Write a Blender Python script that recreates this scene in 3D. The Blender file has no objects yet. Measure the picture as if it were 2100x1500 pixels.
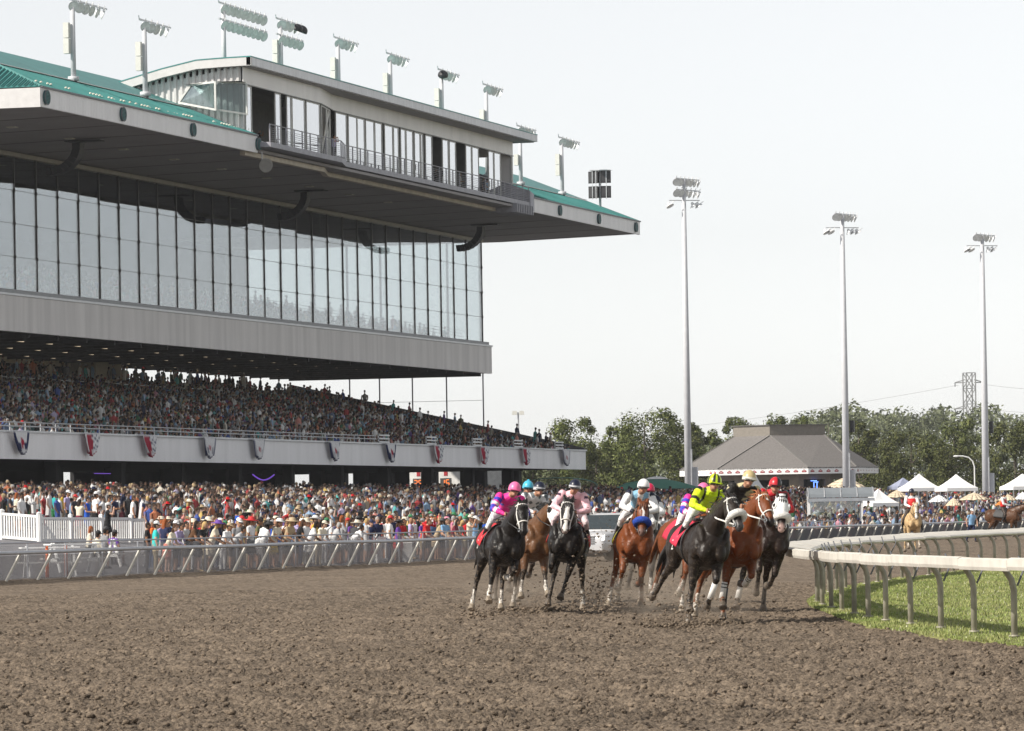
import bpy, bmesh, math, random
import numpy as np
from mathutils import Vector, Matrix, Euler
from mathutils.bvhtree import BVHTree

random.seed(7)
rng = np.random.default_rng(11)
R = math.radians
SC = bpy.context.scene
COL = SC.collection

# ------------------------------------------------------------------ camera
# World frame: +X runs up the home stretch away from the camera, +Y towards the grandstand, ground at z = 0.
CAM_H, HEADING, ROLL, FPX = 1.8, R(15.27), 0.0165, 10000.0
fwd = Vector((math.cos(HEADING), math.sin(HEADING), 0))
rgt = Vector((math.sin(HEADING), -math.cos(HEADING), 0))
up = Vector((0, 0, 1))
cam_x = rgt * math.cos(ROLL) - up * math.sin(ROLL)
cam_y = rgt * math.sin(ROLL) + up * math.cos(ROLL)
cd = bpy.data.cameras.new('camera')
cam = bpy.data.objects.new('camera', cd)
COL.objects.link(cam)
cd.sensor_width = 36.0
cd.lens = 36.0 * FPX / 2100.0
cd.shift_y = (1056 - 750) / 2100.0
cd.clip_start, cd.clip_end = 0.5, 9000
M = Matrix((cam_x, cam_y, -fwd)).transposed().to_4x4()
M.translation = (0, 0, CAM_H)
cam.matrix_world = M
SC.camera = cam

# ------------------------------------------------------------------ sun and sky
SUN_EL = R(38)
sun_h = (rgt * -1.0 + fwd * -0.5).normalized()          # direction towards the sun on the ground
to_sun = (sun_h * math.cos(SUN_EL) + up * math.sin(SUN_EL)).normalized()
ld = bpy.data.lights.new('sun', 'SUN')
ld.energy, ld.angle, ld.color = 4.1, R(0.55), (1.0, 0.93, 0.83)
sun = bpy.data.objects.new('sun', ld)
COL.objects.link(sun)
sun.rotation_euler = to_sun.to_track_quat('Z', 'Y').to_euler()
sun.location = (0, 60, 200)
world = bpy.data.worlds.new('World')
SC.world = world
world.use_nodes = True
wn = world.node_tree
bg = wn.nodes['Background']
sky = wn.nodes.new('ShaderNodeTexSky')
sky.sky_type = 'NISHITA'
sky.sun_disc = False
sky.sun_elevation = SUN_EL
sky.sun_rotation = math.atan2(to_sun.x, to_sun.y)
sky.air_density, sky.dust_density, sky.ozone_density = 0.85, 0.38, 1.0
hs = wn.nodes.new('ShaderNodeHueSaturation')                  # summer haze: a whiter sky all round
hs.inputs['Saturation'].default_value = 0.13
wn.links.new(sky.outputs[0], hs.inputs['Color'])
wn.links.new(hs.outputs[0], bg.inputs['Color'])
bg.inputs['Strength'].default_value = 0.112
SC.view_settings.view_transform = 'Standard'
SC.view_settings.look = 'None'
SC.view_settings.exposure = 0.48
SC.view_settings.gamma = 1.0
SC.render.film_transparent = False
SC.cycles.max_bounces = 6
SC.cycles.transparent_max_bounces = 24
SC.cycles.use_denoising = True
SC.cycles.sample_clamp_indirect = 6.0

# ------------------------------------------------------------------ reading positions off survey lines
def ray(x, y):
    a, b = x - 1050.0, 1056.0 - y
    u = a * math.cos(ROLL) + b * math.sin(ROLL)
    v = -a * math.sin(ROLL) + b * math.cos(ROLL)
    return fwd * FPX + rgt * u + up * v
def onY(x, y, Y):
    r = ray(x, y); t = Y / r.y
    return Vector((r.x * t, Y, CAM_H + r.z * t))
def onX(x, y, X):
    r = ray(x, y); t = X / r.x
    return Vector((X, r.y * t, CAM_H + r.z * t))
def onZ(x, y, z=0.0):
    r = ray(x, y); t = (z - CAM_H) / r.z
    return Vector((r.x * t, r.y * t, z))
def atD(x, y, D):
    r = ray(x, y)
    return Vector((r.x, r.y, r.z)) * (D / FPX) + Vector((0, 0, CAM_H))
def gd(x, D, z=0.0):                                     # ground point seen in column x at depth D
    p = atD(x, 1056, D); p.z = z
    return p
def to_px(p):
    d = p[0] * fwd.x + p[1] * fwd.y
    u = (p[0] * rgt.x + p[1] * rgt.y) / d * FPX
    v = (p[2] - CAM_H) / d * FPX
    return 1050 + u * math.cos(ROLL) - v * math.sin(ROLL), 1056 - (u * math.sin(ROLL) + v * math.cos(ROLL)), d

# ------------------------------------------------------------------ mesh building
class MB:
    def __init__(self):
        self.v, self.f, self.c, self.mi = [], [], [], []
        self.col = None
        self.mat = 0
    def add(self, vs, fs):
        o = len(self.v)
        self.v += [tuple(p) for p in vs]
        for f in fs:
            self.f.append(tuple(i + o for i in f))
            self.mi.append(self.mat)
        if self.col is not None or self.c:
            self.c += [None] * (o - len(self.c))
            self.c += [self.col] * len(vs)
        return self
    def hexa(self, p):                                   # 8 points: bottom 4 ccw, top 4 ccw
        return self.add(p, [(3, 2, 1, 0), (4, 5, 6, 7), (0, 1, 5, 4), (1, 2, 6, 5), (2, 3, 7, 6), (3, 0, 4, 7)])
    def box(self, a, b):
        x0, y0, z0 = a; x1, y1, z1 = b
        x0, x1 = min(x0, x1), max(x0, x1); y0, y1 = min(y0, y1), max(y0, y1); z0, z1 = min(z0, z1), max(z0, z1)
        return self.hexa([(x0, y0, z0), (x1, y0, z0), (x1, y1, z0), (x0, y1, z0), (x0, y0, z1), (x1, y0, z1), (x1, y1, z1), (x0, y1, z1)])
    def bar(self, p, q, w, h=None, side=None):           # square bar from p to q
        h = h or w
        p, q = Vector(p), Vector(q)
        t = (q - p).normalized()
        s = Vector(side) if side is not None else (t.cross(up) if abs(t.z) < .95 else Vector((1, 0, 0)))
        s = (s - t * s.dot(t)).normalized()
        n = t.cross(s)
        s, n = s * w / 2, n * h / 2
        return self.hexa([p - s - n, p + s - n, p + s + n, p - s + n, q - s - n, q + s - n, q + s + n, q - s + n])
    def tube(self, pts, rad, seg=8, cap=True, lat=(0, 1, 0), flat=1.0, closed=False):
        pts = [Vector(p) for p in pts]
        n = len(pts)
        if not hasattr(rad, '__len__'): rad = [rad] * n
        vs, fs = [], []
        for i, p in enumerate(pts):
            a = pts[(i - 1) % n] if (closed or i > 0) else p
            b = pts[(i + 1) % n] if (closed or i < n - 1) else p
            t = (b - a).normalized()
            L = Vector(lat)
            if abs(t.dot(L)) > .96: L = Vector((1, 0, 0)) if abs(t.x) < .9 else Vector((0, 0, 1))
            L = (L - t * t.dot(L)).normalized()
            N = t.cross(L)
            r = rad[i]
            ra, rb = (r if hasattr(r, '__len__') else (r, r * flat))
            for k in range(seg):
                g = 2 * math.pi * k / seg
                vs.append(p + L * ra * math.cos(g) + N * rb * math.sin(g))
        m = n if closed else n - 1
        for i in range(m):
            j = (i + 1) % n
            for k in range(seg):
                l = (k + 1) % seg
                fs.append((i * seg + k, i * seg + l, j * seg + l, j * seg + k))
        if cap and not closed:
            fs.append(tuple(range(seg))[::-1])
            fs.append(tuple((n - 1) * seg + k for k in range(seg)))
        return self.add(vs, fs)
    def loft(self, rings, cap=True):
        n, seg = len(rings), len(rings[0])
        vs = [p for r in rings for p in r]
        fs = []
        for i in range(n - 1):
            for k in range(seg):
                l = (k + 1) % seg
                fs.append((i * seg + k, i * seg + l, (i + 1) * seg + l, (i + 1) * seg + k))
        if cap:
            fs.append(tuple(range(seg))[::-1])
            fs.append(tuple((n - 1) * seg + k for k in range(seg)))
        return self.add(vs, fs)
    def ell(self, c, r, seg=12, rings=8, rot=None, zmin=-1.0, zmax=1.0):
        c = Vector(c); vs, fs = [], []
        a0, a1 = math.asin(max(-1, zmin)), math.asin(min(1, zmax))
        for i in range(rings + 1):
            t = a0 + (a1 - a0) * i / rings
            for k in range(seg):
                g = 2 * math.pi * k / seg
                p = Vector((r[0] * math.cos(t) * math.cos(g), r[1] * math.cos(t) * math.sin(g), r[2] * math.sin(t)))
                if rot is not None: p = rot @ p
                vs.append(c + p)
        for i in range(rings):
            for k in range(seg):
                l = (k + 1) % seg
                fs.append((i * seg + k, i * seg + l, (i + 1) * seg + l, (i + 1) * seg + k))
        fs.append(tuple(range(seg))[::-1]); fs.append(tuple(rings * seg + k for k in range(seg)))
        return self.add(vs, fs)
    def prism(self, poly, z0, z1):                       # poly of (x, y), extruded in z
        n = len(poly)
        vs = [(x, y, z0) for x, y in poly] + [(x, y, z1) for x, y in poly]
        fs = [tuple(range(n))[::-1], tuple(range(n, 2 * n))] + [(i, (i + 1) % n, n + (i + 1) % n, n + i) for i in range(n)]
        return self.add(vs, fs)
    def mesh(self, name, mats, smooth=False):
        me = bpy.data.meshes.new(name)
        me.from_pydata(self.v, [], self.f)
        for m in (mats if isinstance(mats, (list, tuple)) else [mats]):
            me.materials.append(m)
        if any(self.mi): me.polygons.foreach_set('material_index', self.mi)
        if self.c:
            at = me.color_attributes.new('Col', 'FLOAT_COLOR', 'POINT')
            cc = self.c + [None] * (len(self.v) - len(self.c))
            at.data.foreach_set('color', np.array([(c if c is not None else (.5, .5, .5)) + (1.0,) if c is None or len(c) == 3 else c for c in cc], dtype=np.float32).ravel())
        if smooth: me.polygons.foreach_set('use_smooth', [True] * len(me.polygons))
        me.update()
        return me
    def build(self, name, mats, parent=None, smooth=False, **kw):
        return link(name, self.mesh(name, mats, smooth), parent, **kw)

def link(name, me, parent=None, loc=None, rot=None, mw=None, **tags):
    o = bpy.data.objects.new(name, me)
    COL.objects.link(o)
    if parent is not None:
        o.parent = parent
        if parent.type == 'EMPTY' or 1:
            o.matrix_parent_inverse = Matrix.Identity(4)
    if loc is not None: o.location = loc
    if rot is not None: o.rotation_euler = rot
    if mw is not None: o.matrix_basis = mw
    for k, v in tags.items(): o[k] = v
    return o
def thing(name, label, cat, loc=(0, 0, 0), rz=0.0, group=None):
    o = link(name, None, None, loc, (0, 0, rz))
    o.empty_display_size = .3
    tag(o, label, cat, group)
    return o
def tag(o, label, cat, group=None):
    o['label'] = label; o['category'] = cat
    if group: o['group'] = group
    return o
def dup(o, parent=None, **kw):
    """A thing or part together with its own children."""
    c = o.copy(); COL.objects.link(c)
    if parent is not None: c.parent = parent
    for ch in o.children: dup(ch, c)
    return c

# ------------------------------------------------------------------ materials
def nodes_of(name):
    m = bpy.data.materials.new(name); m.use_nodes = True
    return m, m.node_tree.nodes, m.node_tree.links, m.node_tree.nodes['Principled BSDF']
def mat(name, col, rough=.6, metal=0.0, var=.12, scale=3.0, bump=0.0, bscale=30.0, spec=.5, emit=None, estr=0.0, stretch=None, attr=False, sat_var=0.0, coat=0.0):
    m, N, L, B = nodes_of(name)
    B.inputs['Roughness'].default_value = rough
    B.inputs['Metallic'].default_value = metal
    B.inputs['Specular IOR Level'].default_value = spec
    if coat: B.inputs['Coat Weight'].default_value = coat
    geo = N.new('ShaderNodeNewGeometry')
    vec = geo.outputs['Position']
    if stretch:
        mp = N.new('ShaderNodeVectorMath'); mp.operation = 'MULTIPLY'; mp.inputs[1].default_value = stretch
        L.new(vec, mp.inputs[0]); vec = mp.outputs[0]
    nz = N.new('ShaderNodeTexNoise'); nz.inputs['Scale'].default_value = scale; nz.inputs['Detail'].default_value = 5
    L.new(vec, nz.inputs['Vector'])
    mr = N.new('ShaderNodeMapRange'); mr.inputs['From Min'].default_value = .3; mr.inputs['From Max'].default_value = .7
    mr.inputs['To Min'].default_value = 1 - var; mr.inputs['To Max'].default_value = 1 + var
    L.new(nz.outputs['Fac'], mr.inputs['Value'])
    mul = N.new('ShaderNodeVectorMath'); mul.operation = 'SCALE'
    if attr:
        at = N.new('ShaderNodeAttribute'); at.attribute_name = 'Col'
        L.new(at.outputs['Color'], mul.inputs[0])
    else:
        mul.inputs[0].default_value = col
    L.new(mr.outputs[0], mul.inputs['Scale'])
    L.new(mul.outputs[0], B.inputs['Base Color'])
    if bump:
        nb = N.new('ShaderNodeTexNoise'); nb.inputs['Scale'].default_value = bscale; nb.inputs['Detail'].default_value = 4
        L.new(vec, nb.inputs['Vector'])
        bp = N.new('ShaderNodeBump'); bp.inputs['Strength'].default_value = bump; bp.inputs['Distance'].default_value = .05
        L.new(nb.outputs['Fac'], bp.inputs['Height']); L.new(bp.outputs[0], B.inputs['Normal'])
    if emit:
        B.inputs['Emission Color'].default_value = (*emit, 1); B.inputs['Emission Strength'].default_value = estr
    return m
def ribbed(name, col, axis, pitch, depth=.5, rough=.5, var=.06):
    """Profiled sheet: fine vertical ribs as relief, with faint streaks of weather."""
    m = mat(name, col, rough, var=var, scale=1.0, stretch=(1.2, 1.2, .12))
    N, L = m.node_tree.nodes, m.node_tree.links
    B = N['Principled BSDF']
    geo = N.new('ShaderNodeNewGeometry'); sx = N.new('ShaderNodeSeparateXYZ'); L.new(geo.outputs['Position'], sx.inputs[0])
    a = N.new('ShaderNodeMath'); a.operation = 'MULTIPLY'; a.inputs[1].default_value = 2 * math.pi / pitch
    L.new(sx.outputs[axis], a.inputs[0])
    s = N.new('ShaderNodeMath'); s.operation = 'SINE'; L.new(a.outputs[0], s.inputs[0])
    bp = N.new('ShaderNodeBump'); bp.inputs['Strength'].default_value = depth; bp.inputs['Distance'].default_value = .03
    L.new(s.outputs[0], bp.inputs['Height']); L.new(bp.outputs[0], B.inputs['Normal'])
    return m
def glass(name, tint, rough=.0, ior=1.5, boost=1.0, base=.04):
    """Architectural sheet glass: Fresnel mirror over a tinted see-through pane."""
    m, N, L, B = nodes_of(name)
    out = N['Material Output']; N.remove(B)
    tr = N.new('ShaderNodeBsdfTransparent'); tr.inputs['Color'].default_value = (*tint, 1)
    gl = N.new('ShaderNodeBsdfGlossy'); gl.inputs['Roughness'].default_value = rough
    gl.inputs['Color'].default_value = (.93, .94, .96, 1)
    fr = N.new('ShaderNodeFresnel'); fr.inputs['IOR'].default_value = ior
    mm = N.new('ShaderNodeMath'); mm.operation = 'MULTIPLY_ADD'; mm.use_clamp = True
    mm.inputs[1].default_value = boost; mm.inputs[2].default_value = base
    L.new(fr.outputs[0], mm.inputs[0])
    mx = N.new('ShaderNodeMixShader')
    L.new(mm.outputs[0], mx.inputs[0]); L.new(tr.outputs[0], mx.inputs[1]); L.new(gl.outputs[0], mx.inputs[2])
    L.new(mx.outputs[0], out.inputs['Surface'])
    return m
def mesh_cloth(name, col, cover):
    """Fine screen mesh: part woven thread, part open hole."""
    m, N, L, B = nodes_of(name)
    out = N['Material Output']
    B.inputs['Base Color'].default_value = (*col, 1); B.inputs['Roughness'].default_value = .8
    tr = N.new('ShaderNodeBsdfTransparent')
    geo = N.new('ShaderNodeNewGeometry')
    nz = N.new('ShaderNodeTexNoise'); nz.inputs['Scale'].default_value = .9; nz.inputs['Detail'].default_value = 5
    L.new(geo.outputs['Position'], nz.inputs['Vector'])
    mr = N.new('ShaderNodeMapRange'); mr.inputs['To Min'].default_value = cover - .22; mr.inputs['To Max'].default_value = cover + .22
    L.new(nz.outputs['Fac'], mr.inputs['Value'])
    mx = N.new('ShaderNodeMixShader'); L.new(mr.outputs[0], mx.inputs[0]); L.new(tr.outputs[0], mx.inputs[1]); L.new(B.outputs[0], mx.inputs[2])
    L.new(mx.outputs[0], out.inputs['Surface'])
    return m

WHITE = mat('white_paint', (.78, .78, .77), .5, var=.05)
GALV = mat('galvanised_steel', (.50, .51, .53), .45, .55, var=.12, scale=6)
GREYPOLE = mat('grey_pole_paint', (.56, .57, .60), .5, var=.06, scale=2)
DARKSTEEL = mat('dark_steel', (.12, .125, .14), .5, .3)
BLACK = mat('black_plastic', (.012, .012, .014), .5)
VC = mat('painted_colours', (1, 1, 1), .75, var=.10, scale=9, attr=True, spec=.25)

# ================================================================== GROUND
def perlin(x, y, seed=0):
    r = np.random.default_rng(seed)
    g = r.uniform(0, 2 * np.pi, (256, 256))
    xi, yi = np.floor(x).astype(int), np.floor(y).astype(int)
    xf, yf = x - xi, y - yi
    def d(ix, iy, fx, fy):
        a = g[ix & 255, iy & 255]
        return np.cos(a) * fx + np.sin(a) * fy
    u, v = xf * xf * xf * (xf * (xf * 6 - 15) + 10), yf * yf * yf * (yf * (yf * 6 - 15) + 10)
    a = d(xi, yi, xf, yf); b = d(xi + 1, yi, xf - 1, yf); c = d(xi, yi + 1, xf, yf - 1); e = d(xi + 1, yi + 1, xf - 1, yf - 1)
    return (a + u * (b - a)) + v * ((c + u * (e - c)) - (a + u * (b - a)))

def grid_mesh(name, V, nr, nc, mats, smooth=True):
    """nr x nc sheet from an array of points."""
    me = bpy.data.meshes.new(name)
    i = np.arange((nr - 1) * (nc - 1)); r, c = i // (nc - 1), i % (nc - 1)
    a = r * nc + c
    F = np.stack([a, a + 1, a + nc + 1, a + nc], 1)
    me.vertices.add(len(V)); me.vertices.foreach_set('co', V.astype(np.float32).ravel())
    me.loops.add(F.size); me.loops.foreach_set('vertex_index', F.ravel().astype(np.int32))
    me.polygons.add(len(F)); me.polygons.foreach_set('loop_start', np.arange(0, F.size, 4, dtype=np.int32))
    me.polygons.foreach_set('use_smooth', np.full(len(F), smooth))
    me.materials.append(mats); me.update(calc_edges=True); me.validate()
    return me
def tri_mesh(name, V, F, mats, col=None, smooth=False, k=None):
    k = k or F.shape[1]
    me = bpy.data.meshes.new(name)
    me.vertices.add(len(V)); me.vertices.foreach_set('co', np.ascontiguousarray(V, dtype=np.float32).ravel())
    me.loops.add(F.size); me.loops.foreach_set('vertex_index', F.ravel().astype(np.int32))
    me.polygons.add(len(F)); me.polygons.foreach_set('loop_start', np.arange(0, F.size, k, dtype=np.int32))
    me.polygons.foreach_set('use_smooth', np.full(len(F), smooth))
    me.materials.append(mats); me.update(calc_edges=True)
    if col is not None:
        at = me.color_attributes.new('Col', 'FLOAT_COLOR', 'POINT')
        at.data.foreach_set('color', np.concatenate([col, np.ones((len(col), 1))], 1).astype(np.float32).ravel())
    return me

def dirt_material():
    m, N, L, B = nodes_of('loose_sandy_dirt')
    B.inputs['Roughness'].default_value = .95; B.inputs['Specular IOR Level'].default_value = .15
    geo = N.new('ShaderNodeNewGeometry')
    def noise(scale, detail, rough=.6):
        n = N.new('ShaderNodeTexNoise'); n.inputs['Scale'].default_value = scale; n.inputs['Detail'].default_value = detail
        n.inputs['Roughness'].default_value = rough
        L.new(geo.outputs['Position'], n.inputs['Vector']); return n
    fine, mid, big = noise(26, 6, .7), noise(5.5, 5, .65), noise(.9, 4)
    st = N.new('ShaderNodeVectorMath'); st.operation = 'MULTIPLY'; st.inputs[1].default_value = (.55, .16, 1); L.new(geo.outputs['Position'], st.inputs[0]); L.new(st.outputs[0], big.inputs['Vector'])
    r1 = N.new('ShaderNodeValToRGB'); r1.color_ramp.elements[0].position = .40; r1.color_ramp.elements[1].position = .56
    r1.color_ramp.elements[0].color = (.040, .030, .023, 1); r1.color_ramp.elements[1].color = (.250, .197, .146, 1)  # damp and dry crumbs; the dark end also paints in shadow specks
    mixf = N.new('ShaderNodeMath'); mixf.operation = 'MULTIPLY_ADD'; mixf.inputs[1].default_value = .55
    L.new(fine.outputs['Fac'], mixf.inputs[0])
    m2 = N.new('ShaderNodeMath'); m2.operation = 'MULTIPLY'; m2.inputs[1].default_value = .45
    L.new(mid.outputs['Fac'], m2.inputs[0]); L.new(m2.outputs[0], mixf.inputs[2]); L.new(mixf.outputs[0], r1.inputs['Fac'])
    mr = N.new('ShaderNodeMapRange'); mr.inputs['From Min'].default_value = .3; mr.inputs['From Max'].default_value = .7
    mr.inputs['To Min'].default_value = .80; mr.inputs['To Max'].default_value = 1.20
    L.new(big.outputs['Fac'], mr.inputs['Value'])
    sc = N.new('ShaderNodeVectorMath'); sc.operation = 'SCALE'
    L.new(r1.outputs['Color'], sc.inputs[0]); L.new(mr.outputs[0], sc.inputs['Scale']); L.new(sc.outputs[0], B.inputs['Base Color'])
    bp = N.new('ShaderNodeBump'); bp.inputs['Strength'].default_value = .9; bp.inputs['Distance'].default_value = .05
    L.new(mixf.outputs[0], bp.inputs['Height']); L.new(bp.outputs[0], B.inputs['Normal'])
    return m
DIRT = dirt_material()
PAVE = mat('worn_asphalt', (.17, .165, .175), .9, var=.15, scale=1.2, bump=.3, bscale=40)
FIELD = mat('dry_field', (.09, .105, .045), .95, var=.25, scale=.2)
GRASSBASE = mat('turf_soil', (.17, .175, .06), .95, var=.3, scale=3.0)

# far land, one sheet to the horizon
g = MB(); g.add([(-3000, -6000, -.35), (8000, -6000, -.35), (8000, 6000, -.35), (-3000, 6000, -.35)], [(0, 1, 2, 3)])
g.build('ground', FIELD, kind='structure')

# inner edge of the track: measured feet of the rail posts, (x, y)
RAIL_PTS = np.array([(44, 0.0), (55, 6.0), (66.4, 11.2), (69.8, 12.4), (71.7, 13.1), (74.3, 14.1), (77.6, 15.15), (81.3, 16.2), (85.5, 17.4), (91.9, 19.1),
                     (100.0, 20.6), (105.3, 21.4), (112.9, 22.3), (122.9, 23.1), (140, 23.9), (170, 24.5), (230, 24.9), (320, 25.0), (520, 25.0)])
def rail_y(x):
    return np.interp(x, RAIL_PTS[:, 0], RAIL_PTS[:, 1])
def smooth_rail():
    xs = np.concatenate([np.arange(50, 130, .25), np.arange(130, 500, 1.0)])
    ys = rail_y(xs)
    k = np.ones(25) / 25
    yp = np.concatenate([ys[0] + (np.arange(-12, 0)) * (ys[1] - ys[0]), ys, np.full(12, ys[-1])])
    return xs, np.convolve(yp, k, 'valid')
RX, RY = smooth_rail()
FENCE_Y0, FENCE_Y1 = 54.0, 52.0
def fence_y(x):
    return np.interp(x, [90, 138, 165, 241, 460], [56.0, 54.0, 53.0, 51.7, 51.2])

# the loose dirt of the track: finely heaped near the camera, coarser further up the stretch
def dirt_h(x, y):
    d = x * fwd.x + y * fwd.y
    k = 1.0 + .5 * perlin(x * .31, y * .37, 7)                # looser and firmer patches
    k = k * np.interp(d + 1.4 * perlin(x * .6, y * .5, 13), [41.0, 44.0], [.5, 1.0])      # firmer strip left by a vehicle crossing
    h = .03 * perlin(x * 1.1, y * 1.1, 1) + k * (.042 * np.abs(perlin(x * 4.4, y * 4.0, 2)) ** .7 + .066 * np.abs(perlin(x * 9.6, y * 9.0, 3)) ** .6 \
        + .066 * np.abs(perlin(x * 18.0, y * 17.0, 4)) ** .6 + .028 * perlin(x * 27, y * 27, 5))
    h += .05 * perlin(x * .22, y * .30, 6)
    # berm against the outer rail
    lane = np.sin((y - rail_y(x)) * 5.2 + 1.6 * perlin(x * .04, y * .15, 12))       # faint passes of the harrow
    h += .020 * lane * np.clip(.6 + perlin(x * .07, y * .12, 14), 0, 1)
    e = fence_y(x) - y
    h += .10 * np.exp(-((e + .1) / .45) ** 2)
    return h - .115
nr, nc = 820, 520
Dv = 34.0 * (125.0 / 34.0) ** (np.linspace(0, 1, nr) ** 1.0)
tv = np.linspace(-.128, .128, nc)
DD, TT = np.meshgrid(Dv, tv, indexing='ij')
TX = DD * fwd.x + DD * TT * rgt.x; TY = DD * fwd.y + DD * TT * rgt.y
V = np.stack([TX, TY, dirt_h(TX, TY)], -1).reshape(-1, 3)
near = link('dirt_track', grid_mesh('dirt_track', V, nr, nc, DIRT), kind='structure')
# further stretch of the same track (a few mm lower where it runs under the near sheet)
nr2, nc2 = 240, 200
xs = np.linspace(100, 520, nr2); 
ts = np.linspace(0, 1, nc2)
XX = np.repeat(xs[:, None], nc2, 1)
YY = 15 + (fence_y(XX) + .4 - 15) * ts[None, :]
HH = .05 * np.abs(perlin(XX * .5, YY * 1.0, 8)) + .09 * np.abs(perlin(XX * 1.7, YY * 2.4, 9))
e = fence_y(XX) - YY
HH = HH + .12 * np.exp(-((e + .1) / .5) ** 2) - .075
dd = XX * fwd.x + YY * fwd.y
HH = np.where(dd < 124, -.14, HH)
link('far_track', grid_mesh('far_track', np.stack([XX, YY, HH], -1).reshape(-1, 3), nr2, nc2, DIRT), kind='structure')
# dirt under and around the near sheet, wide enough for a step to either side
d0 = MB(); d0.add([(5, -25, -.20), (540, -25, -.20), (540, 53.0, -.20), (5, 58, -.20)], [(0, 1, 2, 3)])
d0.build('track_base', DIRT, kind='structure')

# clods thrown up by the harrow and hooves
def lump_template(seed):
    bm = bmesh.new(); bmesh.ops.create_icosphere(bm, subdivisions=1, radius=1.0)
    r = np.random.default_rng(seed)
    v = np.array([p.co for p in bm.verts]) * r.uniform(.6, 1.25, (len(bm.verts), 1)) * np.array([1, .85, .65])
    f = np.array([[q.index for q in p.verts] for p in bm.faces]); bm.free()
    return v, f
def scatter_lumps(name, P, S, material, label=None):
    Vs, Fs, o = [], [], 0
    T = [lump_template(s) for s in range(6)]
    for i in range(len(P)):
        v, f = T[i % 6]
        a = rng.uniform(0, 6.28); ca, sa = math.cos(a), math.sin(a)
        w = v @ np.array([[ca, sa, 0], [-sa, ca, 0], [0, 0, 1]]) * S[i] + P[i]
        Vs.append(w); Fs.append(f + o); o += len(v)
    return link(name, tri_mesh(name, np.concatenate(Vs), np.concatenate(Fs), material, smooth=True), kind='stuff')
n = 15000
D = 36 * (100 / 36.) ** rng.uniform(0, 1, n); T = rng.uniform(-.118, .118, n)
px, py = D * fwd.x + D * T * rgt.x, D * fwd.y + D * T * rgt.y
ok = (py > rail_y(px) + .6) & (py < fence_y(px) - .5)
px, py = px[ok], py[ok]
S = .014 + .034 * rng.random(len(px)) ** 3
pz = dirt_h(px, py) + S * .25
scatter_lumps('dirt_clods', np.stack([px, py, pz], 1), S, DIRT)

# apron in front of the stand: paved, rising in shallow tiers towards the building
APR = [(51.2, -.02), (57, .03), (62, .25), (71, 1.0), (84, 1.75), (98, 2.3), (102, 2.35), (150, 2.4)]
def apron_z(y, x=250):
    return float(np.interp(y, [p[0] for p in APR], [p[1] for p in APR]))
ap = MB()
xs = [60, 120, 138, 150, 165, 200, 241, 300, 380, 460, 640]
cols = []
for x in xs:
    fy = float(fence_y(x)) - .15
    cols.append([(x, fy, -.30), (x, fy, -.02)] + [(x, y + (fy - 52) * .2 if y < 60 else y, z) for y, z in APR[1:]])
for i in range(len(xs) - 1):
    for k in range(len(cols[0]) - 1):
        ap.add([cols[i][k], cols[i + 1][k], cols[i + 1][k + 1], cols[i][k + 1]], [(0, 1, 2, 3)])
ap.build('apron_paving', PAVE, kind='structure')

# ================================================================== INFIELD TURF
def edge_off(x): return np.interp(x, [60, 74, 82, 92], [.50, .45, .25, .12])
ins = MB()
rows = []
for x, y in zip(RX[::4], RY[::4]):
    # normal pointing towards the track (+y side)
    o = float(edge_off(x))
    rows.append([(x, y + o + .10, -.12), (x, y + o, -.01), (x, y + o - .3, .01), (x + .2, y - 1.5, .03), (x + .8, y - 5, .07), (x + 2.0, y - 16, .08), (x + 6, y - 60, .05)])
for i in range(len(rows) - 1):
    for k in range(6):
        ins.add([rows[i][k], rows[i][k + 1], rows[i + 1][k + 1], rows[i + 1][k]], [(0, 1, 2, 3)])
ins.build('infield', GRASSBASE, smooth=True, kind='structure')

def grass_blades():
    m = mat('grass_blades', (.13, .2, .04), .6, var=.2, scale=1.5, attr=True, spec=.3)
    n = 150000
    x = rng.uniform(60, 135, n); off = rng.random(n) ** 1.7 * 14.0 - .06
    off = off - edge_off(x)
    y = np.interp(x, RX, RY) - off
    u = (x * rgt.x + y * rgt.y) / (x * fwd.x + y * fwd.y)
    ok = u < .125
    x, y, off = x[ok], y[ok], off[ok]; n = len(x)
    patch = perlin(x * .5, y * .5, 31) + .6 * perlin(x * 2.1, y * 2.1, 32)
    h = (.022 + .034 * rng.random(n)) * (1 + .8 * np.clip(patch, -.5, .6)) * np.where(off < 0.2, 1.0, 1.0)
    w = .006 + .006 * rng.random(n)
    a = rng.uniform(0, 2 * np.pi, n); l = rng.normal(0, .45, n) * h; b = rng.uniform(0, 2 * np.pi, n)
    z0 = np.interp(off, [-.5, -.2, 1.5, 5, 16], [-.03, .0, .025, .06, .07])
    dx, dy = np.cos(a) * w, np.sin(a) * w
    lx, ly = np.cos(b) * l, np.sin(b) * l
    V = np.stack([np.stack([x - dx, y - dy, z0], 1), np.stack([x + dx, y + dy, z0], 1),
                  np.stack([x + lx * .5 + dx * .6, y + ly * .5 + dy * .6, z0 + h * .65], 1),
                  np.stack([x + lx, y + ly, z0 + h], 1)], 1).reshape(-1, 3)
    i = np.arange(n) * 4
    F = np.concatenate([np.stack([i, i + 1, i + 2], 1), np.stack([i, i + 2, i + 3], 1)])
    dry = np.clip(.35 + .9 * patch + rng.normal(0, .22, n), 0, 1)[:, None]
    c = np.array([.19, .255, .060]) * (1 - dry) + np.array([.36, .36, .15]) * dry
    c *= rng.uniform(.7, 1.2, (n, 1))
    seedhead = rng.random(n) < .015
    c[seedhead] = (.55, .55, .40)
    return link('grass', tri_mesh('grass', V, F, m, np.repeat(c, 4, 0)), kind='stuff')
grass_blades()

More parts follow.
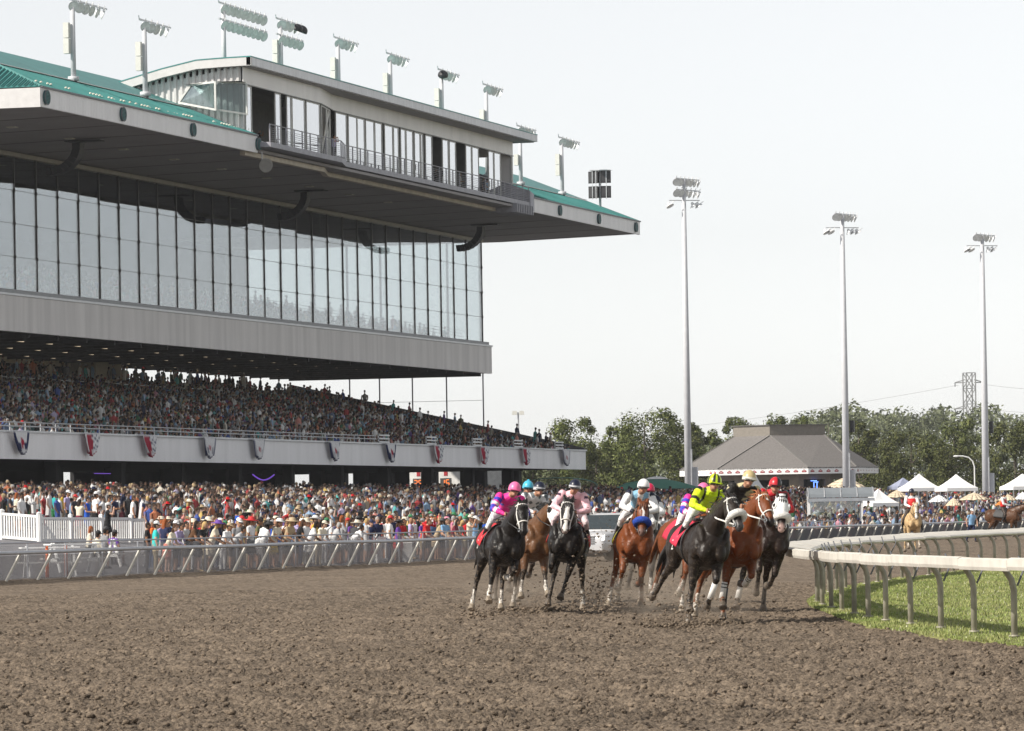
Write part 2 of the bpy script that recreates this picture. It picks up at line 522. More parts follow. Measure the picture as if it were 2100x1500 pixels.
# ================================================================== INNER RAIL
RAILWHITE = mat('rail_vinyl', (.60, .57, .51), .55, var=.12, scale=3.5)
POSTG = mat('rail_post_steel', (.33, .31, .25), .6, .2, var=.2, scale=7)
RAILEDGE = mat('rail_cover_dirty_edge', (.50, .47, .42), .6, var=.2, scale=5)
def curve_at(s):
    return Vector((np.interp(s, RS, RX), np.interp(s, RS, RY), 0))
RS = np.concatenate([[0], np.cumsum(np.hypot(np.diff(RX), np.diff(RY)))])
def frame_at(s):
    p, q = curve_at(s - .3), curve_at(s + .3)
    t = (q - p).normalized()
    return curve_at(s), t, Vector((-t.y, t.x, 0))         # normal towards the track
rail = thing('inner_rail', 'white inner rail on curved gooseneck posts bending round the grass infield', 'rail')
S0 = float(np.interp(56, RX, RS)); S1 = float(np.interp(330, RX, RS))
STEP = 2.72
Z_TOP = 1.13
k = 0
s = S0
# cover: a wide flat-topped channel, rounded towards the track, in separate lengths
prof = [(.14, -.17), (.16, -.13), (.10, -.09), (-.25, -.03), (-.50, .0), (-.56, -.02), (-.558, -.12), (-.54, -.165), (-.50, -.165), (-.50, -.05), (-.25, -.08), (.09, -.13), (.11, -.17)]
def cover_section(s, dz=0.0, droop=0.0):
    p, t, nrm = frame_at(s)
    return [p + nrm * (.22 - a) + up * (Z_TOP + b + dz - droop * max(0, .1 - a)) for a, b in prof]
while s < S1:
    step = STEP if s < RS[-1] * .35 else STEP
    mb = MB()
    dz = random.uniform(-.012, .012)
    e = s + STEP - .012
    ss = np.linspace(s, e, 4)
    mb.loft([cover_section(x, dz) for x in ss])
    mb.build('rail_cover', RAILWHITE, rail)
    # post stands at the joint
    p, t, nrm = frame_at(s + .02)
    for far in (0,):
        mb = MB()
        pts = [p + up * -.05, p + up * .55, p + up * .66, p + nrm * .03 + up * .80, p + nrm * .12 + up * .94, p + nrm * .28 + up * 1.01, p + nrm * .46 + up * 1.04]
        mb.tube(pts, [(.044, .044)] * 4 + [.043, .042, .04], 10, lat=t)
        mb.tube([p + up * .02, p + up * .05], [.075, .075], 10, lat=t)
        po = mb.build('rail_post', POSTG, rail, smooth=True)
        if s < float(np.interp(120, RX, RS)):
            bb = MB(); bb.tube([p - nrm * .05 + up * .72 + t * .0, p + t * .05 - nrm * .16 + up * .95, p - nrm * .10 + t * .12 + up * 1.12], .014, 6)
            bb.build('rail_brace', DARKSTEEL, rail)
    s += STEP

# ================================================================== GRANDSTAND
FASC = ribbed('profiled_white_sheet', (.82, .81, .83), 0, .26, .35)
CONC = mat('streaked_concrete', (.76, .735, .73), .8, var=.10, scale=.9, stretch=(1.3, 1.3, .1), bump=.1, bscale=8)
ENDW = mat('white_ribbed_wall', (.62, .61, .61), .55, var=.06)
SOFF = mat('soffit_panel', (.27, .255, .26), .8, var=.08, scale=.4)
SOFFJ = mat('soffit_joint', (.10, .095, .09), .8)
TEAL = mat('teal_metal_roof', (.055, .235, .225), .45, .15, var=.13, scale=.5)
TEALD = mat('teal_louvre', (.02, .09, .10), .5)
TAN = mat('tan_beam', (.50, .44, .36), .7, var=.15, scale=2)
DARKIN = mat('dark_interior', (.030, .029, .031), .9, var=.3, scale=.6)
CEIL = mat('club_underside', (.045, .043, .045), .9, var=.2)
MULL = mat('mullion_bronze', (.07, .066, .062), .4, .4)
MULLIGHT = mat('head_frame', (.36, .33, .29), .5, .2)
TIER = mat('terrace_concrete', (.22, .21, .21), .9, var=.2, scale=1.0)
SEATM = mat('teal_seat_plastic', (.10, .20, .20), .5, var=.2)
GLASS = glass('club_glazing', (.82, .85, .855), boost=.70, base=.0)
GLASS2 = glass('end_glazing', (.95, .98, .975), boost=.3, base=.0)
BOXGLASS = glass('press_box_glazing', (.55, .6, .6), boost=1.7, base=.30)
BOOTHGL = glass('booth_glazing', (.7, .75, .75), boost=.6, base=.03)
BOXIN = mat('press_box_room', (.26, .25, .24), .9)
RAILM = mat('balcony_rail_steel', (.34, .34, .38), .5, .4)
GLOWSTRIP = mat('glow_strip', (.7, .6, .45), .5, emit=(1.0, .8, .55), estr=.55)  # warm strips and tubes with a mild emission
PURPLE = mat('purple_neon', (.3, .15, .8), .5, emit=(.35, .15, 1.0), estr=.35)

gs = thing('grandstand', 'large grandstand with glazed club level, teal roof and packed open terrace', 'grandstand', (0, 0, 0))
XL, XE = 236.0, 388.9
def P(name, m, mb, parent=None, smooth=False, **kw):
    return mb.build(name, m, parent if parent is not None else gs, smooth, **kw)
def ridged_rect(mb, x0, x1, y, z0, z1, pitch, depth, th=.2):
    """Wall facing -Y with a trapezoid profile of ribs."""
    xs = []
    x = x0; out = False
    while x < x1:
        xs += [(x, y - (depth if out else 0)), (min(x + pitch * .42, x1), y - (depth if out else 0))]
        x += pitch * .5; out = not out
    poly = xs + [(x1, y + th), (x0, y + th)]
    mb.prism(poly, z0, z1)

# --- deck: front fascia, slab, stepped terrace
mb = MB(); mb.box((XL, 99.8, 5.42), (XE, 100.15, 6.93)); P('deck_fascia', FASC, mb)
mb = MB(); mb.box((XL, 99.68, 6.933), (XE + .05, 100.25, 7.04)); P('deck_coping', GALV, mb)
mb = MB(); mb.box((XL, 100.153, 5.45), (XE - .1, 125.5, 5.9)); P('deck_slab', DARKIN, mb)
NR = 29
def tier_z(k): return 6.15 + .205 * k
for k in range(NR):
    y = 100.3 + .85 * k
    mb = MB(); mb.box((XL, y, 5.903), (XE - .2, y + .845, tier_z(k))); P('terrace_step', TIER, mb)
mb = MB()
for k in range(1, NR - 2):
    y = 100.3 + .85 * k
    x = XL
    while x < XE - 1.5:
        if random.random() < .8:
            w = random.choice([1.1, 1.65, 2.2])
            mb.box((x, y + .40, tier_z(k) + .42), (x + w, y + .78, tier_z(k) + .47))
            mb.box((x, y + .76, tier_z(k) + .472), (x + w, y + .80, tier_z(k) + .86))
        x += 2.3
P('seat_row', SEATM, mb, kind='stuff')
# end parapet of the terrace (sloping) and its glazed screen posts
mb = MB()
mb.hexa([(XE - .15, 99.85, 5.9), (XE, 99.85, 5.9), (XE, 125.2, 5.9), (XE - .15, 125.2, 5.9), (XE - .15, 99.85, 7.2), (XE, 99.85, 7.2), (XE, 125.2, 13.0), (XE - .15, 125.2, 13.0)])
P('terrace_end_wall', mat('end_wall_dark', (.10, .10, .11), .8), mb)
for y, in [(120.0,), (117.4,), (114.55,), (111.6,), (108.45,)]:
    z0 = 7.2 + (y - 99.85) * .229
    mb = MB(); mb.box((XE - .12, y - .05, z0 - .1), (XE - .02, y + .05, 13.52)); P('screen_post', GALV, mb)
mb = MB(); mb.box((XE - .09, 108.5, 11.30), (XE - .06, 121, 11.33)); P('screen_wire', GALV, mb)
# back wall of the terrace: columns, header and glazing gaps
mb = MB(); mb.box((XL, 124.9, 12.75), (333.0, 125.2, 13.48)); mb.box((XL, 124.9, 5.9), (333.0, 125.2, 12.0)); P('terrace_back_wall', DARKIN, mb)
x = XL + 4
while x < 335:
    mb = MB(); mb.box((x, 124.7, 11.5), (x + .9, 125.3, 13.5)); P('terrace_back_column', DARKIN, mb); 
    for q in (2.2, 4.2, 6.2):
        mb = MB(); mb.box((x + q, 124.95, 12.002), (x + q + .09, 125.05, 12.748)); P('back_window_mullion', MULL, mb)
    x += 8.4
mb = MB(); mb.box((333, 122.0, 11.8), (338.5, 125.3, 13.48)); P('stair_enclosure', mat('tan_wall', (.30, .26, .20), .8), mb)
# tall railing at the top aisle
for z in (1.0, .7):
    mb = MB(); mb.box((XL, 119.6, tier_z(22) + z), (XE - 22, 119.64, tier_z(22) + z + .05)); P('aisle_rail', GALV, mb)

# deck front railing with posts, then open slatted racks towards the end
for z in (7.30, 7.52):
    mb = MB(); mb.tube([(XL, 99.95, z), (330, 99.95, z)], .035, 6); P('deck_rail', GALV, mb)
x = XL + .5
while x < 330:
    mb = MB(); mb.box((x, 99.93, 7.043), (x + .05, 99.98, 7.52)); P('deck_rail_post', GALV, mb); x += 2.45
for px in (788, 885, 979, 1063, 1147):
    p = onY(px, 905, 100.6)
    mb = MB()
    for z in (7.1, 7.34, 7.58): mb.box((p.x - 1.3, 100.58, z), (p.x + 1.3, 100.64, z + .10))
    for q in (-1.25, 1.15): mb.box((p.x + q, 100.642, 6.9), (p.x + q + .1, 100.72, 7.7))
    P('slatted_rack', GALV, mb)  # white racks given steel grey: their shade is put into the colour

# --- under the deck: dark undercroft, rear wall, piers at the end, neon
mb = MB(); mb.box((XL, 125.3, 2.6), (334.2, 125.6, 5.45)); mb.box((337.0, 125.3, 2.6), (XE, 125.6, 5.45)); P('undercroft_back_wall', DARKIN, mb)
for a, b in [(605, 530), (665, 715), (760, 810), (870, 900), (950, 1000), (1035, 1070)]:
    ya, yb = onX(a, 970, XE - .2).y, onX(b, 970, XE - .2).y
    mb = MB(); mb.box((XE - 1.2, yb, 2.5), (XE - .25, ya, 5.448)); P('end_pier', DARKIN, mb)
mb = MB()
for px, z in [(640, 4.45), (690, 4.45), (790, 4.45)]:
    pass
mb.box((XE - .7, 112.4, 4.35), (XE - .65, 124.8, 4.42)); P('end_window_bar', MULL, mb)
x = 240
while x < XE - 6:
    mb = MB(); mb.box((x, 103.2, 2.5), (x + .7, 103.9, 5.448)); P('deck_column', DARKIN, mb)
    mb = MB(); mb.box((x + 4, 113.2, 2.5), (x + 5, 114.2, 5.448)); P('deck_column', DARKIN, mb)
    x += 11.5
mb = MB()
a = onY(518, 955, 112); b = onY(562, 955, 112)
pts = [Vector((a.x + (b.x - a.x) * t, 112, 5.05 - .40 * math.sin(math.pi * t))) for t in np.linspace(0, 1, 9)]
mb.tube(pts, .05, 6); P('neon_arc', PURPLE, mb)
a = onY(193, 957, 112); b = onY(235, 957, 112)
mb = MB(); mb.tube([(a.x, 112, 5.0), (b.x, 112, 5.0)], .03, 6); P('neon_arc', PURPLE, mb)

# --- club level
mb = MB(); mb.box((262, 107.85, 13.52), (XE + .6, 108.2, 15.72)); P('club_fascia', CONC, mb)
mb = MB(); mb.box((262, 107.75, 15.72 + .003), (XE + .62, 108.25, 15.86)); P('club_coping', GALV, mb)
mb = MB(); mb.box((262, 107.95, 15.863), (XE + .2, 108.3, 16.12)); P('glazing_sill', mat('sill_grey', (.33, .34, .36), .6), mb)
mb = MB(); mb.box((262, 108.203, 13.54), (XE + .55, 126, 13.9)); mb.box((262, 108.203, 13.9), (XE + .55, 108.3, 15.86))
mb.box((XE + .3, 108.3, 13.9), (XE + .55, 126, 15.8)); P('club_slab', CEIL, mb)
x = 263.0
while x < XE:
    mb = MB(); mb.box((x, 108.4, 13.27), (x + .28, 125, 13.538)); P('ceiling_beam', CEIL, mb)
    x += 5.2
n = 0
for j, y in enumerate((110.2, 112.6, 115.0, 117.4, 119.8, 122.2)):
    x = 264.2 + (j % 2) * 1.6
    while x < XE - 2:
        mb = MB(); mb.box((x, y, 13.42), (x + 2.3, y + .14, 13.50)); P('glow_strip', GLOWSTRIP, mb); x += 5.2
mb = MB(); mb.box((262, 123.9, 13.05), (335, 124.3, 13.5)); P('header_beam', TAN, mb)

# club interior: tiers of tables, rear wall, ceiling
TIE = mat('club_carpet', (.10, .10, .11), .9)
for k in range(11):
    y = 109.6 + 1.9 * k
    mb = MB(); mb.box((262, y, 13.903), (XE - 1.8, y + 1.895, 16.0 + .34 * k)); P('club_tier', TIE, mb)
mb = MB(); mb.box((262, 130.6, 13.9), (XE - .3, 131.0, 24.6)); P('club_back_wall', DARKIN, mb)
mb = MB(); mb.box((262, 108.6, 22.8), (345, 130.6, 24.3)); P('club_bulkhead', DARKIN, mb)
for z in (0.55, .8, 1.05):
    mb = MB(); mb.bar((XE - 2.0, 109.6, 16 + z), (XE - 2.0, 130.4, 19.7 + z), .05); P('tier_rail', GALV, mb)

# mullions and panes; four panes high
NODES = [16.15, 18.2, 20.25, 22.3, 24.33]
XS = [281.9 + 3.79 * (k - 5) for k in range(34)]
XS = [x for x in XS if x < 387.5] + [XE]
mull = MB(); mull.box((-.05, -.035, 16.1), (.05, .08, 24.36))
for z in NODES[1:4]: mull.ell((0, -.035, z), (.09, .05, .12), 8, 4)
mme = mull.mesh('mullion', MULL)
for x in XS: link('mullion', mme, gs, (x, 108.42, 0))
trm = MB(); trm.box((0, -.02, -.012), (1, .02, .012)); tme = trm.mesh('transom', MULL)
pb = MB(); pb.box((0, -.012, 0), (1, .012, 1)); pme = pb.mesh('glass_pane', GLASS)
for i in range(len(XS) - 1):
    w = XS[i + 1] - XS[i]
    for j in range(4):
        h = NODES[j + 1] - NODES[j]
        o = link('glass_pane', pme, gs, (XS[i] + .05, 108.44, NODES[j] + .012), (R(rng.normal(0, .16)), 0, R(rng.normal(0, .10))))
        o.scale = (w - .10, 1, h - .024)
        if j: 
            t = link('transom', tme, gs, (XS[i] + .056, 108.46, NODES[j])); t.scale = (w - .112, 1, 1)
mb = MB(); mb.box((262, 108.25, 24.36), (XE + .15, 108.7, 24.62)); P('glazing_head', MULLIGHT, mb)
# glazed end wall
ye = [108.6, 111.4, 114.3, 117.2, 120.1, 123.0, 125.9, 128.8]
me_ = MB(); me_.box((-.06, -.09, 15.8), (.06, .09, 24.4)); mme2 = me_.mesh('mullion', MULL)
for y in ye: link('mullion', mme2, gs, (XE + .1, y, 0))
p2 = MB(); p2.box((-.012, 0, 0), (.012, 1, 1)); pme2 = p2.mesh('glass_pane', GLASS2)
for i in range(len(ye) - 1):
    for j in range(4):
        o = link('glass_pane', pme2, gs, (XE + .1, ye[i] + .092, NODES[j] + .012)); o.scale = (1, ye[i + 1] - ye[i] - .184, NODES[j + 1] - NODES[j] - .024)
mb = MB(); mb.box((XE + .02, 128.9, 15.8), (XE + .2, 131, 24.5)); P('club_end_wall', CONC, mb)

# --- main roof
RX0, RX1, EY, EZ = 255.0, 395.0, 96.5, 26.05
def roof_z(y): return EZ + .4 * (y - EY)
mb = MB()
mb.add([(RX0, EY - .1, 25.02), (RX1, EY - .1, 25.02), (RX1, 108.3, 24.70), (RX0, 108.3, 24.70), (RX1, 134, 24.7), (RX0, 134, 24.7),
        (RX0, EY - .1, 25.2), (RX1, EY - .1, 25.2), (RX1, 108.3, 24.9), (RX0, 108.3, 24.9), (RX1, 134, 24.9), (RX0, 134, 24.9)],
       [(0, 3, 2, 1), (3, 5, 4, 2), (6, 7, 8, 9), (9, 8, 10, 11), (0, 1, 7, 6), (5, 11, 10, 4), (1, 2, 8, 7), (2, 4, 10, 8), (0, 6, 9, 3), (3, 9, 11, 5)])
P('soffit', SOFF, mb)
for x in np.arange(262, 394, 7.3):
    mb = MB(); mb.hexa([(x, EY + .1, 24.992), (x + .10, EY + .1, 24.992), (x + .10, 108.2, 24.674), (x, 108.2, 24.674), (x, EY + .1, 25.0), (x + .10, EY + .1, 25.0), (x + .10, 108.2, 24.69), (x, 108.2, 24.69)]); P('soffit_joint', SOFFJ, mb)
for x in np.arange(266, 345, 9.5):
    mb = MB(); mb.box((x, 102.2, 24.80), (x + .55, 102.75, 24.868)); P('downlight', mat('downlight_cover', (.5, .48, .42), .5) if x < 267 else bpy.data.materials['downlight_cover'], mb)
WX0, WX1 = 293.4, 360.7
for a, b in [(RX0, WX0), (WX1, RX1)]:
    mb = MB(); mb.box((a, EY - .12, 24.95), (b, EY + .05, 26.0)); P('eave_fascia', FASC, mb)
    mb = MB(); mb.box((a - .03, EY - .22, 26.003), (b + .03, EY + .06, 26.10)); P('eave_gutter', DARKSTEEL, mb)
mb = MB(); ridged = [(RX0, EY - .12)]
mb.box((RX0 - .15, EY - .12, 24.92), (RX0 - .003, 118, 26.0)); P('end_fascia', ENDW, mb)
# roof sheets: front slope in two lifts with a step, hip at the near end, rear slope behind the ridge
def rp(x, y, dz=0): return (x, y, roof_z(y) + dz)
CUT0, CUT1 = 293.6, 361.7                                 # the press box stands in a notch of the roof
for a0, a1, b0, b1 in ((RX0, CUT0, RX0 + 4.5, CUT0), (CUT1, RX1, CUT1, RX1)):
    mb = MB(); mb.add([rp(a0, EY - .15, .06), rp(a1, EY - .15, .06), rp(b1, 101.0, .06), rp(b0, 101.0, .06)], [(0, 1, 2, 3)]); P('roof_lower_sheet', TEAL, mb)
for a0, a1, b0, b1 in ((RX0 + 4.45, CUT0, RX0 + 9.8, CUT0), (CUT1, RX1, CUT1, RX1)):
    mb = MB(); mb.add([rp(a0, 100.95, .16), rp(a1, 100.95, .16), rp(b1, 106.3, .16), rp(b0, 106.3, .16)], [(0, 1, 2, 3)]); P('roof_upper_sheet', TEAL, mb)
mb = MB(); mb.add([rp(CUT0, 104.4, .16), rp(CUT1, 104.4, .16), rp(CUT1, 106.3, .16), rp(CUT0, 106.3, .16)], [(0, 1, 2, 3)]); P('roof_upper_sheet', TEAL, mb)
mb = MB(); mb.add([rp(RX0 + 9.8, 106.3, .16), rp(RX1, 106.3, .16), (RX1, 128, 24.95), (RX0, 128, 24.95)], [(0, 1, 2, 3)]); P('roof_rear_sheet', TEAL, mb)
mb = MB(); mb.add([(RX0 - .1, 118, 26.1), rp(RX0 - .1, EY - .15, .07), rp(RX0 + 9.8, 106.3, .17), (RX0 + 9.8, 108.3, 30.0)], [(0, 1, 2, 3)]); P('roof_hip_sheet', TEAL, mb)
mb = MB(); mb.add([(RX1, EY, 25.2), (RX1, 128, 25.0), (RX1, 106.3, 30.1)], [(0, 1, 2)]); P('roof_gable', TEAL, mb)
mb = MB()
mb.bar(rp(RX0 + 4.4, 100.93, .17), rp(CUT0, 100.93, .17), .10, .05); P('roof_step_flashing', WHITE, mb)
mb = MB(); mb.bar(rp(CUT1, 100.93, .17), rp(RX1, 100.93, .17), .10, .05); P('roof_step_flashing', WHITE, mb)
mb = MB(); mb.bar(rp(RX0, EY - .1, .11), rp(RX0 + 9.8, 106.3, .24), .16, .06); P('hip_cap', mat('hip_cap', (.12, .33, .31), .5), mb)
# standing seams
mb = MB()
for x in np.arange(RX0 + .45, RX1, .45):
    y1 = min(100.9, EY + (x - RX0))
    if y1 > EY + .2 and not CUT0 < x < CUT1: mb.bar(rp(x, EY - .12, .10), rp(x, y1, .10), .035, .05)
for y in np.arange(EY + .2, 107, .34):
    x1 = RX0 + (y - EY) 
    mb.bar((RX0 - .08, y, 26.17), (x1 - .1 if x1 < RX0 + 9.7 else RX0 + 9.6, y, 26.17 + .4 * min(y - EY, 9.7)), .05, .09)
P('roof_seam', TEAL, mb, kind='stuff')
# seam clips along the eave, their sun glints put in as pale lumps
mb = MB()
for px0, px1 in [(64, 70), (81, 106), (132, 140), (182, 255), (263, 326), (348, 350), (361, 392), (434, 520)]:
    x0, x1 = onY(px0, 190, 97.4).x, onY(px1, 190, 97.4).x
    for x in np.arange(x0, x1 + .1, .52): mb.ell((x, 97.3 + .25 * (random.random() < .5), roof_z(97.3) + .18), (.085, .085, .06), 6, 3)
P('clip_glint', mat('glint_pale', (.85, .8, .68), .3), mb, kind='stuff')
# round louvred vents
vent = MB(); vent.tube([(0, -.14, 0), (0, .1, 0)], [.40, .40], 24, lat=(1, 0, 0))
vme = vent.mesh('round_vent', TEALD)
lv = MB()
for z in np.arange(-.32, .33, .08):
    w = math.sqrt(max(.0, .375 ** 2 - z * z)); lv.hexa([(-w, -.20, z - .02), (w, -.20, z - .02), (w, -.145, z + .02), (-w, -.145, z + .02), (-w, -.20, z - .005), (w, -.20, z - .005), (w, -.145, z + .035), (-w, -.145, z + .035)])
lme = lv.mesh('vent_louvre', mat('vent_blade', (.07, .22, .23), .5))
rim = MB(); rim.tube([(.40 * math.cos(a), -.16, .40 * math.sin(a)) for a in np.linspace(0, 2 * math.pi, 25)[:-1]], .03, 5, closed=True, lat=(0, 1, 0))
rme = rim.mesh('vent_rim', DARKSTEEL)
for px, py in [(92, 192), (249, 227), (393, 260), (527, 291), (1146, 431), (1226, 449), (1302, 466)]:
    p = onY(px, py, EY - .1)
    v = link('round_vent', vme, gs, (p.x, EY - .1, 25.5)); link('vent_louvre', lme, v); link('vent_rim', rme, v)

# --- walkway in front of the press box
def path_front(off=0.0):
    return [(WX0, 95.5 - off), (308.6, 95.5 - off), (312.2, 96.35 - off), (WX1 - 1.2, 96.35 - off)]
bal = link('walkway', None, gs)
mb = MB()
pf = path_front(); poly = pf + [(WX1 - 1.2, 98.6), (WX0, 98.6)]
mb.prism(poly, 25.30, 25.62); mb.build('walkway_slab', mat('walkway_steel', (.33, .33, .37), .6, .2, var=.15), bal)
mb = MB(); mb.bar((WX0 - 1.5, 96.9, 24.93), (308.6, 96.9, 24.93), .35, .42); mb.bar((308.6, 96.9, 24.93), (312.5, 97.9, 24.93), .35, .42); mb.bar((312.5, 97.9, 24.93), (WX1 - 1.5, 97.9, 24.93), .35, .42)
mb.build('walkway_beam', TAN, bal)
def along(path, step):
    out = []
    for (x0, y0), (x1, y1) in zip(path[:-1], path[1:]):
        L_ = math.hypot(x1 - x0, y1 - y0); n = max(1, round(L_ / step))
        out += [(x0 + (x1 - x0) * i / n, y0 + (y1 - y0) * i / n) for i in range(n)]
    return out + [path[-1]]
rp_ = path_front(-.06)
post = MB(); post.box((-.035, -.035, 0), (.035, .035, 1.12)); pm_ = post.mesh('walkway_post', RAILM)
for x, y in along(rp_, 1.75): link('walkway_post', pm_, bal, (x, y, 25.62))
for z, r_ in [(1.12, .035), (.12, .02), (.25, .016), (.38, .016), (.51, .016), (.64, .016), (.77, .016), (.90, .016)]:
    mb = MB(); mb.tube([(x, y, 25.62 + z) for x, y in rp_], r_, 5, lat=(0, 0, 1)); mb.build('walkway_rail', RAILM, bal)
for x in np.arange(WX1 - 6, WX1 - 1, .5):
    mb = MB(); mb.box((x, 96.0, 24.6), (x + .12, 98.0, 25.29)); mb.build('walkway_bracket', RAILM, bal)
mb = MB(); mb.hexa([(WX1 - 1.1, 96.3, 25.0), (WX1, 96.3, 25.0), (WX1, 101, 25.0), (WX1 - 1.1, 101, 25.0), (WX1 - 1.1, 96.3, 26.5), (WX1, 96.3, 26.3), (WX1, 101, 28.0), (WX1 - 1.1, 101, 28.2)])
mb.build('walkway_end_screen', mat('end_screen', (.36, .36, .42), .6), bal)

# --- press box
pbx = link('press_box', None, gs)
mb = MB()
prof = [(96.45, 31.03), (98.2, 31.0), (100.1, 30.93), (102.4, 30.48), (104.5, 29.95), (106.5, 29.45)]
def roofring(x, d0, d1): return [(x, y, z - d0) for y, z in prof] + [(x, y, z - d1) for y, z in prof[::-1]]
BX0, BX1 = 292.5, 362.6
mb.loft([roofring(BX0, 0.0, .07), roofring(BX1, 0.0, .07)]); mb.build('box_roof_sheet', TEAL, pbx)
mb = MB(); mb.loft([roofring(BX0 + .02, .073, .60), roofring(BX0 + .30, .073, .60)]); mb.build('box_roof_verge', ENDW, pbx)
mb = MB(); mb.box((BX0 + .02, 96.47, 30.45), (BX1, 96.75, 30.95)); mb.build('box_roof_fascia', mat('box_fascia', (.76, .77, .81), .6, var=.08, stretch=(1, 1, .2)), pbx)
mb = MB(); mb.loft([[(x, y, z - .45) for y, z in [(96.75, 30.95)] + prof[1:]] + [(x, y, z - .6) for y, z in prof[:0:-1]] + [(x, 96.75, 30.40)] for x in (BX0 + .3, BX1)]); mb.build('box_roof_soffit', mat('box_soffit', (.30, .29, .29), .7), pbx)
# front wall above and below the windows; it bulges forward at the near end
BW = [(293.2, 97.2), (309.4, 97.2), (315.0, 98.1), (361.3, 98.1)]
wallm = ribbed('press_box_wall', (.82, .80, .79), 0, .2, .3)
HEAD, SILL = 29.3, 25.95
for (x0, y0), (x1, y1) in zip(BW[:-1], BW[1:]):
    for z0, z1, nm in [(HEAD + .06, 30.42, 'front_wall'), (25.63, SILL, 'front_upstand')]:
        mb = MB(); mb.hexa([(x0, y0, z0), (x1, y1, z0), (x1, y1 + .15, z0), (x0, y0 + .15, z0), (x0, y0, z1), (x1, y1, z1), (x1, y1 + .15, z1), (x0, y0 + .15, z1)])
        mb.build(nm, wallm, pbx)
    mb = MB(); mb.bar((x0, y0 - .02, HEAD + .03), (x1, y1 - .02, HEAD + .03), .12, .055); mb.build('window_head', MULL, pbx)
# room behind
mb = MB(); mb.box((295, 102.4, 25.7), (357, 102.6, 30.3)); mb.box((295, 98.4, 30.1), (361.1, 102.4, 30.25)); mb.box((295, 98.4, 25.66), (361.1, 104, 25.72))
mb.build('box_room', BOXIN, pbx)
for x in (318, 329, 340, 346.5, 352.5):
    mb = MB(); mb.box((x, 99.2, 25.75), (x + .12, 102.39, 30.09)); mb.build('box_partition', BOXIN, pbx)
# windows measured along the front: (left px, right px, kind)
WIN = [(505, 517, 'p'), (520, 561, 'o'), (566, 577, 'p'), (577, 588, 'o'), (590, 598, 'p'), (601, 626, 'p'), (630, 657, 'p'), (661, 671, 'p'), (672, 678, 'p'), (679, 688, 'o'),
       (690, 712, 'p'), (716, 733, 'p'), (734.5, 749, 'p'), (752, 769, 'p'), (770.5, 785, 'p'), (790, 807, 'p'), (808.5, 819, 'p'), (823, 833, 'p'), (835, 848, 'p'), (848, 852, 'o'),
       (852, 863.5, 'p'), (864.5, 869, 'p'), (874, 887, 'p'), (888, 908, 'o'), (909, 921, 'p'), (923, 935.5, 'p'), (936, 956, 'o'), (957, 968.5, 'p'), (970, 982.5, 'p'), (983, 1003, 'o'),
       (1003.5, 1013.5, 'p'), (1015, 1028, 'p'), (1029, 1050, 'o'), (1050.5, 1061.5, 'p')]
def on_wall(px):
    best = None
    for (x0, y0), (x1, y1) in zip(BW[:-1], BW[1:]):
        for t in np.linspace(0, 1, 400):
            x, y = x0 + (x1 - x0) * t, y0 + (y1 - y0) * t
            e = abs(to_px((x, y, 28))[0] - px)
            if best is None or e < best[0]: best = (e, x, y)
    return best[1], best[2]
WHITEF = mat('white_window_frame', (.66, .66, .64), .5)
prev = None
for a, b, kd in WIN:
    (xa, ya), (xb, yb) = on_wall(a), on_wall(b)
    if kd == 'p':
        mb = MB(); mb.bar((xa, ya + .06, SILL + .001), (xa, ya + .06, HEAD), .08, .08); fr_ = mb
        mb.bar((xb, yb + .06, SILL + .001), (xb, yb + .06, HEAD), .08, .08)
        mb.bar((xa, ya + .06, SILL + .05), (xb, yb + .06, SILL + .05), .07, .07); mb.bar((xa, ya + .06, HEAD - .04), (xb, yb + .06, HEAD - .04), .07, .07)
        mb.build('window_frame', WHITEF, pbx)
        mb = MB(); mb.hexa([(xa, ya + .055, SILL + .08), (xb, yb + .055, SILL + .08), (xb, yb + .075, SILL + .08), (xa, ya + .075, SILL + .08), (xa, ya + .055, HEAD - .07), (xb, yb + .055, HEAD - .07), (xb, yb + .075, HEAD - .07), (xa, ya + .075, HEAD - .07)])
        mb.build('window_pane', BOXGLASS, pbx)
    else:
        mb = MB(); mb.bar((xb, yb + .02, SILL + .6), (xb, yb + .02, SILL + 1.0), .07, .07); mb.build('door_handle', BLACK, pbx)
# near end wall: deep corrugations, in full sun
mb = MB(); poly = []
y = 97.25; out = False
while y < 105.6:
    o_ = .11 if out else 0.0
    poly += [(293.2 - o_, y), (293.2 - o_, y + .15)]; y += .21; out = not out
poly += [(293.5, y), (293.5, 97.25)]
# upper edge follows the roof
n = len(poly)
def topz(y): return float(np.interp(y, [p[0] for p in prof], [p[1] for p in prof])) - .58
mb.add([(x, y, 26.2) for x, y in poly] + [(x, y, topz(y)) for x, y in poly], [tuple(range(n)), tuple(range(2 * n - 1, n - 1, -1))] + [(i, n + i, n + (i + 1) % n, (i + 1) % n) for i in range(n)])
mb.build('end_wall', ENDW, pbx)
mb = MB(); mb.box((361.15, 98.26, 25.7), (361.35, 99.2, 30.42)); mb.box((361.15, 101.6, 25.7), (361.35, 103.5, 30.3)); mb.box((361.15, 99.2, 29.3), (361.35, 101.6, 30.4)); mb.box((361.15, 99.2, 25.7), (361.35, 101.6, 26.8)); mb.build('far_end_wall', wallm, pbx)
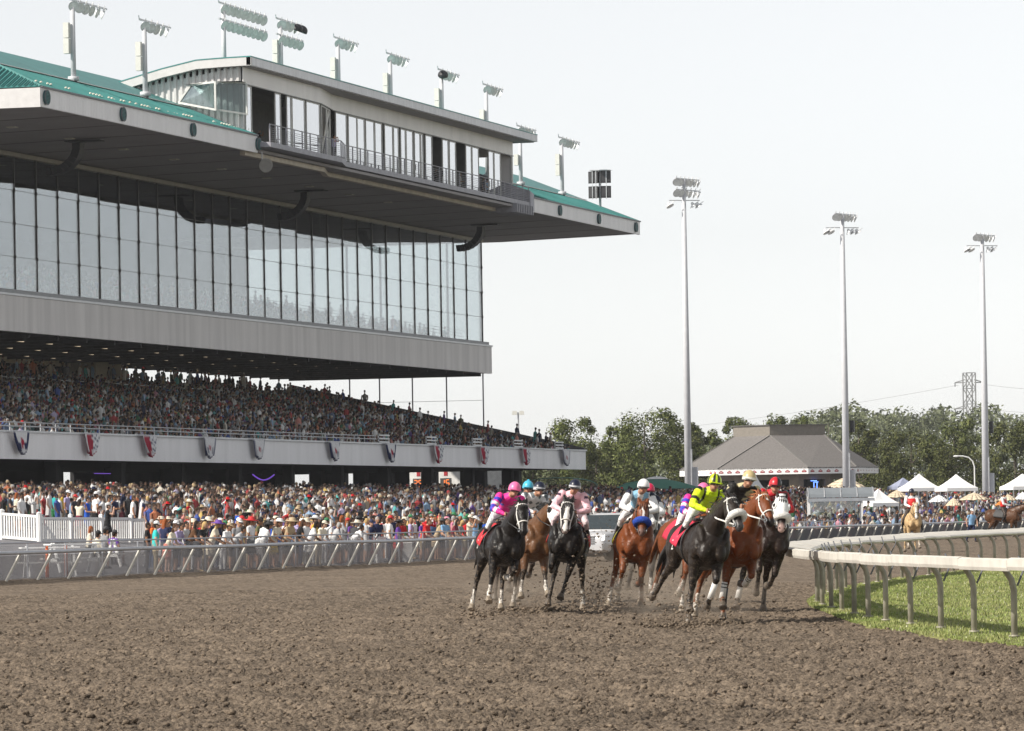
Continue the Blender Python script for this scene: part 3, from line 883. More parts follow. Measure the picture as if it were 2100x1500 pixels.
# glazed corner booth, its end pane raked
bo = [(293.15, 101.5), (292.05, 98.9), (292.05, 97.0), (293.65, 97.0)]
mb = MB()
mb.add([(293.05, 101.4, 28.55), (291.95, 98.4, 27.85), (291.95, 97.0, 27.5), (293.25, 97.0, 27.5), (293.05, 101.2, 29.42), (291.95, 98.4, 29.42), (291.95, 97.0, 29.42), (293.25, 97.0, 29.42),
        ], [(4, 5, 6, 7)]); mb.build('booth_roof', MULL, pbx)
def pane(a, b, c, d, nm='booth_pane', m=BOOTHGL, th=.02):
    mb = MB(); A, B_, C_, D_ = map(Vector, (a, b, c, d)); n = (B_ - A).cross(D_ - A).normalized() * th
    mb.hexa([A, B_, C_, D_, A + n, B_ + n, C_ + n, D_ + n]); return mb.build(nm, m, pbx)
pane((293.10, 101.4, 28.35), (292.00, 98.75, 27.75), (292.00, 98.75, 29.36), (293.10, 100.6, 29.36))
pane((292.00, 98.55, 27.62), (293.15, 97.05, 27.45), (293.15, 97.05, 29.36), (292.00, 98.55, 29.36))
for a, b in [((293.10, 101.5, 28.3), (291.95, 98.65, 27.66)), ((291.95, 98.65, 27.66), (293.20, 97.0, 27.4)), ((293.10, 101.5, 28.3), (293.10, 100.65, 29.4)), ((291.95, 98.65, 27.6), (291.95, 98.65, 29.4)), ((293.20, 97.0, 27.35), (293.20, 97.0, 29.4)), ((293.10, 100.65, 29.4), (291.95, 98.65, 29.4)), ((291.95, 98.65, 29.4), (293.20, 97.0, 29.4))]:
    mb = MB(); mb.bar(a, b, .12); mb.build('booth_frame', WHITEF, pbx)

# ================================================================== FLOODLIGHTS, SPEAKERS, BUNTING
LAMPBACK = mat('lamp_housing', (.74, .75, .76), .4, .1, var=.08)
LAMPGL = mat('lamp_reflector', (.80, .81, .81), .35, .0, var=.2, scale=4)  # pale diffuse colour stands in for the sky's reflection
BOXGREY = mat('ballast_box', (.66, .66, .62), .5, var=.06)
def lamp_meshes():
    a = MB(); rings = []
    for x, r_ in [(-.34, .06), (-.30, .10), (-.16, .13), (-.04, .29), (.02, .33), (.03, .33), (.03, .30), (-.03, .27), (-.08, .15)]:
        rings.append([(x, r_ * math.cos(t), r_ * math.sin(t)) for t in np.linspace(0, 2 * math.pi, 17)[:-1]])
    a.loft(rings)
    a.bar((-.1, 0, .0), (-.1, 0, .52), .05)
    b = MB(); b.tube([(-.012, 0, 0), (.012, 0, 0)], [.285, .285], 16)
    return a.mesh('floodlight', LAMPBACK), b.mesh('lens', LAMPGL)
LAMP_A, LAMP_B = lamp_meshes()
def lamp(parent, loc, yaw, tilt=R(35), sc=1.0):
    """Lamp facing horizontally `yaw`, tipped down by `tilt`."""
    o = link('floodlight', LAMP_A, parent, loc, (0, tilt, yaw)); o.scale = (sc,) * 3
    l = link('lens', LAMP_B, o)
    return o
DARKLAMP = mat('dark_visor', (.02, .02, .025), .5)
ords = ['first', 'second', 'third', 'fourth', 'fifth', 'sixth', 'seventh', 'eighth', 'ninth', 'tenth', 'eleventh', 'twelfth']
GRP_M = 'floodlight masts along the stand roof'
MASTS = [(272.7, 28.0, 32.7, 1, 6, 'roof floodlight mast nearest the camera, cut by the top of the picture'),
         (285.4, 28.1, 32.65, 1, 5, 'roof floodlight mast just in front of the press box end wall'),
         (300.8, 30.6, 35.2, 2, 9, 'tall mast with two long rows of lamps above the press box corner'),
         (312.8, 30.5, 35.3, 2, 5, 'mast on the press box with two rows and two black visors'),
         (325.8, 30.5, 35.2, 1, 5, 'single row mast behind the press box, right of the black visor mast'),
         (338.5, 30.4, 35.2, 1, 5, 'single row mast with twin grey boxes above the middle of the press box'),
         (351.9, 30.4, 35.15, 1, 5, 'mast above the press box whose first lamp is black'),
         (364.4, 28.0, 35.05, 1, 5, 'last mast standing clear above the far end of the press box roof'),
         (374.3, 28.0, 32.55, 1, 5, 'mast half hidden by the far corner of the press box roof'),
         (387.3, 28.0, 32.55, 1, 6, 'mast alone on the teal roof beyond the press box')]
for i, (x, z0, z1, rows, nl, lab) in enumerate(MASTS):
    t = thing('floodlight_mast', lab, 'floodlight mast', (x, 101.0, z0), 0, GRP_M)
    h = z1 - z0
    mb = MB(); mb.tube([(0, 0, -.5), (0, 0, h)], [.17, .14], 12); mb.tube([(0, 0, .0), (0, 0, .25)], [.34, .34], 12); mb.build('pole', GREYPOLE, t, True)
    mb = MB(); mb.tube([(0, 0, -1.0), (0, 0, -.02)], [.12, .22], 10); mb.build('pole_foot', DARKSTEEL, t, True)
    nb = 1 if (i in (8,)) else 2
    if i != 2:
        for q in range(nb):
            mb = MB(); mb.box((-.55, -.12 + .2, h * .36 + q * h * .20 - .1), (-.18, .42, h * .36 + (q + 1) * h * .20 - .14)); mb.build('ballast_box', BOXGREY, t)
    for r_ in range(rows):
        z = h - 1.05 * r_
        off = 0.0
        mb = MB(); mb.bar((-.9, 0, z + .12), (nl * 1.02 - .2, 0, z + .12), .10); mb.build('cross_arm', GALV, t)
        for k in range(nl):
            f = k / max(1, nl - 1)
            yaw = (math.pi + R(30) + f * R(80)) if rows == 1 or i == 3 and r_ == 0 else math.pi + R(58) + f * R(8)
            L_ = lamp(t, (-.1 + k * 1.02, -.12, z - .28), yaw, R(24))
            if (i == 3 and r_ == 0 and k >= 3) or (i == 6 and k == 0):
                mb = MB(); mb.ell((.12, 0, .04), (.40, .40, .36), 12, 6, zmin=-.3); mb.build('visor', DARKLAMP, L_)
    mb = MB(); mb.bar((-.9, 0, h + .12), (-1.0, .0, h + .35), .05); mb.build('lightning_rod', GALV, t)

# speaker cluster on a mast at the far roof corner
t = thing('loudspeaker_mast', 'mast with two tiers of black loudspeaker cabinets on the far roof corner', 'loudspeakers', (393.6, 99.4, 27.4))
t.scale = (.74, .74, .80)
mb = MB(); mb.tube([(0, 0, -.3), (0, 0, 3.6)], .14, 10); mb.build('pole', GREYPOLE, t, True)
for z in (.75, 2.3):
    for sx, sy, rz in ((-.15, -.72, .25), (-.1, .55, -.2)):
        mb = MB(); w = .58
        mb.hexa([(-.5, -w, 0), (.5, -w * .8, .1), (.5, w * .8, .1), (-.5, w, 0), (-.5, -w, 1.25), (.5, -w * .8, 1.2), (.5, w * .8, 1.2), (-.5, w, 1.25)])
        o = mb.build('cabinet', BLACK, t, loc=(sx, sy, z), rot=(0, 0, rz))
        mb = MB(); mb.box((-.52, -w * .8, .15), (-.503, w * .8, 1.1)); mb.build('grille', mat('speaker_grille', (.05, .05, .055), .8) if 'speaker_grille' not in bpy.data.materials else bpy.data.materials['speaker_grille'], o)
    for q in (-.9, -.3, .3, .7):
        mb = MB(); mb.bar((-.65, q, z - .1), (-.65, q, z + 1.35), .09); mb.build('bracket', GALV, t)
mb = MB(); mb.box((-.75, -1.25, 3.62), (.5, 1.0, 3.70)); mb.build('top_frame', GALV, t)

# curved line arrays below the eave
for i, (tp, bt, lab) in enumerate([((276.84, 102.3), (103, 350), 'black curved speaker array hanging under the near end of the roof'),
                                   ((326.26, 103.7), (582, 436), 'black curved speaker array hanging under the middle of the press box'),
                                   ((371.54, 103.6), (943, 503), 'black curved speaker array hanging at the far end of the glazing')]):
    t = thing('speaker_array', lab, 'loudspeaker', (tp[0], tp[1], 24.72), 0, 'line arrays under the roof')
    n = 9
    mb = MB(); mb.box((-.5, -1.5, -.02), (.5, .7, .05)); mb.build('mounting_plate', BLACK, t)
    for k in range(n):
        f = k / (n - 1)
        a = R(5 + 78 * f)
        y = 1.7 * (1 - math.cos(f * math.pi / 2)) * 1.05; z = -.25 - 1.5 * math.sin(f * math.pi / 2)
        mb = MB(); mb.hexa([(-.42, -.24, -.14), (.42, -.24, -.19), (.42, .24, -.16), (-.42, .24, -.16), (-.42, -.24, .19), (.42, -.24, .19), (.42, .24, .12), (-.42, .24, .12)])
        mb.build('array_box', BLACK, t, loc=(0, y, z), rot=(a, 0, 0))
t = thing('round_loudspeaker', 'round grey dish speaker hung below the near end of the walkway', 'loudspeaker', (293.6, 95.9, 24.15))
mb = MB(); rings = [[(x, r_ * math.cos(a), r_ * math.sin(a)) for a in np.linspace(0, 2 * math.pi, 25)[:-1]] for x, r_ in [(.25, .05), (.12, .28), (-.02, .45), (-.06, .46), (-.06, .40), (0, .2)]]
mb.loft(rings); mb.build('dish', mat('dish_grey', (.30, .29, .27), .6), t, True)
mb = MB(); mb.bar((.1, .3, 0), (.1, .3, .9), .05); mb.build('hanger', GALV, t)

# pleated flag bunting on the deck fascia
BUNT_X = [40, 186, 303, 428, 529, 684, 799, 897, 991, 1077, 1159]
BCLOTH = mat('bunting_cloth', (1, 1, 1), .85, var=.08, scale=6, attr=True, spec=.2)
blabs = ['red centred bunting nearest the left edge, mostly white', 'bunting with a broad red left half, second from the near end', 'red sided bunting with white edge, third from the near end',
         'narrow white and navy bunting, fourth from the near end', 'pale bunting with navy right edge, fifth from the near end', 'navy and white bunting right of the near railing, sixth along',
         'bunting below the first slatted rack, seventh along', 'red left sided bunting below the second slatted rack', 'red bunting below the third slatted rack', 'dark red bunting below the fourth slatted rack', 'last bunting by the end of the deck, navy and white']
for i, px in enumerate(BUNT_X):
    top = onY(px, np.interp(px, [0, 1197], [888, 922]), 99.55)
    t = thing('bunting', blabs[i], 'bunting', (top.x, 99.55, 7.0), 0, 'flag bunting along the deck fascia')
    mb = MB(); nu, nv = 15, 10
    red = i in (1, 2, 7, 8, 9)
    r_ = random.Random(i)
    sk = r_.uniform(-.3, .3)
    V_, Cc = [], []
    for b in range(nv):
        v = b / (nv - 1)
        for a in range(nu):
            u = a / (nu - 1) * 2 - 1
            wid = 1.25 * (1 - .55 * v ** 1.2)
            drop = 1.36 * v * (1 - .18 * abs(u) * v)
            V_.append((u * wid + sk * v, -.10 - .10 * math.sin(u * 13 + i) * (.3 + v), -drop))
            au = (u + 1) / 2
            w_, n_, rd = (.72, .72, .74), (.02, .03, .10), (.36, .02, .05)
            if red: c = w_ if au < .14 else rd if au < .46 else w_ if (a + b) % 4 else n_
            else: c = n_ if au < .14 or au > .86 else w_
            if (u - .2 * sk) ** 2 * 2 + (v - .5) ** 2 * 3 < .09: c = rd
            if not red and .55 < v < .8 and abs(abs(u) - .45) < .16: c = n_
            if v > .90: c = n_ if not red else rd
            if v < .06: c = (.5, .5, .52)
            Cc.append(c)
    for a, c in zip(V_, Cc): mb.v.append(a); mb.c.append(c)
    for b in range(nv - 1):
        for a in range(nu - 1):
            mb.f.append((b * nu + a, b * nu + a + 1, (b + 1) * nu + a + 1, (b + 1) * nu + a)); mb.mi.append(0)
    o = mb.build('cloth', BCLOTH, t, True)
    md = o.modifiers.new('thick', 'SOLIDIFY'); md.thickness = .012
    mb = MB(); mb.bar((-1.25, -.06, .02), (1.25, -.06, .02), .03); mb.build('cord', GALV, t)

# ================================================================== OUTER RAIL AND SPECTATOR FENCE
MESHF = mesh_cloth('screen_mesh', (.30, .29, .30), .42)
MESH_SHADE = mesh_cloth('screen_mesh_shaded', (.11, .115, .13), .80)  # same mesh with the shade behind it put into a darker colour
CLEAR = mesh_cloth('clear_panel', (.5, .5, .52), .16)
RAILSTEEL = mat('outer_rail_steel', (.40, .41, .44), .4, .35, var=.1, scale=4)
SLANT = mat('slanted_post', (.52, .50, .45), .6, var=.12, scale=5)
orail = thing('outer_rail', 'steel outer track rail on slanted posts with mesh screens before the crowd', 'rail')
xs_f = list(np.arange(126.4, 330, 2.44))
for x in xs_f:
    y = float(fence_y(x)) - .25
    mb = MB(); mb.bar((x, y + .12, -.1), (x + .55, y - .22, .87), .062, .062); mb.build('slanted_post', SLANT, orail)
for a, b in zip(xs_f[:-1], xs_f[1:]):
    ya, yb = float(fence_y(a)) - .25, float(fence_y(b)) - .25
    mb = MB(); mb.hexa([(a, ya + .18, -.02), (b, yb + .18, -.02), (b, yb + .19, -.02), (a, ya + .19, -.02), (a, ya + .02, .80), (b, yb + .02, .80), (b, yb + .03, .80), (a, ya + .03, .80)])
    mb.build('mesh_screen', MESHF if a < 196 else MESH_SHADE, orail)
mb = MB(); mb.tube([(x, float(fence_y(x)) - .48, .90 + .012 * math.sin(x * .35)) for x in np.arange(124, 334, 1.2)], .06, 8); mb.build('top_rail', RAILSTEEL, orail, True)
far_or = MB(); far_or.tube([(x, float(fence_y(x)) - .48, .90) for x in np.arange(334, 520, 6)], .05, 6); far_or.build('top_rail', RAILSTEEL, orail)
mb = MB()
for x in np.arange(332, 520, 2.44): mb.bar((x, float(fence_y(x)) - .13, -.1), (x + .55, float(fence_y(x)) - .46, .87), .08)
mb.build('slanted_post_far', SLANT, orail, kind='stuff')
mb = MB(); a, b = 330.0, 520.0; mb.hexa([(a, fence_y(a) - .06, -.02), (b, fence_y(b) - .06, -.02), (b, fence_y(b) - .05, -.02), (a, fence_y(a) - .05, -.02), (a, fence_y(a) - .2, .80), (b, fence_y(b) - .2, .80), (b, fence_y(b) - .19, .80), (a, fence_y(a) - .19, .80)]); mb.build('mesh_screen', MESH_SHADE, orail)
sf = thing('spectator_fence', 'low steel fence with clear panels just behind the outer rail', 'fence')
xs2 = list(np.arange(128, 262, 3.1))
post = MB(); post.tube([(0, 0, -.1), (0, 0, 1.18)], .028, 6); pme_ = post.mesh('fence_post', RAILSTEEL)
for x in xs2: link('fence_post', pme_, sf, (x, float(fence_y(x)) + 1.15, 0))
for a, b in zip(xs2[:-1], xs2[1:]):
    ya, yb = float(fence_y(a)) + 1.15, float(fence_y(b)) + 1.15
    mb = MB(); mb.hexa([(a + .05, ya, .06), (b - .05, yb, .06), (b - .05, yb + .01, .06), (a + .05, ya + .01, .06), (a + .05, ya, 1.08), (b - .05, yb, 1.08), (b - .05, yb + .01, 1.08), (a + .05, ya + .01, 1.08)]); mb.build('clear_panel', CLEAR, sf)
mb = MB(); mb.tube([(x, float(fence_y(x)) + 1.15, 1.17) for x in np.arange(126, 262, 2)], .03, 6); mb.build('fence_rail', RAILSTEEL, sf)

# white picket fences on the apron
def picket_fence(label, path, h, first=0.0, spacing=.17, group='white picket fences'):
    t = thing('picket_fence', label, 'fence', (0, 0, 0), 0, group)
    pk = MB(); pk.box((-.045, -.015, .10), (.045, .015, h - .08)); pkm = pk.mesh('picket', WHITE)
    ps = MB(); ps.box((-.075, -.075, -.2), (.075, .075, h + .08)); ps.hexa([(-.09, -.09, h + .08), (.09, -.09, h + .08), (.09, .09, h + .08), (-.09, .09, h + .08), (-.02, -.02, h + .15), (.02, -.02, h + .15), (.02, .02, h + .15), (-.02, .02, h + .15)])
    psm = ps.mesh('fence_post', WHITE)
    for (x0, y0), (x1, y1) in zip(path[:-1], path[1:]):
        L_ = math.hypot(x1 - x0, y1 - y0); ang = math.atan2(y1 - y0, x1 - x0)
        n = int(L_ / spacing)
        for k in range(1, n):
            f = k / n; x, y = x0 + (x1 - x0) * f, y0 + (y1 - y0) * f
            link('picket', pkm, t, (x, y, apron_z(y)), (0, 0, ang))
        for f in np.linspace(0, 1, max(2, int(round(L_ / 2.5)) + 1)):
            x, y = x0 + (x1 - x0) * f, y0 + (y1 - y0) * f
            link('fence_post', psm, t, (x, y, apron_z(y)), (0, 0, ang))
        for z in (.12, h - .05):
            mb = MB(); mb.bar((x0, y0, apron_z(y0) + z), (x1, y1, apron_z(y1) + z), .08, .10); mb.build('fence_rail', WHITE, t)
    return t
pa, pb_ = onZ(-60, 1101, .95), onZ(80, 1110, .95)
FA = gd(-70, 203); FB = gd(80, 198); FC = gd(268, 206); FD = gd(357, 211); FE = gd(470, 214)
picket_fence('long white picket fence at the near end of the apron', [(FA.x, FA.y), (FB.x, FB.y)], 1.12, spacing=.20)
picket_fence('white picket fence behind the seated people and the wooden tables', [(FB.x, FB.y), (FC.x, FC.y)], 1.05, spacing=.20)
picket_fence('white picket fence between the standing crowd and the hat wearers', [(FC.x, FC.y), (FD.x, FD.y), (FE.x, FE.y)], 1.0, spacing=.22)
G1, G2 = gd(772, 190.5), gd(818, 191.5)
picket_fence('short white gate of wide pickets close to the outer rail', [(G1.x, G1.y), (G2.x, G2.y)], 1.0, spacing=.24)
t = thing('white_bin', 'boxy white enclosure joined to the picket gate by the outer rail', 'enclosure', (*gd(826, 191.6).xy, 0), .3)
mb = MB(); mb.box((-.4, -.35, 0), (.5, .35, .95)); mb.build('body', WHITE, t); mb = MB(); mb.box((-.45, -.4, .953), (.55, .4, 1.02)); mb.build('lid', WHITE, t)

# A-frame picnic tables by the rail
def picnic(x, D, rz, lab, z=0):
    p = gd(x, D)
    t = thing('picnic_table', lab, 'picnic table', (p.x, p.y, apron_z(p.y)), rz, 'white picnic tables by the rail')
    for s in (-.75, .75):
        mb = MB(); mb.bar((s, -.75, 0), (s, -.06, .98), .05, .14); mb.bar((s, .75, 0), (s, .06, .98), .05, .14); mb.build('trestle', WHITE, t)
        mb = MB(); mb.bar((s * .93, -.72, .42), (s * .93, .72, .42), .05, .10); mb.build('bearer', WHITE, t)
    for k in range(4):
        mb = MB(); mb.box((-.95, -.40 + k * .2, .94), (.95, -.215 + k * .2, .985)); mb.build('table_plank', WHITE, t)
    for s in (-1, 1):
        mb = MB(); mb.box((-.95, s * .62 - .14, .46), (.95, s * .62 + .14, .50)); mb.build('bench_plank', WHITE, t)
    return t
picnic(100, 158, R(-62), 'white trestle picnic table seen end on, left of the seated man')
picnic(150, 166, R(-50), 'white picnic table with orange cup just behind the end on trestle')
picnic(270, 176, R(-48), 'white picnic table with the seated group beside it')
ORANGE = mat('orange_plastic', (.75, .16, .05), .5)
for px, D in ((95, 154), (134, 157)):
    p = gd(px, D)
    t = thing('delineator_post', 'orange marker post left of the other behind the rail screen' if px < 100 else 'orange marker post under the second picnic table', 'marker post', (p.x, p.y, 0), 0, 'orange marker posts')
    mb = MB(); mb.tube([(0, 0, .05), (0, 0, 1.05)], [.06, .045], 8); mb.build('post', ORANGE, t, True)
    mb = MB(); mb.tube([(0, 0, 0), (0, 0, .06)], [.2, .18], 10); mb.build('base', BLACK, t)

# metal bleacher benches among the crowd at the near end
p = gd(80, 232)
t = thing('bleacher', 'small aluminium bleacher of plank seats behind the picket fence', 'bleacher', (p.x, p.y, apron_z(p.y)), R(2))
for k in range(4):
    for q in range(2):
        mb = MB(); mb.box((-5, k * .65 + q * .16, .42 + k * .38), (5, k * .65 + q * .16 + .14, .46 + k * .38)); mb.build('plank', GALV, t)
for s in (-4.5, 0, 4.5):
    mb = MB()
    for k in range(4): mb.box((s, k * .65 + .05, 0), (s + .06, k * .65 + .11, .418 + k * .38))
    mb.build('frame', GALV, t)

# ================================================================== TALL LIGHT POLES
def tall_pole(px, D, ztop, lab, seed, arms):
    p = gd(px, D); k_ = D / 380.0
    t = thing('light_pole', lab, 'light pole', (p.x, p.y, apron_z(p.y) - .1), 0, 'tall floodlight poles')
    h = ztop - apron_z(p.y)
    mb = MB(); mb.tube([(0, 0, 0), (0, 0, h * .5), (0, 0, h)], [.31 * k_, .24 * k_, .16 * k_], 14); mb.build('pole', GREYPOLE, t, True)
    mb = MB(); mb.box((.20, -.75, 1.2), (.75, -.30, 3.6)); mb.build('cabinet', GREYPOLE, t)
    mb = MB(); mb.box((-.30, -.40, .8), (.0, -.315, 5.2)); mb.build('cable_duct', GALV, t)
    r_ = random.Random(seed)
    for z, rows, yaw0 in arms:
        a = Vector((.95, -.32, 0)); 
        mb = MB(); mb.bar(a * -1.4 + up * (h + z + .35), a * 2.6 + up * (h + z + .35), .10); mb.build('cross_arm', GALV, t)
        for k in range(rows):
            f = k / max(1, rows - 1)
            q = a * (-1.2 + 3.8 * f) + up * (h + z)
            lamp(t, q, math.pi + yaw0 + f * R(75), R(26), 1.12)
    return t, h
t, h = tall_pole(1413, 440, 31.9, 'tallest looking light pole, left of the grey roofed pavilion', 1, [(-.3, 7, R(25)), (-1.3, 6, R(35))])
for dx in (-1.4, 1.0, 1.5): lamp(t, (dx * .5, -dx * .8, h - 2.4), R(250) if dx < 0 else R(300), R(58), 1.15)
mb = MB(); mb.bar((-.7, 1.2, h - 1.9), (.7, -1.3, h - 1.9), .08); mb.build('cross_arm', GALV, t)
t, h = tall_pole(1737, 465, 30.0, 'light pole rising before the right half of the pavilion roof', 2, [(-.3, 7, R(25))])
for dx in (-1.7, -1.2, .8, 1.2, 1.7): lamp(t, (dx * .5, -dx * .8, h - 1.7), R(250) if dx < 0 else R(300), R(58), 1.15)
mb = MB(); mb.bar((-.9, 1.4, h - 1.25), (.9, -1.4, h - 1.25), .08); mb.build('cross_arm', GALV, t)
mb = MB(); mb.box((.25, -.75, 7.2), (.7, -.35, 8.3)); mb.build('loudspeaker', BLACK, t)
t, h = tall_pole(2023, 490, 29.2, 'rightmost light pole, between white tents and the lattice pylon', 3, [(-.3, 6, R(25))])
for dx in (-1.7, -1.2, .8, 1.3): lamp(t, (dx * .5, -dx * .8, h - 1.5), R(250) if dx < 0 else R(300), R(58), 1.15)
mb = MB(); mb.bar((-.9, 1.4, h - 1.05), (.9, -1.4, h - 1.05), .08); mb.build('cross_arm', GALV, t)
mb = MB(); mb.box((.25, -.75, 7.6), (.7, -.35, 8.8)); mb.build('loudspeaker', BLACK, t)

# ================================================================== PAVILION
def cam_local(px, D, z=0):
    """Placement frame: origin in column px at depth D, local x across the view, local y away from it."""
    p = gd(px, D, z)
    return p, math.atan2(rgt.y, rgt.x)
SHING = mat('grey_shingle', (.16, .15, .145), .9, var=.14, scale=6, bump=.4, bscale=14)
CUP_L = mat('cupola_boards', (.20, .18, .155), .8, var=.12, scale=4)
BAND = mat('white_fascia_board', (.80, .79, .78), .5, var=.04)
EMB_R = mat('emblem_red', (.38, .03, .04), .5)
EMB_D = mat('emblem_dark', (.10, .02, .03), .5)
p, rz = cam_local(1600, 505)
gz = apron_z(p.y)
t = thing('pavilion', 'grey shingle roofed octagonal pavilion with white emblem fascia and flat cupola', 'pavilion', (p.x, p.y, 0), rz)
SZ = 505 / 450
E_ = [(x * SZ, y * SZ) for x, y in [(-9.2, .5), (-6.0, -5.6), (2.2, -7.6), (6.75, -5.2), (9.2, .8), (6.2, 7), (-1.5, 8.5), (-6.5, 6.5)]]
C_ = [(x * SZ, y * SZ) for x, y in [(-4.1, .6), (-1.0, -3.2), (4.1, -1.2), (1.0, 3.2)]]
ZE, ZC = 6.13, 9.54
def rf(pts, nm='roof_slope'):
    mb = MB(); n_ = len(pts); mb.add([Vector(q) for q in pts] + [Vector(q) - up * .12 for q in pts], [tuple(range(n_)), tuple(range(2 * n_ - 1, n_ - 1, -1))] + [(i, n_ + i, n_ + (i + 1) % n_, (i + 1) % n_) for i in range(n_)])
    mb.build(nm, SHING, t)
def e3(i): return (E_[i][0], E_[i][1], ZE)
def c3(i): return (C_[i][0], C_[i][1], ZC)
for f in [[e3(0), e3(1), c3(1), c3(0)], [e3(1), e3(2), c3(1)], [e3(2), e3(3), c3(2), c3(1)], [e3(3), e3(4), c3(2)], [e3(4), e3(5), c3(3), c3(2)], [e3(5), e3(6), c3(3)], [e3(6), e3(7), c3(0), c3(3)], [e3(7), e3(0), c3(0)]]: rf(f)
mb = MB()
for a, b in ((1, 1), (2, 1), (3, 2), (0, 0)): mb.bar(Vector(e3(a)) + up * .03, Vector(c3(b)) + up * .03, .22, .06)
mb.build('ridge_cap', mat('ridge_cap', (.21, .20, .19), .9), t)
mb = MB(); mb.prism([(x * 1.02, y * 1.02) for x, y in C_], ZC - .12, ZC + 1.0); cu = mb.build('cupola', CUP_L, t)
mb = MB(); mb.prism([(x * 1.07, y * 1.07) for x, y in C_], ZC + 1.003, ZC + 1.09); mb.build('cupola_cap', mat('cupola_cap', (.12, .115, .11), .8), cu)
for i in range(8):
    a, b = Vector((*E_[i], 0)), Vector((*E_[(i + 1) % 8], 0))
    d_ = (b - a).normalized(); nrm = Vector((d_.y, -d_.x, 0))
    mb = MB(); mb.hexa([a + up * (ZE - .66), b + up * (ZE - .66), b - nrm * .15 + up * (ZE - .66), a - nrm * .15 + up * (ZE - .66), a + up * (ZE - .02), b + up * (ZE - .02), b - nrm * .15 + up * (ZE - .02), a - nrm * .15 + up * (ZE - .02)])
    fb = mb.build('fascia_board', BAND, t)
    if i in (0, 1, 2, 3):
        L_ = (b - a).length; n_ = max(2, int(L_ / .84))
        for k in range(n_):
            q = a + d_ * (L_ * (k + .5) / n_) + nrm * .012 + up * (ZE - .36)
            if i == 0 and k < n_ - 2 or i == 3 and k >= 1:
                mb = MB(); mb.bar(q - d_ * .12, q + d_ * .12, .02, .16); mb.build('faded_mark', mat('faded_mark', (.62, .52, .50), .6) if 'faded_mark' not in bpy.data.materials else bpy.data.materials['faded_mark'], fb); continue
            # small scrolled cartouche: dark outline, red field, pale bar
            for m_, s_, o_ in ((EMB_D, 1.0, 0.0), (EMB_R, .8, .006)):
                mb = MB(); sh = [(-.25, -.10), (-.16, -.13), (.16, -.13), (.25, -.10), (.23, .02), (.13, .07), (.06, .14), (-.06, .14), (-.13, .07), (-.23, .02)]
                P_ = [q + d_ * (x * s_) + up * (y * s_) + nrm * o_ for x, y in sh]
                mb.add(P_ + [v - nrm * .005 for v in P_], [tuple(range(10)), tuple(range(19, 9, -1))] + [(j, 10 + j, 10 + (j + 1) % 10, (j + 1) % 10) for j in range(10)]); mb.build('emblem', m_, fb)
            mb = MB(); mb.bar(q - d_ * .12 + nrm * .012, q + d_ * .12 + nrm * .012, .004, .035, side=nrm); mb.build('emblem_bar', BAND, fb)
mb = MB(); inner = [(x * .93, y * .93) for x, y in E_]; mb.prism(inner, ZE - .30, ZE - .26); mb.build('eave_ceiling', mat('pavilion_ceiling', (.20, .17, .14), .9), t)
# walls set back under the eaves: tan piers and dark serving openings
WALLP = mat('pavilion_wall', (.24, .20, .16), .8, var=.1)
core = [(x * .66, y * .66) for x, y in E_]
for i in range(8):
    a, b = Vector((*core[i], 0)), Vector((*core[(i + 1) % 8], 0))
    for f0, f1, nm, m_, z0, z1 in ((0, .16, 'pier', WALLP, gz - .5, ZE - .31), (.84, 1, 'pier', WALLP, gz - .5, ZE - .31), (.16, .84, 'counter_front', WALLP, gz - .5, gz + 1.15), (.16, .84, 'opening_header', WALLP, ZE - 1.2, ZE - .31)):
        q0, q1 = a.lerp(b, f0), a.lerp(b, f1); d_ = (b - a).normalized(); nrm = Vector((d_.y, -d_.x, 0)) * -.25
        mb = MB(); mb.hexa([q0 + up * z0, q1 + up * z0, q1 + nrm + up * z0, q0 + nrm + up * z0, q0 + up * z1, q1 + up * z1, q1 + nrm + up * z1, q0 + nrm + up * z1]); mb.build(nm, m_, t)
mb = MB(); mb.prism([(x * .35, y * .35) for x, y in E_], gz - .5, ZE - .32); mb.build('kitchen_core', DARKIN, t)
for x, y, w in ((-1.2, -4.9, .75), (-2.8, -4.6, .35)):
    mb = MB(); mb.box((x, y, ZE - .55), (x + w, y + .15, ZE - .47)); mb.build('lit_tube', GLOWSTRIP, t)
NEON = mat('blue_neon', (.1, .2, .9), .5, emit=(.12, .25, 1.0), estr=3.0)
mb = MB(); q = Vector((3.0, -5.1, 4.1))
for a, b in [((-.3, -.7), (.25, -.7)), ((.25, -.7), (.25, .6)), ((.25, .6), (.75, .6)), ((-.1, .75), (.6, .75)), ((.6, -.1), (.6, .6)), ((-.3, -.7), (-.3, -.45))]:
    mb.bar(q + Vector((a[0] * .9, 0, a[1] * .9)), q + Vector((b[0] * .9, 0, b[1] * .9)), .07)
mb.build('neon_sign', NEON, t)

# ================================================================== GLAZED SHELTER
p, rz = cam_local(1657, 292); gz = apron_z(p.y)
t = thing('shelter', 'open shelter with curved glazed barrel roof on white posts beside the rail', 'shelter', (p.x, p.y, gz), rz)
W_ = 3.9; ROOFGL = mat('smoked_roof_panel', (.20, .22, .24), .25, var=.08, scale=2)
arc = [( -.85 * math.cos(a) + .1, .62 * math.sin(a)) for a in np.linspace(R(5), R(150), 9)]
for k in range(4):
    mb = MB(); x0, x1 = W_ * k / 4 + .03, W_ * (k + 1) / 4 - .03
    for (y0, z0), (y1, z1) in zip(arc[:-1], arc[1:]):
        mb.hexa([(x0, y0, 2.3 + z0), (x1, y0, 2.3 + z0), (x1, y1, 2.3 + z1), (x0, y1, 2.3 + z1), (x0, y0, 2.32 + z0), (x1, y0, 2.32 + z0), (x1, y1, 2.32 + z1), (x0, y1, 2.32 + z1)])
    mb.build('roof_panel', ROOFGL, t)
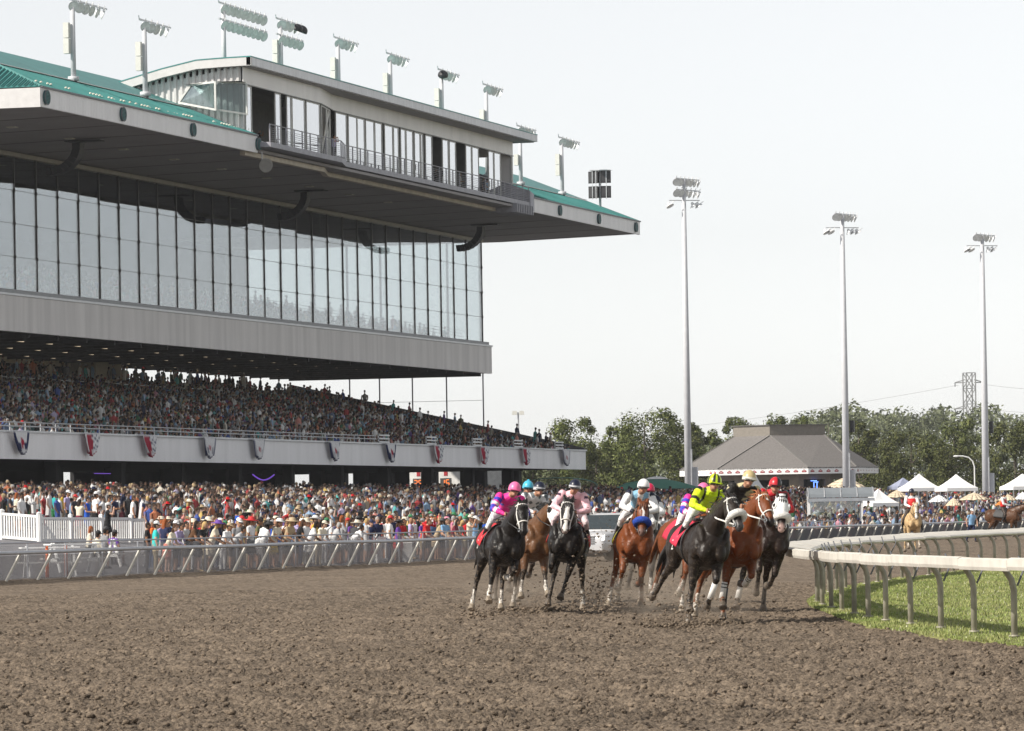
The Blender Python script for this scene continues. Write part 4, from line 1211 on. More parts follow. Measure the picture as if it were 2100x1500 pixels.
for k in range(5):
    mb = MB(); mb.tube([(W_ * k / 4, y, 2.32 + z) for y, z in arc], .04, 6, lat=(1, 0, 0)); mb.build('roof_rib', GALV, t)
mb = MB(); mb.box((-.05, -.80, 2.12), (W_ + .05, -.68, 2.32)); mb.box((-.05, .7, 2.45), (W_ + .05, .8, 2.6)); mb.build('gutter', mat('shelter_gutter', (.36, .38, .41), .5, .3), t)
for x in (0, W_ - .75):
    for y in (-.72, .7):
        mb = MB(); mb.box((x, y, -.1), (x + .10, y + .1, 2.13 if y < 0 else 2.46)); mb.build('post', WHITE, t)
mb = MB(); mb.box((.1, .74, .2), (W_ - .78, .76, 2.1)); mb.build('rear_pane', glass('shelter_glass', (.75, .8, .8), boost=1.3, base=.08), t)

# hedge beside it
p, rz = cam_local(1664, 288); gz = apron_z(p.y)
def leaf_cloud(cx, rad, n, size, seed, cols, up_bias=.0):
    """n leaf faces through ellipsoid clumps; returns V, F, C."""
    r_ = np.random.default_rng(seed)
    Vs, Cs = [], []
    k = r_.integers(0, len(cx), n)
    d = r_.normal(0, 1, (n, 3)); d /= np.linalg.norm(d, axis=1)[:, None]
    rr = r_.random(n) ** .42
    P_ = np.array(cx)[k] + d * rr[:, None] * np.array(rad)[k]
    nrm = d + r_.normal(0, .55, (n, 3)); nrm[:, 2] += up_bias; nrm /= np.linalg.norm(nrm, axis=1)[:, None]
    t_ = np.cross(nrm, r_.normal(0, 1, (n, 3))); t_ /= np.linalg.norm(t_, axis=1)[:, None]
    b_ = np.cross(nrm, t_)
    s = size * (.6 + .8 * r_.random(n))[:, None]
    V_ = np.stack([P_ - t_ * s * .9, P_ - b_ * s * .42, P_ + t_ * s * .9, P_ + b_ * s * .42], 1).reshape(-1, 3)
    i = np.arange(n) * 4
    F_ = np.stack([i, i + 1, i + 2, i + 3], 1)
    cc = np.array(cols)[r_.integers(0, len(cols), n)] * (.75 + .5 * r_.random(n))[:, None]
    tint = (.85 + .3 * r_.random(len(cx)))[k][:, None]
    return V_, F_, np.repeat(cc * tint, 4, 0)
LEAF = mat('leaf', (1, 1, 1), .55, var=.18, scale=.5, attr=True, spec=.12)
cx = [(x, .1 * math.sin(x * 3), .55 + .1 * math.sin(x * 2.3)) for x in np.arange(-1.2, 1.3, .3)]
V_, F_, C__ = leaf_cloud(cx, [(.4, .5, .5)] * len(cx), 3500, .05, 5, [(.035, .07, .02), (.05, .09, .03)])
t = thing('hedge', 'clipped dark green hedge left of the glazed shelter', 'hedge', (p.x, p.y, gz), rz)
link('foliage', tri_mesh('foliage', V_, F_, LEAF, C__), t)

# ================================================================== TENTS, PARASOLS, GREEN CANOPIES
CANVAS_W = mat('white_canvas', (.82, .82, .82), .8, var=.04, scale=1)
CANVAS_T = mat('tan_canvas', (.66, .55, .40), .85, var=.06, scale=1)
CANVAS_B = mat('blue_canvas', (.30, .33, .45), .8)
CANVAS_G = mat('green_canvas', (.07, .22, .17), .8, var=.08, scale=1)
CANVAS_O = mat('orange_canvas', (.65, .25, .06), .85)
def tent(px, D, w, peak_y, eave_y, m_, lab, rot=.5, grp='white pop-up tents', cat='tent'):
    p, rz = cam_local(px, D)
    zp, ze = atD(px, peak_y, D).z, atD(px, eave_y, D).z
    t = thing('pop_up_tent', lab, cat, (p.x, p.y, 0), rz + rot, grp)
    h = w / 2 / (math.cos(rot) + abs(math.sin(rot))) * 1.0
    cr = [(-h, -h), (h, -h), (h, h), (-h, h)]
    mb = MB(); n_ = 6
    rings = []
    for k in range(n_):
        f = k / (n_ - 1); s_ = (1 - f) ; zz = ze + (zp - ze) * (f ** 1.25)
        s_ = max(s_, .015)
        ring = []
        for (x0, y0), (x1, y1) in zip(cr, cr[1:] + cr[:1]):
            for q in (0, .5): ring.append(((x0 + (x1 - x0) * q) * s_, (y0 + (y1 - y0) * q) * s_, zz - (.10 * s_ * (1 - s_) * 2 if q else 0)))
        rings.append(ring)
    mb.loft(rings, cap=False); o = mb.build('canopy', m_, t)
    md = o.modifiers.new('thick', 'SOLIDIFY'); md.thickness = .02
    for (x0, y0), (x1, y1) in zip(cr, cr[1:] + cr[:1]):
        mb = MB(); d_ = Vector((x1 - x0, y1 - y0, 0)).normalized(); nn = Vector((d_.y, -d_.x, 0)) * .012
        mb.hexa([Vector((x0, y0, ze - .24)) , Vector((x1, y1, ze - .24)), Vector((x1, y1, ze - .24)) + nn, Vector((x0, y0, ze - .24)) + nn, Vector((x0, y0, ze - .003)), Vector((x1, y1, ze - .003)), Vector((x1, y1, ze - .003)) + nn, Vector((x0, y0, ze - .003)) + nn]); mb.build('valance', m_, t)
        mb = MB(); mb.box((x0 * .97 - .03, y0 * .97 - .03, apron_z(p.y) - .4), (x0 * .97 + .03, y0 * .97 + .03, ze)); mb.build('leg', GALV, t)
    return t
tent(1886, 352, 3.0, 972, 1001, CANVAS_W, 'white peaked tent right of the blue tent, behind the palomino rider', .35)
tent(1962, 348, 2.95, 973, 1001, CANVAS_W, 'white peaked tent adjoining the left one, nearest the rightmost pole', .3)
tent(2098, 345, 3.1, 972, 998, CANVAS_W, 'white peaked tent cut by the right edge of the picture', .3)
tent(1853, 372, 2.35, 980, 998, CANVAS_B, 'blue grey peaked tent half behind the white ones', .4)
tent(1802, 330, 2.7, 1003, 1032, CANVAS_W, 'low white tent right of the glazed shelter', .45)
tent(1548, 400, 1.6, 968, 1002, CANVAS_W, 'narrow white peaked tent just behind the gold helmet', .4)
def parasol(px, D, w, top_y, eave_y, m_, lab, ribs=8):
    p, rz = cam_local(px, D)
    zt, ze = atD(px, top_y, D).z, atD(px, eave_y, D).z
    t = thing('parasol', lab, 'parasol', (p.x, p.y, 0), rz, 'parasols in the crowd')
    mb = MB()
    for k in range(ribs):
        a0, a1 = 2 * math.pi * k / ribs + .2, 2 * math.pi * (k + 1) / ribs + .2
        r_ = w / 2
        rows = []
        for f in (0, .25, .5, .75, 1.0):
            zz = zt - (zt - ze) * f ** 1.35
            rows.append([(r_ * f * math.cos(a), r_ * f * math.sin(a), zz - (.05 * f if j == 1 else 0)) for j, a in enumerate((a0, (a0 + a1) / 2, a1))])
        for A, B_ in zip(rows[:-1], rows[1:]):
            for j in range(2): mb.add([A[j], A[j + 1], B_[j + 1], B_[j]], [(0, 1, 2, 3)])
    o = mb.build('canopy', m_, t, True); md = o.modifiers.new('thick', 'SOLIDIFY'); md.thickness = .015
    mb = MB(); mb.tube([(0, 0, apron_z(p.y) - .2), (0, 0, zt + .08)], .03, 6); mb.build('pole', GALV, t)
parasol(1734, 480, 4.4, 980, 1001, CANVAS_T, 'large cream parasol behind the middle light pole')
parasol(1998, 318, 2.0, 1011, 1025, CANVAS_T, 'tan parasol below the gap between white tent and pole')
parasol(1840, 350, 1.7, 1006, 1020, CANVAS_T, 'tan parasol left of the palomino rider')
parasol(1926, 330, 1.5, 1016, 1029, CANVAS_W, 'white parasol right of the palomino rider')
parasol(1956, 322, 1.1, 1022, 1037, CANVAS_T, 'small low tan parasol between the white and the larger tan one')
parasol(2067, 330, 1.3, 1014, 1026, CANVAS_T, 'pale parasol left of the bay pony rider')
parasol(2053, 322, .8, 1028, 1036, CANVAS_O, 'small orange parasol left of the bay pony')
parasol(2098, 335, 1.2, 1010, 1024, CANVAS_W, 'white parasol behind the bay pony rider at the right edge')
# green canopies
p, rz = cam_local(1348, 372); 
t = thing('green_canopy', 'wide green marquee with a white vent on top, behind the white helmet', 'marquee', (p.x, p.y, 0), rz)
zt, ze = atD(1348, 983, 372).z, atD(1348, 1003, 372).z
mb = MB(); rings = []
for f in (0, .3, .6, .85, 1.0):
    w_ = 2.75 * f + .55; rings.append([(x * w_, y * w_ * .8, zt - (zt - ze) * f ** 1.3) for x, y in ((-1, -1), (1, -1), (1, 1), (-1, 1))])
mb.loft(rings, cap=True); mb.build('canopy', CANVAS_G, t)
mb = MB(); mb.loft([[(x * w_, y * w_ * .7, zt + z) for x, y in ((-1, -1), (1, -1), (1, 1), (-1, 1))] for w_, z in ((.85, .003), (.6, .14), (.2, .2))]); mb.build('vent', CANVAS_W, t)
for x in (-3.2, 3.2): 
    mb = MB(); mb.box((x, -2.5, 1), (x + .08, -2.42, ze)); mb.build('leg', GALV, t)
p, rz = cam_local(1145, 398)
t = thing('arched_roof', 'pale green corrugated barrel roof behind the crowd at the end of the stand', 'canopy roof', (p.x, p.y, 0), rz)
zt, ze = atD(1145, 981, 398).z, atD(1145, 1003, 398).z
mb = MB()
ars = [(3.3 * math.cos(a) if a > R(90) else 3.3 * math.cos(a), (zt - ze) * max(0, math.sin(a)) ** .8) for a in np.linspace(math.pi, 0, 25)]
for (x0, z0), (x1, z1) in zip(ars[:-1], ars[1:]): mb.hexa([(x0, -2, ze + z0), (x1, -2, ze + z1), (x1, 3, ze + z1), (x0, 3, ze + z0), (x0, -2, ze + z0 + .05), (x1, -2, ze + z1 + .05), (x1, 3, ze + z1 + .05), (x0, 3, ze + z0 + .05)])
mb.build('roof_sheet', ribbed('pale_green_sheet', (.22, .45, .38), 0, .4, .5), t)
mb = MB(); 
for (x0, z0) in ars[1:-1]: mb.bar((x0, -2.06, ze + z0 - .02), (x0, -2.06, ze + z0 + .08), .06)
mb.build('edge_rib', CANVAS_G, t, kind='stuff')
mb = MB(); mb.box((-3.2, -1.9, 1.5), (-3.1, -1.8, ze)); mb.box((3.1, -1.9, 1.5), (3.2, -1.8, ze)); mb.build('post', GALV, t)
p, rz = cam_local(1235, 392)
t = thing('green_awning', 'teal awning edge left of the white helmet, partly hidden by the crowd', 'awning', (p.x, p.y, 0), rz)
zt, ze = atD(1300, 984, 392).z, atD(1300, 1003, 392).z
mb = MB(); mb.hexa([(.8, -1, ze - .1), (3.8, -1, ze - .1), (3.8, 1.5, ze), (.8, 1.5, ze), (2.0, -.9, ze + .5), (3.6, -.9, zt), (3.6, 1.4, zt), (2.0, 1.4, ze + .5)]); mb.build('canopy', CANVAS_G, t)
mb = MB(); mb.box((1.0, .2, 1.2), (1.08, .28, ze - .05)); mb.box((3.6, .2, 1.2), (3.68, .28, ze - .05)); mb.build('leg', GALV, t)

# ================================================================== TOTE BOARD seen through the undercroft
t = thing('tote_board', 'white odds board with orange digits seen under the deck', 'odds board', (404.0, 111.5, 0), 0)
mb = MB(); mb.box((0, -2.0, 3.2), (.4, 8.6, 6.4)); mb.build('board', mat('board_white', (.70, .70, .68), .6), t)
SEG = {'1': 'bc', '2': 'abged', '5': 'afgcd', '6': 'afgecd', '7': 'abc', '0': 'abcdef'}
DIG = mat('orange_digit', (.8, .2, .05), .5, emit=(1.0, .25, .05), estr=.35)
SEGP = {'a': ((0, 1), (1, 1)), 'b': ((1, 1), (1, .5)), 'c': ((1, .5), (1, 0)), 'd': ((0, 0), (1, 0)), 'e': ((0, 0), (0, .5)), 'f': ((0, .5), (0, 1)), 'g': ((0, .5), (1, .5))}
for (px, txt) in ((828, '11'), (858, '26'), (914, '15')):
    q = onX(px, 978, 403.97)
    for k, ch in enumerate(txt):
        mb = MB()
        for s in SEG[ch]:
            (y0, z0), (y1, z1) = SEGP[s]
            o_ = q.y - 111.5 + .38 - k * .42
            mb.bar((-.03, o_ - y0 * .26, 4.35 + z0 * .55), (-.03, o_ - y1 * .26, 4.35 + z1 * .55), .04, .08, side=(1, 0, 0))
        mb.build('digit', DIG, t)
    mb = MB(); mb.box((-.022, q.y - 111.5 - .5, 4.20), (-.001, q.y - 111.5 + .5, 5.05)); mb.build('digit_window', mat('digit_black', (.05, .05, .05), .6), t)
    mb = MB(); mb.box((-.03, q.y - 111.5 - .16, 5.25), (-.001, q.y - 111.5 + .16, 5.6)); mb.build('red_mark', EMB_R, t)

# ================================================================== STREET LAMPS, PYLON, WIRES
p, rz = cam_local(1066, 430); zt = atD(1066, 846, 430).z
t = thing('parking_lamp', 'shoebox twin lamp on a thin pole beyond the end of the terrace', 'lamp', (p.x, p.y, 1.5), rz, 'lamps beyond the crowd')
mb = MB(); mb.tube([(0, 0, 0), (0, 0, zt - 1.5)], .07, 8); mb.build('pole', GALV, t)
for s in (-1, 1):
    mb = MB(); mb.hexa([(s * .1, -.25, zt - 1.72), (s * .55, -.25, zt - 1.72), (s * .55, .25, zt - 1.72), (s * .1, .25, zt - 1.72), (s * .1, -.2, zt - 1.38), (s * .5, -.2, zt - 1.38), (s * .5, .2, zt - 1.38), (s * .1, .2, zt - 1.38)] if s > 0 else
                       [(-.55, -.25, zt - 1.72), (-.1, -.25, zt - 1.72), (-.1, .25, zt - 1.72), (-.55, .25, zt - 1.72), (-.5, -.2, zt - 1.38), (-.1, -.2, zt - 1.38), (-.1, .2, zt - 1.38), (-.5, .2, zt - 1.38)]); mb.build('lamp_head', BOXGREY, t)
p, rz = cam_local(2000, 440); zt = atD(2000, 935, 440).z
t = thing('street_lamp', 'white street lamp with a long curved arm before the dark trees', 'lamp', (p.x, p.y, 1.4), rz, 'lamps beyond the crowd')
mb = MB(); mb.tube([(0, 0, 0), (0, 0, zt - 2.4), (-.15, 0, zt - 1.9), (-.5, 0, zt - 1.55), (-1.0, 0, zt - 1.42), (-1.5, 0, zt - 1.4)], .06, 8); mb.build('pole', WHITE, t)
mb = MB(); mb.ell((-1.62, 0, zt - 1.42), (.3, .14, .09), 10, 6); mb.build('lamp_head', WHITE, t)
PYL = mat('pylon_steel', (.36, .36, .37), .6, .2)
def pylon(px, D, top_y, lab, w=3.0):
    p, rz = cam_local(px, D); zt = atD(px, top_y, D).z
    t = thing('pylon', lab, 'pylon', (p.x, p.y, 0), rz + .25, 'lattice power pylons')
    mb = MB(); n_ = 9; H = zt
    def hw(z): return w / 2 * (1.0 if z > H * .55 else 1 + (H * .55 - z) / (H * .55) * 1.0)
    zs = np.linspace(0, H, n_ + 1)
    for s, q in ((-1, -1), (1, -1), (1, 1), (-1, 1)):
        for z0, z1 in zip(zs[:-1], zs[1:]): mb.bar((s * hw(z0), q * hw(z0), z0), (s * hw(z1), q * hw(z1), z1), .34)
    for z0, z1 in zip(zs[:-1], zs[1:]):
        for q in (-1, 1):
            mb.bar((-hw(z0), q * hw(z0), z0), (hw(z1), q * hw(z1), z1), .22); mb.bar((hw(z0), q * hw(z0), z0), (-hw(z1), q * hw(z1), z1), .22)
            mb.bar((-hw(z1), q * hw(z1), z1), (hw(z1), q * hw(z1), z1), .22)
    mb.build('lattice', PYL, t)
    for z in (H - 3.0, H - 11.0):
        mb = MB()
        for s in (-1, 1):
            mb.bar((s * w / 2, -.5, z + .9), (s * (w / 2 + 3.2), 0, z), .3); mb.bar((s * w / 2, -.5, z), (s * (w / 2 + 3.2), 0, z), .3)
        mb.build('cross_arm', PYL, t)
        for s in (-1, 1):
            mb = MB(); mb.tube([(s * (w / 2 + 3.1), 0, z - .05), (s * (w / 2 + 3.1), 0, z - 1.2)], .16, 6); mb.build('insulator', DARKSTEEL, t)
    return t
pylon(1992, 1500, 765, 'tall lattice pylon with two pairs of arms above the trees')
pylon(1918, 2300, 838, 'small distant lattice pylon half sunk in the pale trees', 3.4)
WIRE = mat('power_line', (.34, .34, .36), .6)
def wire(a, b, sag, lab):
    a, b = Vector(a), Vector(b); mb = MB()
    pts = [a.lerp(b, f) - up * sag * 4 * f * (1 - f) for f in np.linspace(0, 1, 15)]
    mb.tube(pts, .065, 5); o = mb.build('power_line', WIRE); tag(o, lab, 'power line', 'power lines')
wire(atD(1966, 790, 1500), atD(1040, 905, 2100), 3, 'power line dropping leftwards behind the tall light poles from the pylon')
wire(atD(2016, 788, 1500), atD(2250, 796, 1300), 1, 'upper power line from the right arm of the pylon')
wire(atD(2016, 838, 1500), atD(2250, 842, 1300), 1, 'lower power line from the right arm of the pylon')
wire(atD(2018, 862, 1500), atD(2250, 868, 1300), 1, 'lowest power line right of the rightmost pole')

# ================================================================== TREES
BARK = mat('bark', (.12, .10, .08), .9, var=.2, scale=4, bump=.3)
def tree(px, top_y, wpx, D, seed, lab, cols, n=3000, base_y=None, grp='trees behind the crowd', round_=1.0):
    r_ = np.random.default_rng(seed)
    p, rz = cam_local(px, D)
    H = atD(px, top_y, D).z; Wd = wpx * D / FPX / 2 * 1.08
    t = thing('broadleaf_tree', lab, 'tree', (p.x, p.y, -.3), rz, grp)
    base = .12 * H
    cx, rd = [], []
    nb = 34
    for k in range(nb):
        f = k / nb
        z = base + (H - base) * (.06 + .92 * f)
        prof = math.sqrt(max(.05, 1 - ((f - .42) / .66) ** 2))
        a = r_.uniform(0, 6.28); rr = Wd * prof * (r_.random() ** .45) * .92
        s = (.26 + .20 * r_.random()) * Wd * (.55 + .45 * prof)
        z = min(z, H - s * .75)
        cx.append((rr * math.cos(a), rr * math.sin(a) * .8, z)); rd.append((s, s, s * r_.uniform(.7, 1.15)))
    for k in range(7):                                    # shoots breaking the outline
        a = r_.uniform(0, 6.28); f = r_.uniform(.45, 1.0); rr = Wd * math.sqrt(max(.05, 1 - ((f - .42) / .66) ** 2)) * .95
        cx.append((rr * math.cos(a), rr * .8 * math.sin(a), base + (H - base) * min(f, .95))); rd.append((.15 * Wd, .15 * Wd, .18 * Wd))
    V_, F_, C__ = leaf_cloud(cx, rd, n, max(.15, D * .00033), seed, cols, .35)
    link('crown', tri_mesh('crown', V_, F_, LEAF, C__), t)
    mb = MB(); mb.tube([(0, 0, 0), (.1, 0, H * .3), (-.1, .1, H * .6), (0, 0, H * .9)], [.24, .2, .13, .04], 8)
    for k in range(6):
        c = cx[(k * 5 + 3) % nb]; z0 = H * (.25 + .08 * k); mb.tube([(0, 0, z0), (c[0] * .5, c[1] * .5, z0 * .5 + c[2] * .5 + .2), c], [.10, .07, .03], 6)
    mb.build('trunk', BARK, t, True)
    return t
OLIVE = [(.075, .095, .026), (.110, .13, .040), (.155, .17, .062), (.055, .068, .022)]
DARKG = [(.05, .06, .020), (.075, .085, .028), (.11, .115, .042)]
PALE = [(.12, .14, .07), (.16, .175, .10), (.10, .115, .06)]  # pale greens; on the far trees the haze is put into the colour
TREES = [(1172, 850, 122, 520, OLIVE, 'olive tree rising just right of the end of the terrace'),
         (1130, 905, 110, 500, OLIVE, 'lower olive tree partly behind the deck end'),
         (1095, 930, 120, 470, PALE, 'pale bush like tree seen beneath the deck end'),
         (1256, 902, 80, 560, OLIVE, 'slim tree in the dip between two larger olive trees'),
         (1325, 834, 165, 535, OLIVE, 'broadest olive tree, left of the first light pole'),
         (1395, 862, 110, 545, DARKG, 'dark tree directly behind the first light pole'),
         (1446, 868, 95, 580, OLIVE, 'lighter tree just left of the pavilion roof'),
         (1530, 850, 110, 620, OLIVE, 'tree showing over the left of the pavilion cupola'),
         (1622, 850, 120, 640, OLIVE, 'tree showing over the right of the pavilion cupola'),
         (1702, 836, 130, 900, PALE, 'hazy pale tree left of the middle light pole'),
         (1764, 858, 80, 540, DARKG, 'dark slender tree right of the middle light pole'),
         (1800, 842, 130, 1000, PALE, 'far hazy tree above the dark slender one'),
         (1872, 876, 150, 520, DARKG, 'large round dark tree behind the blue tent'),
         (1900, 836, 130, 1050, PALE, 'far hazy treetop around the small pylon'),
         (1960, 852, 115, 600, OLIVE, 'tree below the tall pylon, left of the rightmost pole'),
         (1950, 905, 130, 500, DARKG, 'dark low tree behind the two joined white tents'),
         (2085, 860, 140, 500, DARKG, 'dark tree filling the right edge of the picture'),
         (1285, 868, 110, 550, OLIVE, 'olive tree close on the left of the broadest one'),
         (2040, 905, 80, 560, PALE, 'pale thin tree just right of the rightmost pole'),
         (1800, 905, 110, 560, DARKG, 'dark low tree right of the pavilion eave'),
         (1225, 915, 120, 540, DARKG, 'dark low tree behind the green arched roof'),
         (1480, 915, 90, 600, DARKG, 'dark tree close behind the pavilion left eave')]
for i, (px, ty, w, D, cols, lab) in enumerate(TREES):
    tree(px, ty, w, D, 100 + i, lab, cols, 9500 if D < 700 else 5500)
# far wooded rise
n = 16000
u = rng.uniform(1000, 2180, n); D_ = rng.uniform(1150, 1350, n)
topy = np.interp(u, [1000, 1480, 1600, 1700, 1900, 2180], [930, 925, 880, 852, 850, 862]) + 8 * np.sin(u * .021) + 9 * np.sin(u * .067 + 1) + 6 * np.sin(u * .19)
yy = topy + (1046 - topy) * rng.random(n) ** 1.5
P_ = np.array([atD(a, b, d) for a, b, d in zip(u, yy, D_)])
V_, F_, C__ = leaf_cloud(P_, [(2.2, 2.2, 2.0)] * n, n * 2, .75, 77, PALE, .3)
o = link('far_woods', tri_mesh('far_woods', V_, F_, LEAF, C__), kind='stuff')
g = MB()

# ================================================================== WHITE SUV on the track behind the horses
CARW = mat('car_silver', (.50, .50, .515), .25, var=.02, coat=.6)
CARGL = mat('car_glass', (.03, .04, .045), .06, spec=.8)
CHROME = mat('car_chrome', (.6, .6, .6), .18, .9)
TYRE = mat('tyre', (.02, .02, .02), .8)
HEADL = mat('headlight', (.75, .77, .78), .12, spec=.8)
p = gd(1254, 188)
suv = thing('chase_car', 'silver white off-road car following behind the chestnut with the blue noseband', 'car', (p.x, p.y, -.03), math.atan2(-fwd.y, -fwd.x) - .50)
def sect(x, hw, z0, z1, top=.9, n=10):
    pts = []
    for a in np.linspace(-math.pi / 2, math.pi * 1.5, 21)[:-1]:
        c_, s_ = math.cos(a), math.sin(a)
        e = .35
        yy = hw * math.copysign(abs(c_) ** e, c_); zz = (z0 + z1) / 2 + (z1 - z0) / 2 * math.copysign(abs(s_) ** e, s_)
        f = (zz - z0) / (z1 - z0); yy *= 1 - (1 - top) * f
        pts.append((x, yy, zz))
    return pts
mb = MB(); mb.loft([sect(x, hw, z0, z1, .96) for x, hw, z0, z1 in [(2.42, .80, .40, .88), (2.36, .90, .34, 1.0), (2.1, .95, .30, 1.10), (1.2, .97, .30, 1.16), (-2.0, .97, .32, 1.18), (-2.35, .92, .4, 1.12)]]); body = mb.build('body', CARW, suv, True)
mb = MB(); mb.loft([sect(x, hw, 1.1, z1, .84) for x, hw, z1 in [(1.3, .90, 1.2), (.55, .90, 1.76), (.2, .90, 1.84), (-1.7, .90, 1.84), (-2.2, .88, 1.5)]]); mb.build('cabin', CARW, suv, True)
def slab_(pts, nm, m_, par=suv, th=.012):
    A = [Vector(q) for q in pts]; n_ = (A[1] - A[0]).cross(A[2] - A[0]).normalized() * th; k_ = len(A)
    mb = MB(); mb.add([a + n_ for a in A] + [a - n_ * .5 for a in A], [tuple(range(k_)), tuple(range(2 * k_ - 1, k_ - 1, -1))] + [(i, k_ + i, k_ + (i + 1) % k_, (i + 1) % k_) for i in range(k_)]); return mb.build(nm, m_, par)
slab_([(1.31, -.80, 1.22), (1.31, .80, 1.22), (.60, .72, 1.755), (.60, -.72, 1.755)], 'windscreen', CARGL)
for s in (-1, 1):
    mb = MB(); mb.hexa([(.9, s * .88 - .03, 1.22), (-1.9, s * .88 - .03, 1.22), (-1.9, s * .88 + .03, 1.22), (.9, s * .88 + .03, 1.22), (.35, s * .79 - .03, 1.70), (-1.7, s * .79 - .03, 1.70), (-1.7, s * .79 + .03, 1.70), (.35, s * .79 + .03, 1.70)]); mb.build('side_window', CARGL, suv)
    mb = MB(); mb.ell((1.0, s * 1.08, 1.22), (.08, .13, .10), 10, 6); mb.build('wing_mirror', CARW, suv, True)
    mb = MB(); mb.hexa([(2.33, s * .80 - .16, .80), (2.40, s * .80 - .16, .80), (2.40, s * .80 + .10, .80), (2.2, s * .80 + .10, .80), (2.25, s * .80 - .16, .98), (2.36, s * .80 - .16, .98), (2.33, s * .80 + .08, .98), (2.1, s * .80 + .1, .98)]); mb.build('headlight', HEADL, suv)
    for x in (1.5, -1.45):
        w_ = link('wheel', None, suv, (x, s * .84, .36))
        mb = MB(); mb.tube([(0, -.12, 0), (0, .12, 0)], [.37, .37], 20, lat=(1, 0, 0)); mb.build('tyre', TYRE, w_, True)
        mb = MB(); mb.tube([(0, -.13, 0), (0, .13, 0)], [.22, .22], 16, lat=(1, 0, 0)); mb.build('rim', CHROME, w_)
for z in (.66, .74, .82, .90):
    mb = MB(); mb.box((2.38, -.52, z), (2.455, .52, z + .045)); mb.build('grille_bar', CHROME, suv)
mb = MB(); mb.box((2.3, -.55, .64), (2.40, .55, .96)); mb.build('grille', BLACK, suv)
mb = MB(); mb.box((2.35, -.88, .42), (2.52, .88, .60)); mb.build('bumper', CARW, suv)
mb = MB(); mb.box((2.52, -.26, .47), (2.532, .26, .57)); mb.build('number_plate', mat('plate', (.6, .6, .62), .5), suv)
for y in (-.72, .66):
    mb = MB(); mb.box((-1.5, y, 1.86), (.1, y + .06, 1.90)); mb.build('roof_rail', BLACK, suv)

# ================================================================== HORSES AND JOCKEYS
def organic(name, mb, material, voxel=.02, smooth=3, paint=None, parent=None):
    """One continuous skin over overlapping forms; each point takes the colour of the form it came from."""
    src = mb.mesh('src', VC)
    o = bpy.data.objects.new('src', src); COL.objects.link(o)
    rm = o.modifiers.new('r', 'REMESH'); rm.mode = 'VOXEL'; rm.voxel_size = voxel; rm.adaptivity = 0
    if smooth:
        sm = o.modifiers.new('s', 'SMOOTH'); sm.factor = .5; sm.iterations = smooth
    dg = bpy.context.evaluated_depsgraph_get()
    me = bpy.data.meshes.new_from_object(o.evaluated_get(dg), depsgraph=dg)
    me.name = name
    bvh = BVHTree.FromPolygons([Vector(v) for v in mb.v], mb.f)
    cols = np.zeros((len(me.vertices), 4), dtype=np.float32); cols[:, 3] = 1
    for i, v in enumerate(me.vertices):
        loc, nrm, fi, d = bvh.find_nearest(v.co)
        f = mb.f[fi]
        c = mb.c[f[0]]
        if len(f) > 3 and loc is not None:               # colour of the nearest corner
            c = mb.c[min(f, key=lambda q: (Vector(mb.v[q]) - loc).length_squared)]
        if paint: c = paint(v.co, c)
        cols[i, :3] = c
    for a in list(me.color_attributes): me.color_attributes.remove(a)
    at = me.color_attributes.new('Col', 'FLOAT_COLOR', 'POINT'); at.data.foreach_set('color', cols.ravel())
    me.materials.clear(); me.materials.append(material)
    me.polygons.foreach_set('use_smooth', [True] * len(me.polygons))
    bpy.data.objects.remove(o); bpy.data.meshes.remove(src)
    return link(name, me, parent)

def coat_material():
    m = mat('horse_coat', (1, 1, 1), .4, var=.16, scale=7, attr=True, spec=.26, bump=.45, bscale=11)
    N, L = m.node_tree.nodes, m.node_tree.links
    B = N['Principled BSDF']
    g = N.new('ShaderNodeNewGeometry'); n = N.new('ShaderNodeTexNoise'); n.inputs['Scale'].default_value = 4.0; n.inputs['Detail'].default_value = 5
    L.new(g.outputs['Position'], n.inputs['Vector'])
    r = N.new('ShaderNodeMapRange'); r.inputs['From Min'].default_value = .35; r.inputs['From Max'].default_value = .65
    r.inputs['To Min'].default_value = .30; r.inputs['To Max'].default_value = .60
    L.new(n.outputs['Fac'], r.inputs['Value']); L.new(r.outputs[0], B.inputs['Roughness'])
    # dried splashes of track dirt, thickest on the legs and under the belly
    tc = N.new('ShaderNodeTexCoord'); sx = N.new('ShaderNodeSeparateXYZ'); L.new(tc.outputs['Object'], sx.inputs[0])
    hm_ = N.new('ShaderNodeMapRange'); hm_.inputs['From Min'].default_value = 1.35; hm_.inputs['From Max'].default_value = .25; hm_.inputs['To Max'].default_value = .16; L.new(sx.outputs['Z'], hm_.inputs['Value'])
    sp = N.new('ShaderNodeTexNoise'); sp.inputs['Scale'].default_value = 24; sp.inputs['Detail'].default_value = 6; sp.inputs['Roughness'].default_value = .7; L.new(tc.outputs['Object'], sp.inputs['Vector'])
    ad = N.new('ShaderNodeMath'); ad.operation = 'ADD'; L.new(sp.outputs['Fac'], ad.inputs[0]); L.new(hm_.outputs[0], ad.inputs[1])
    th = N.new('ShaderNodeMapRange'); th.inputs['From Min'].default_value = .62; th.inputs['From Max'].default_value = .72; th.inputs['To Max'].default_value = .75; L.new(ad.outputs[0], th.inputs['Value'])
    mx = N.new('ShaderNodeMix'); mx.data_type = 'RGBA'; mx.inputs[7].default_value = (.15, .115, .085, 1)
    src = B.inputs['Base Color'].links[0].from_socket
    L.new(th.outputs[0], mx.inputs[0]); L.new(src, mx.inputs[6]); L.new(mx.outputs[2], B.inputs['Base Color'])
    return m
COAT = coat_material()
SILK = mat('silk_cloth', (1, 1, 1), .5, var=.07, scale=6, attr=True, spec=.3, bump=.9, bscale=11)
HAIR = mat('horse_hair', (1, 1, 1), .5, var=.2, scale=14, attr=True)
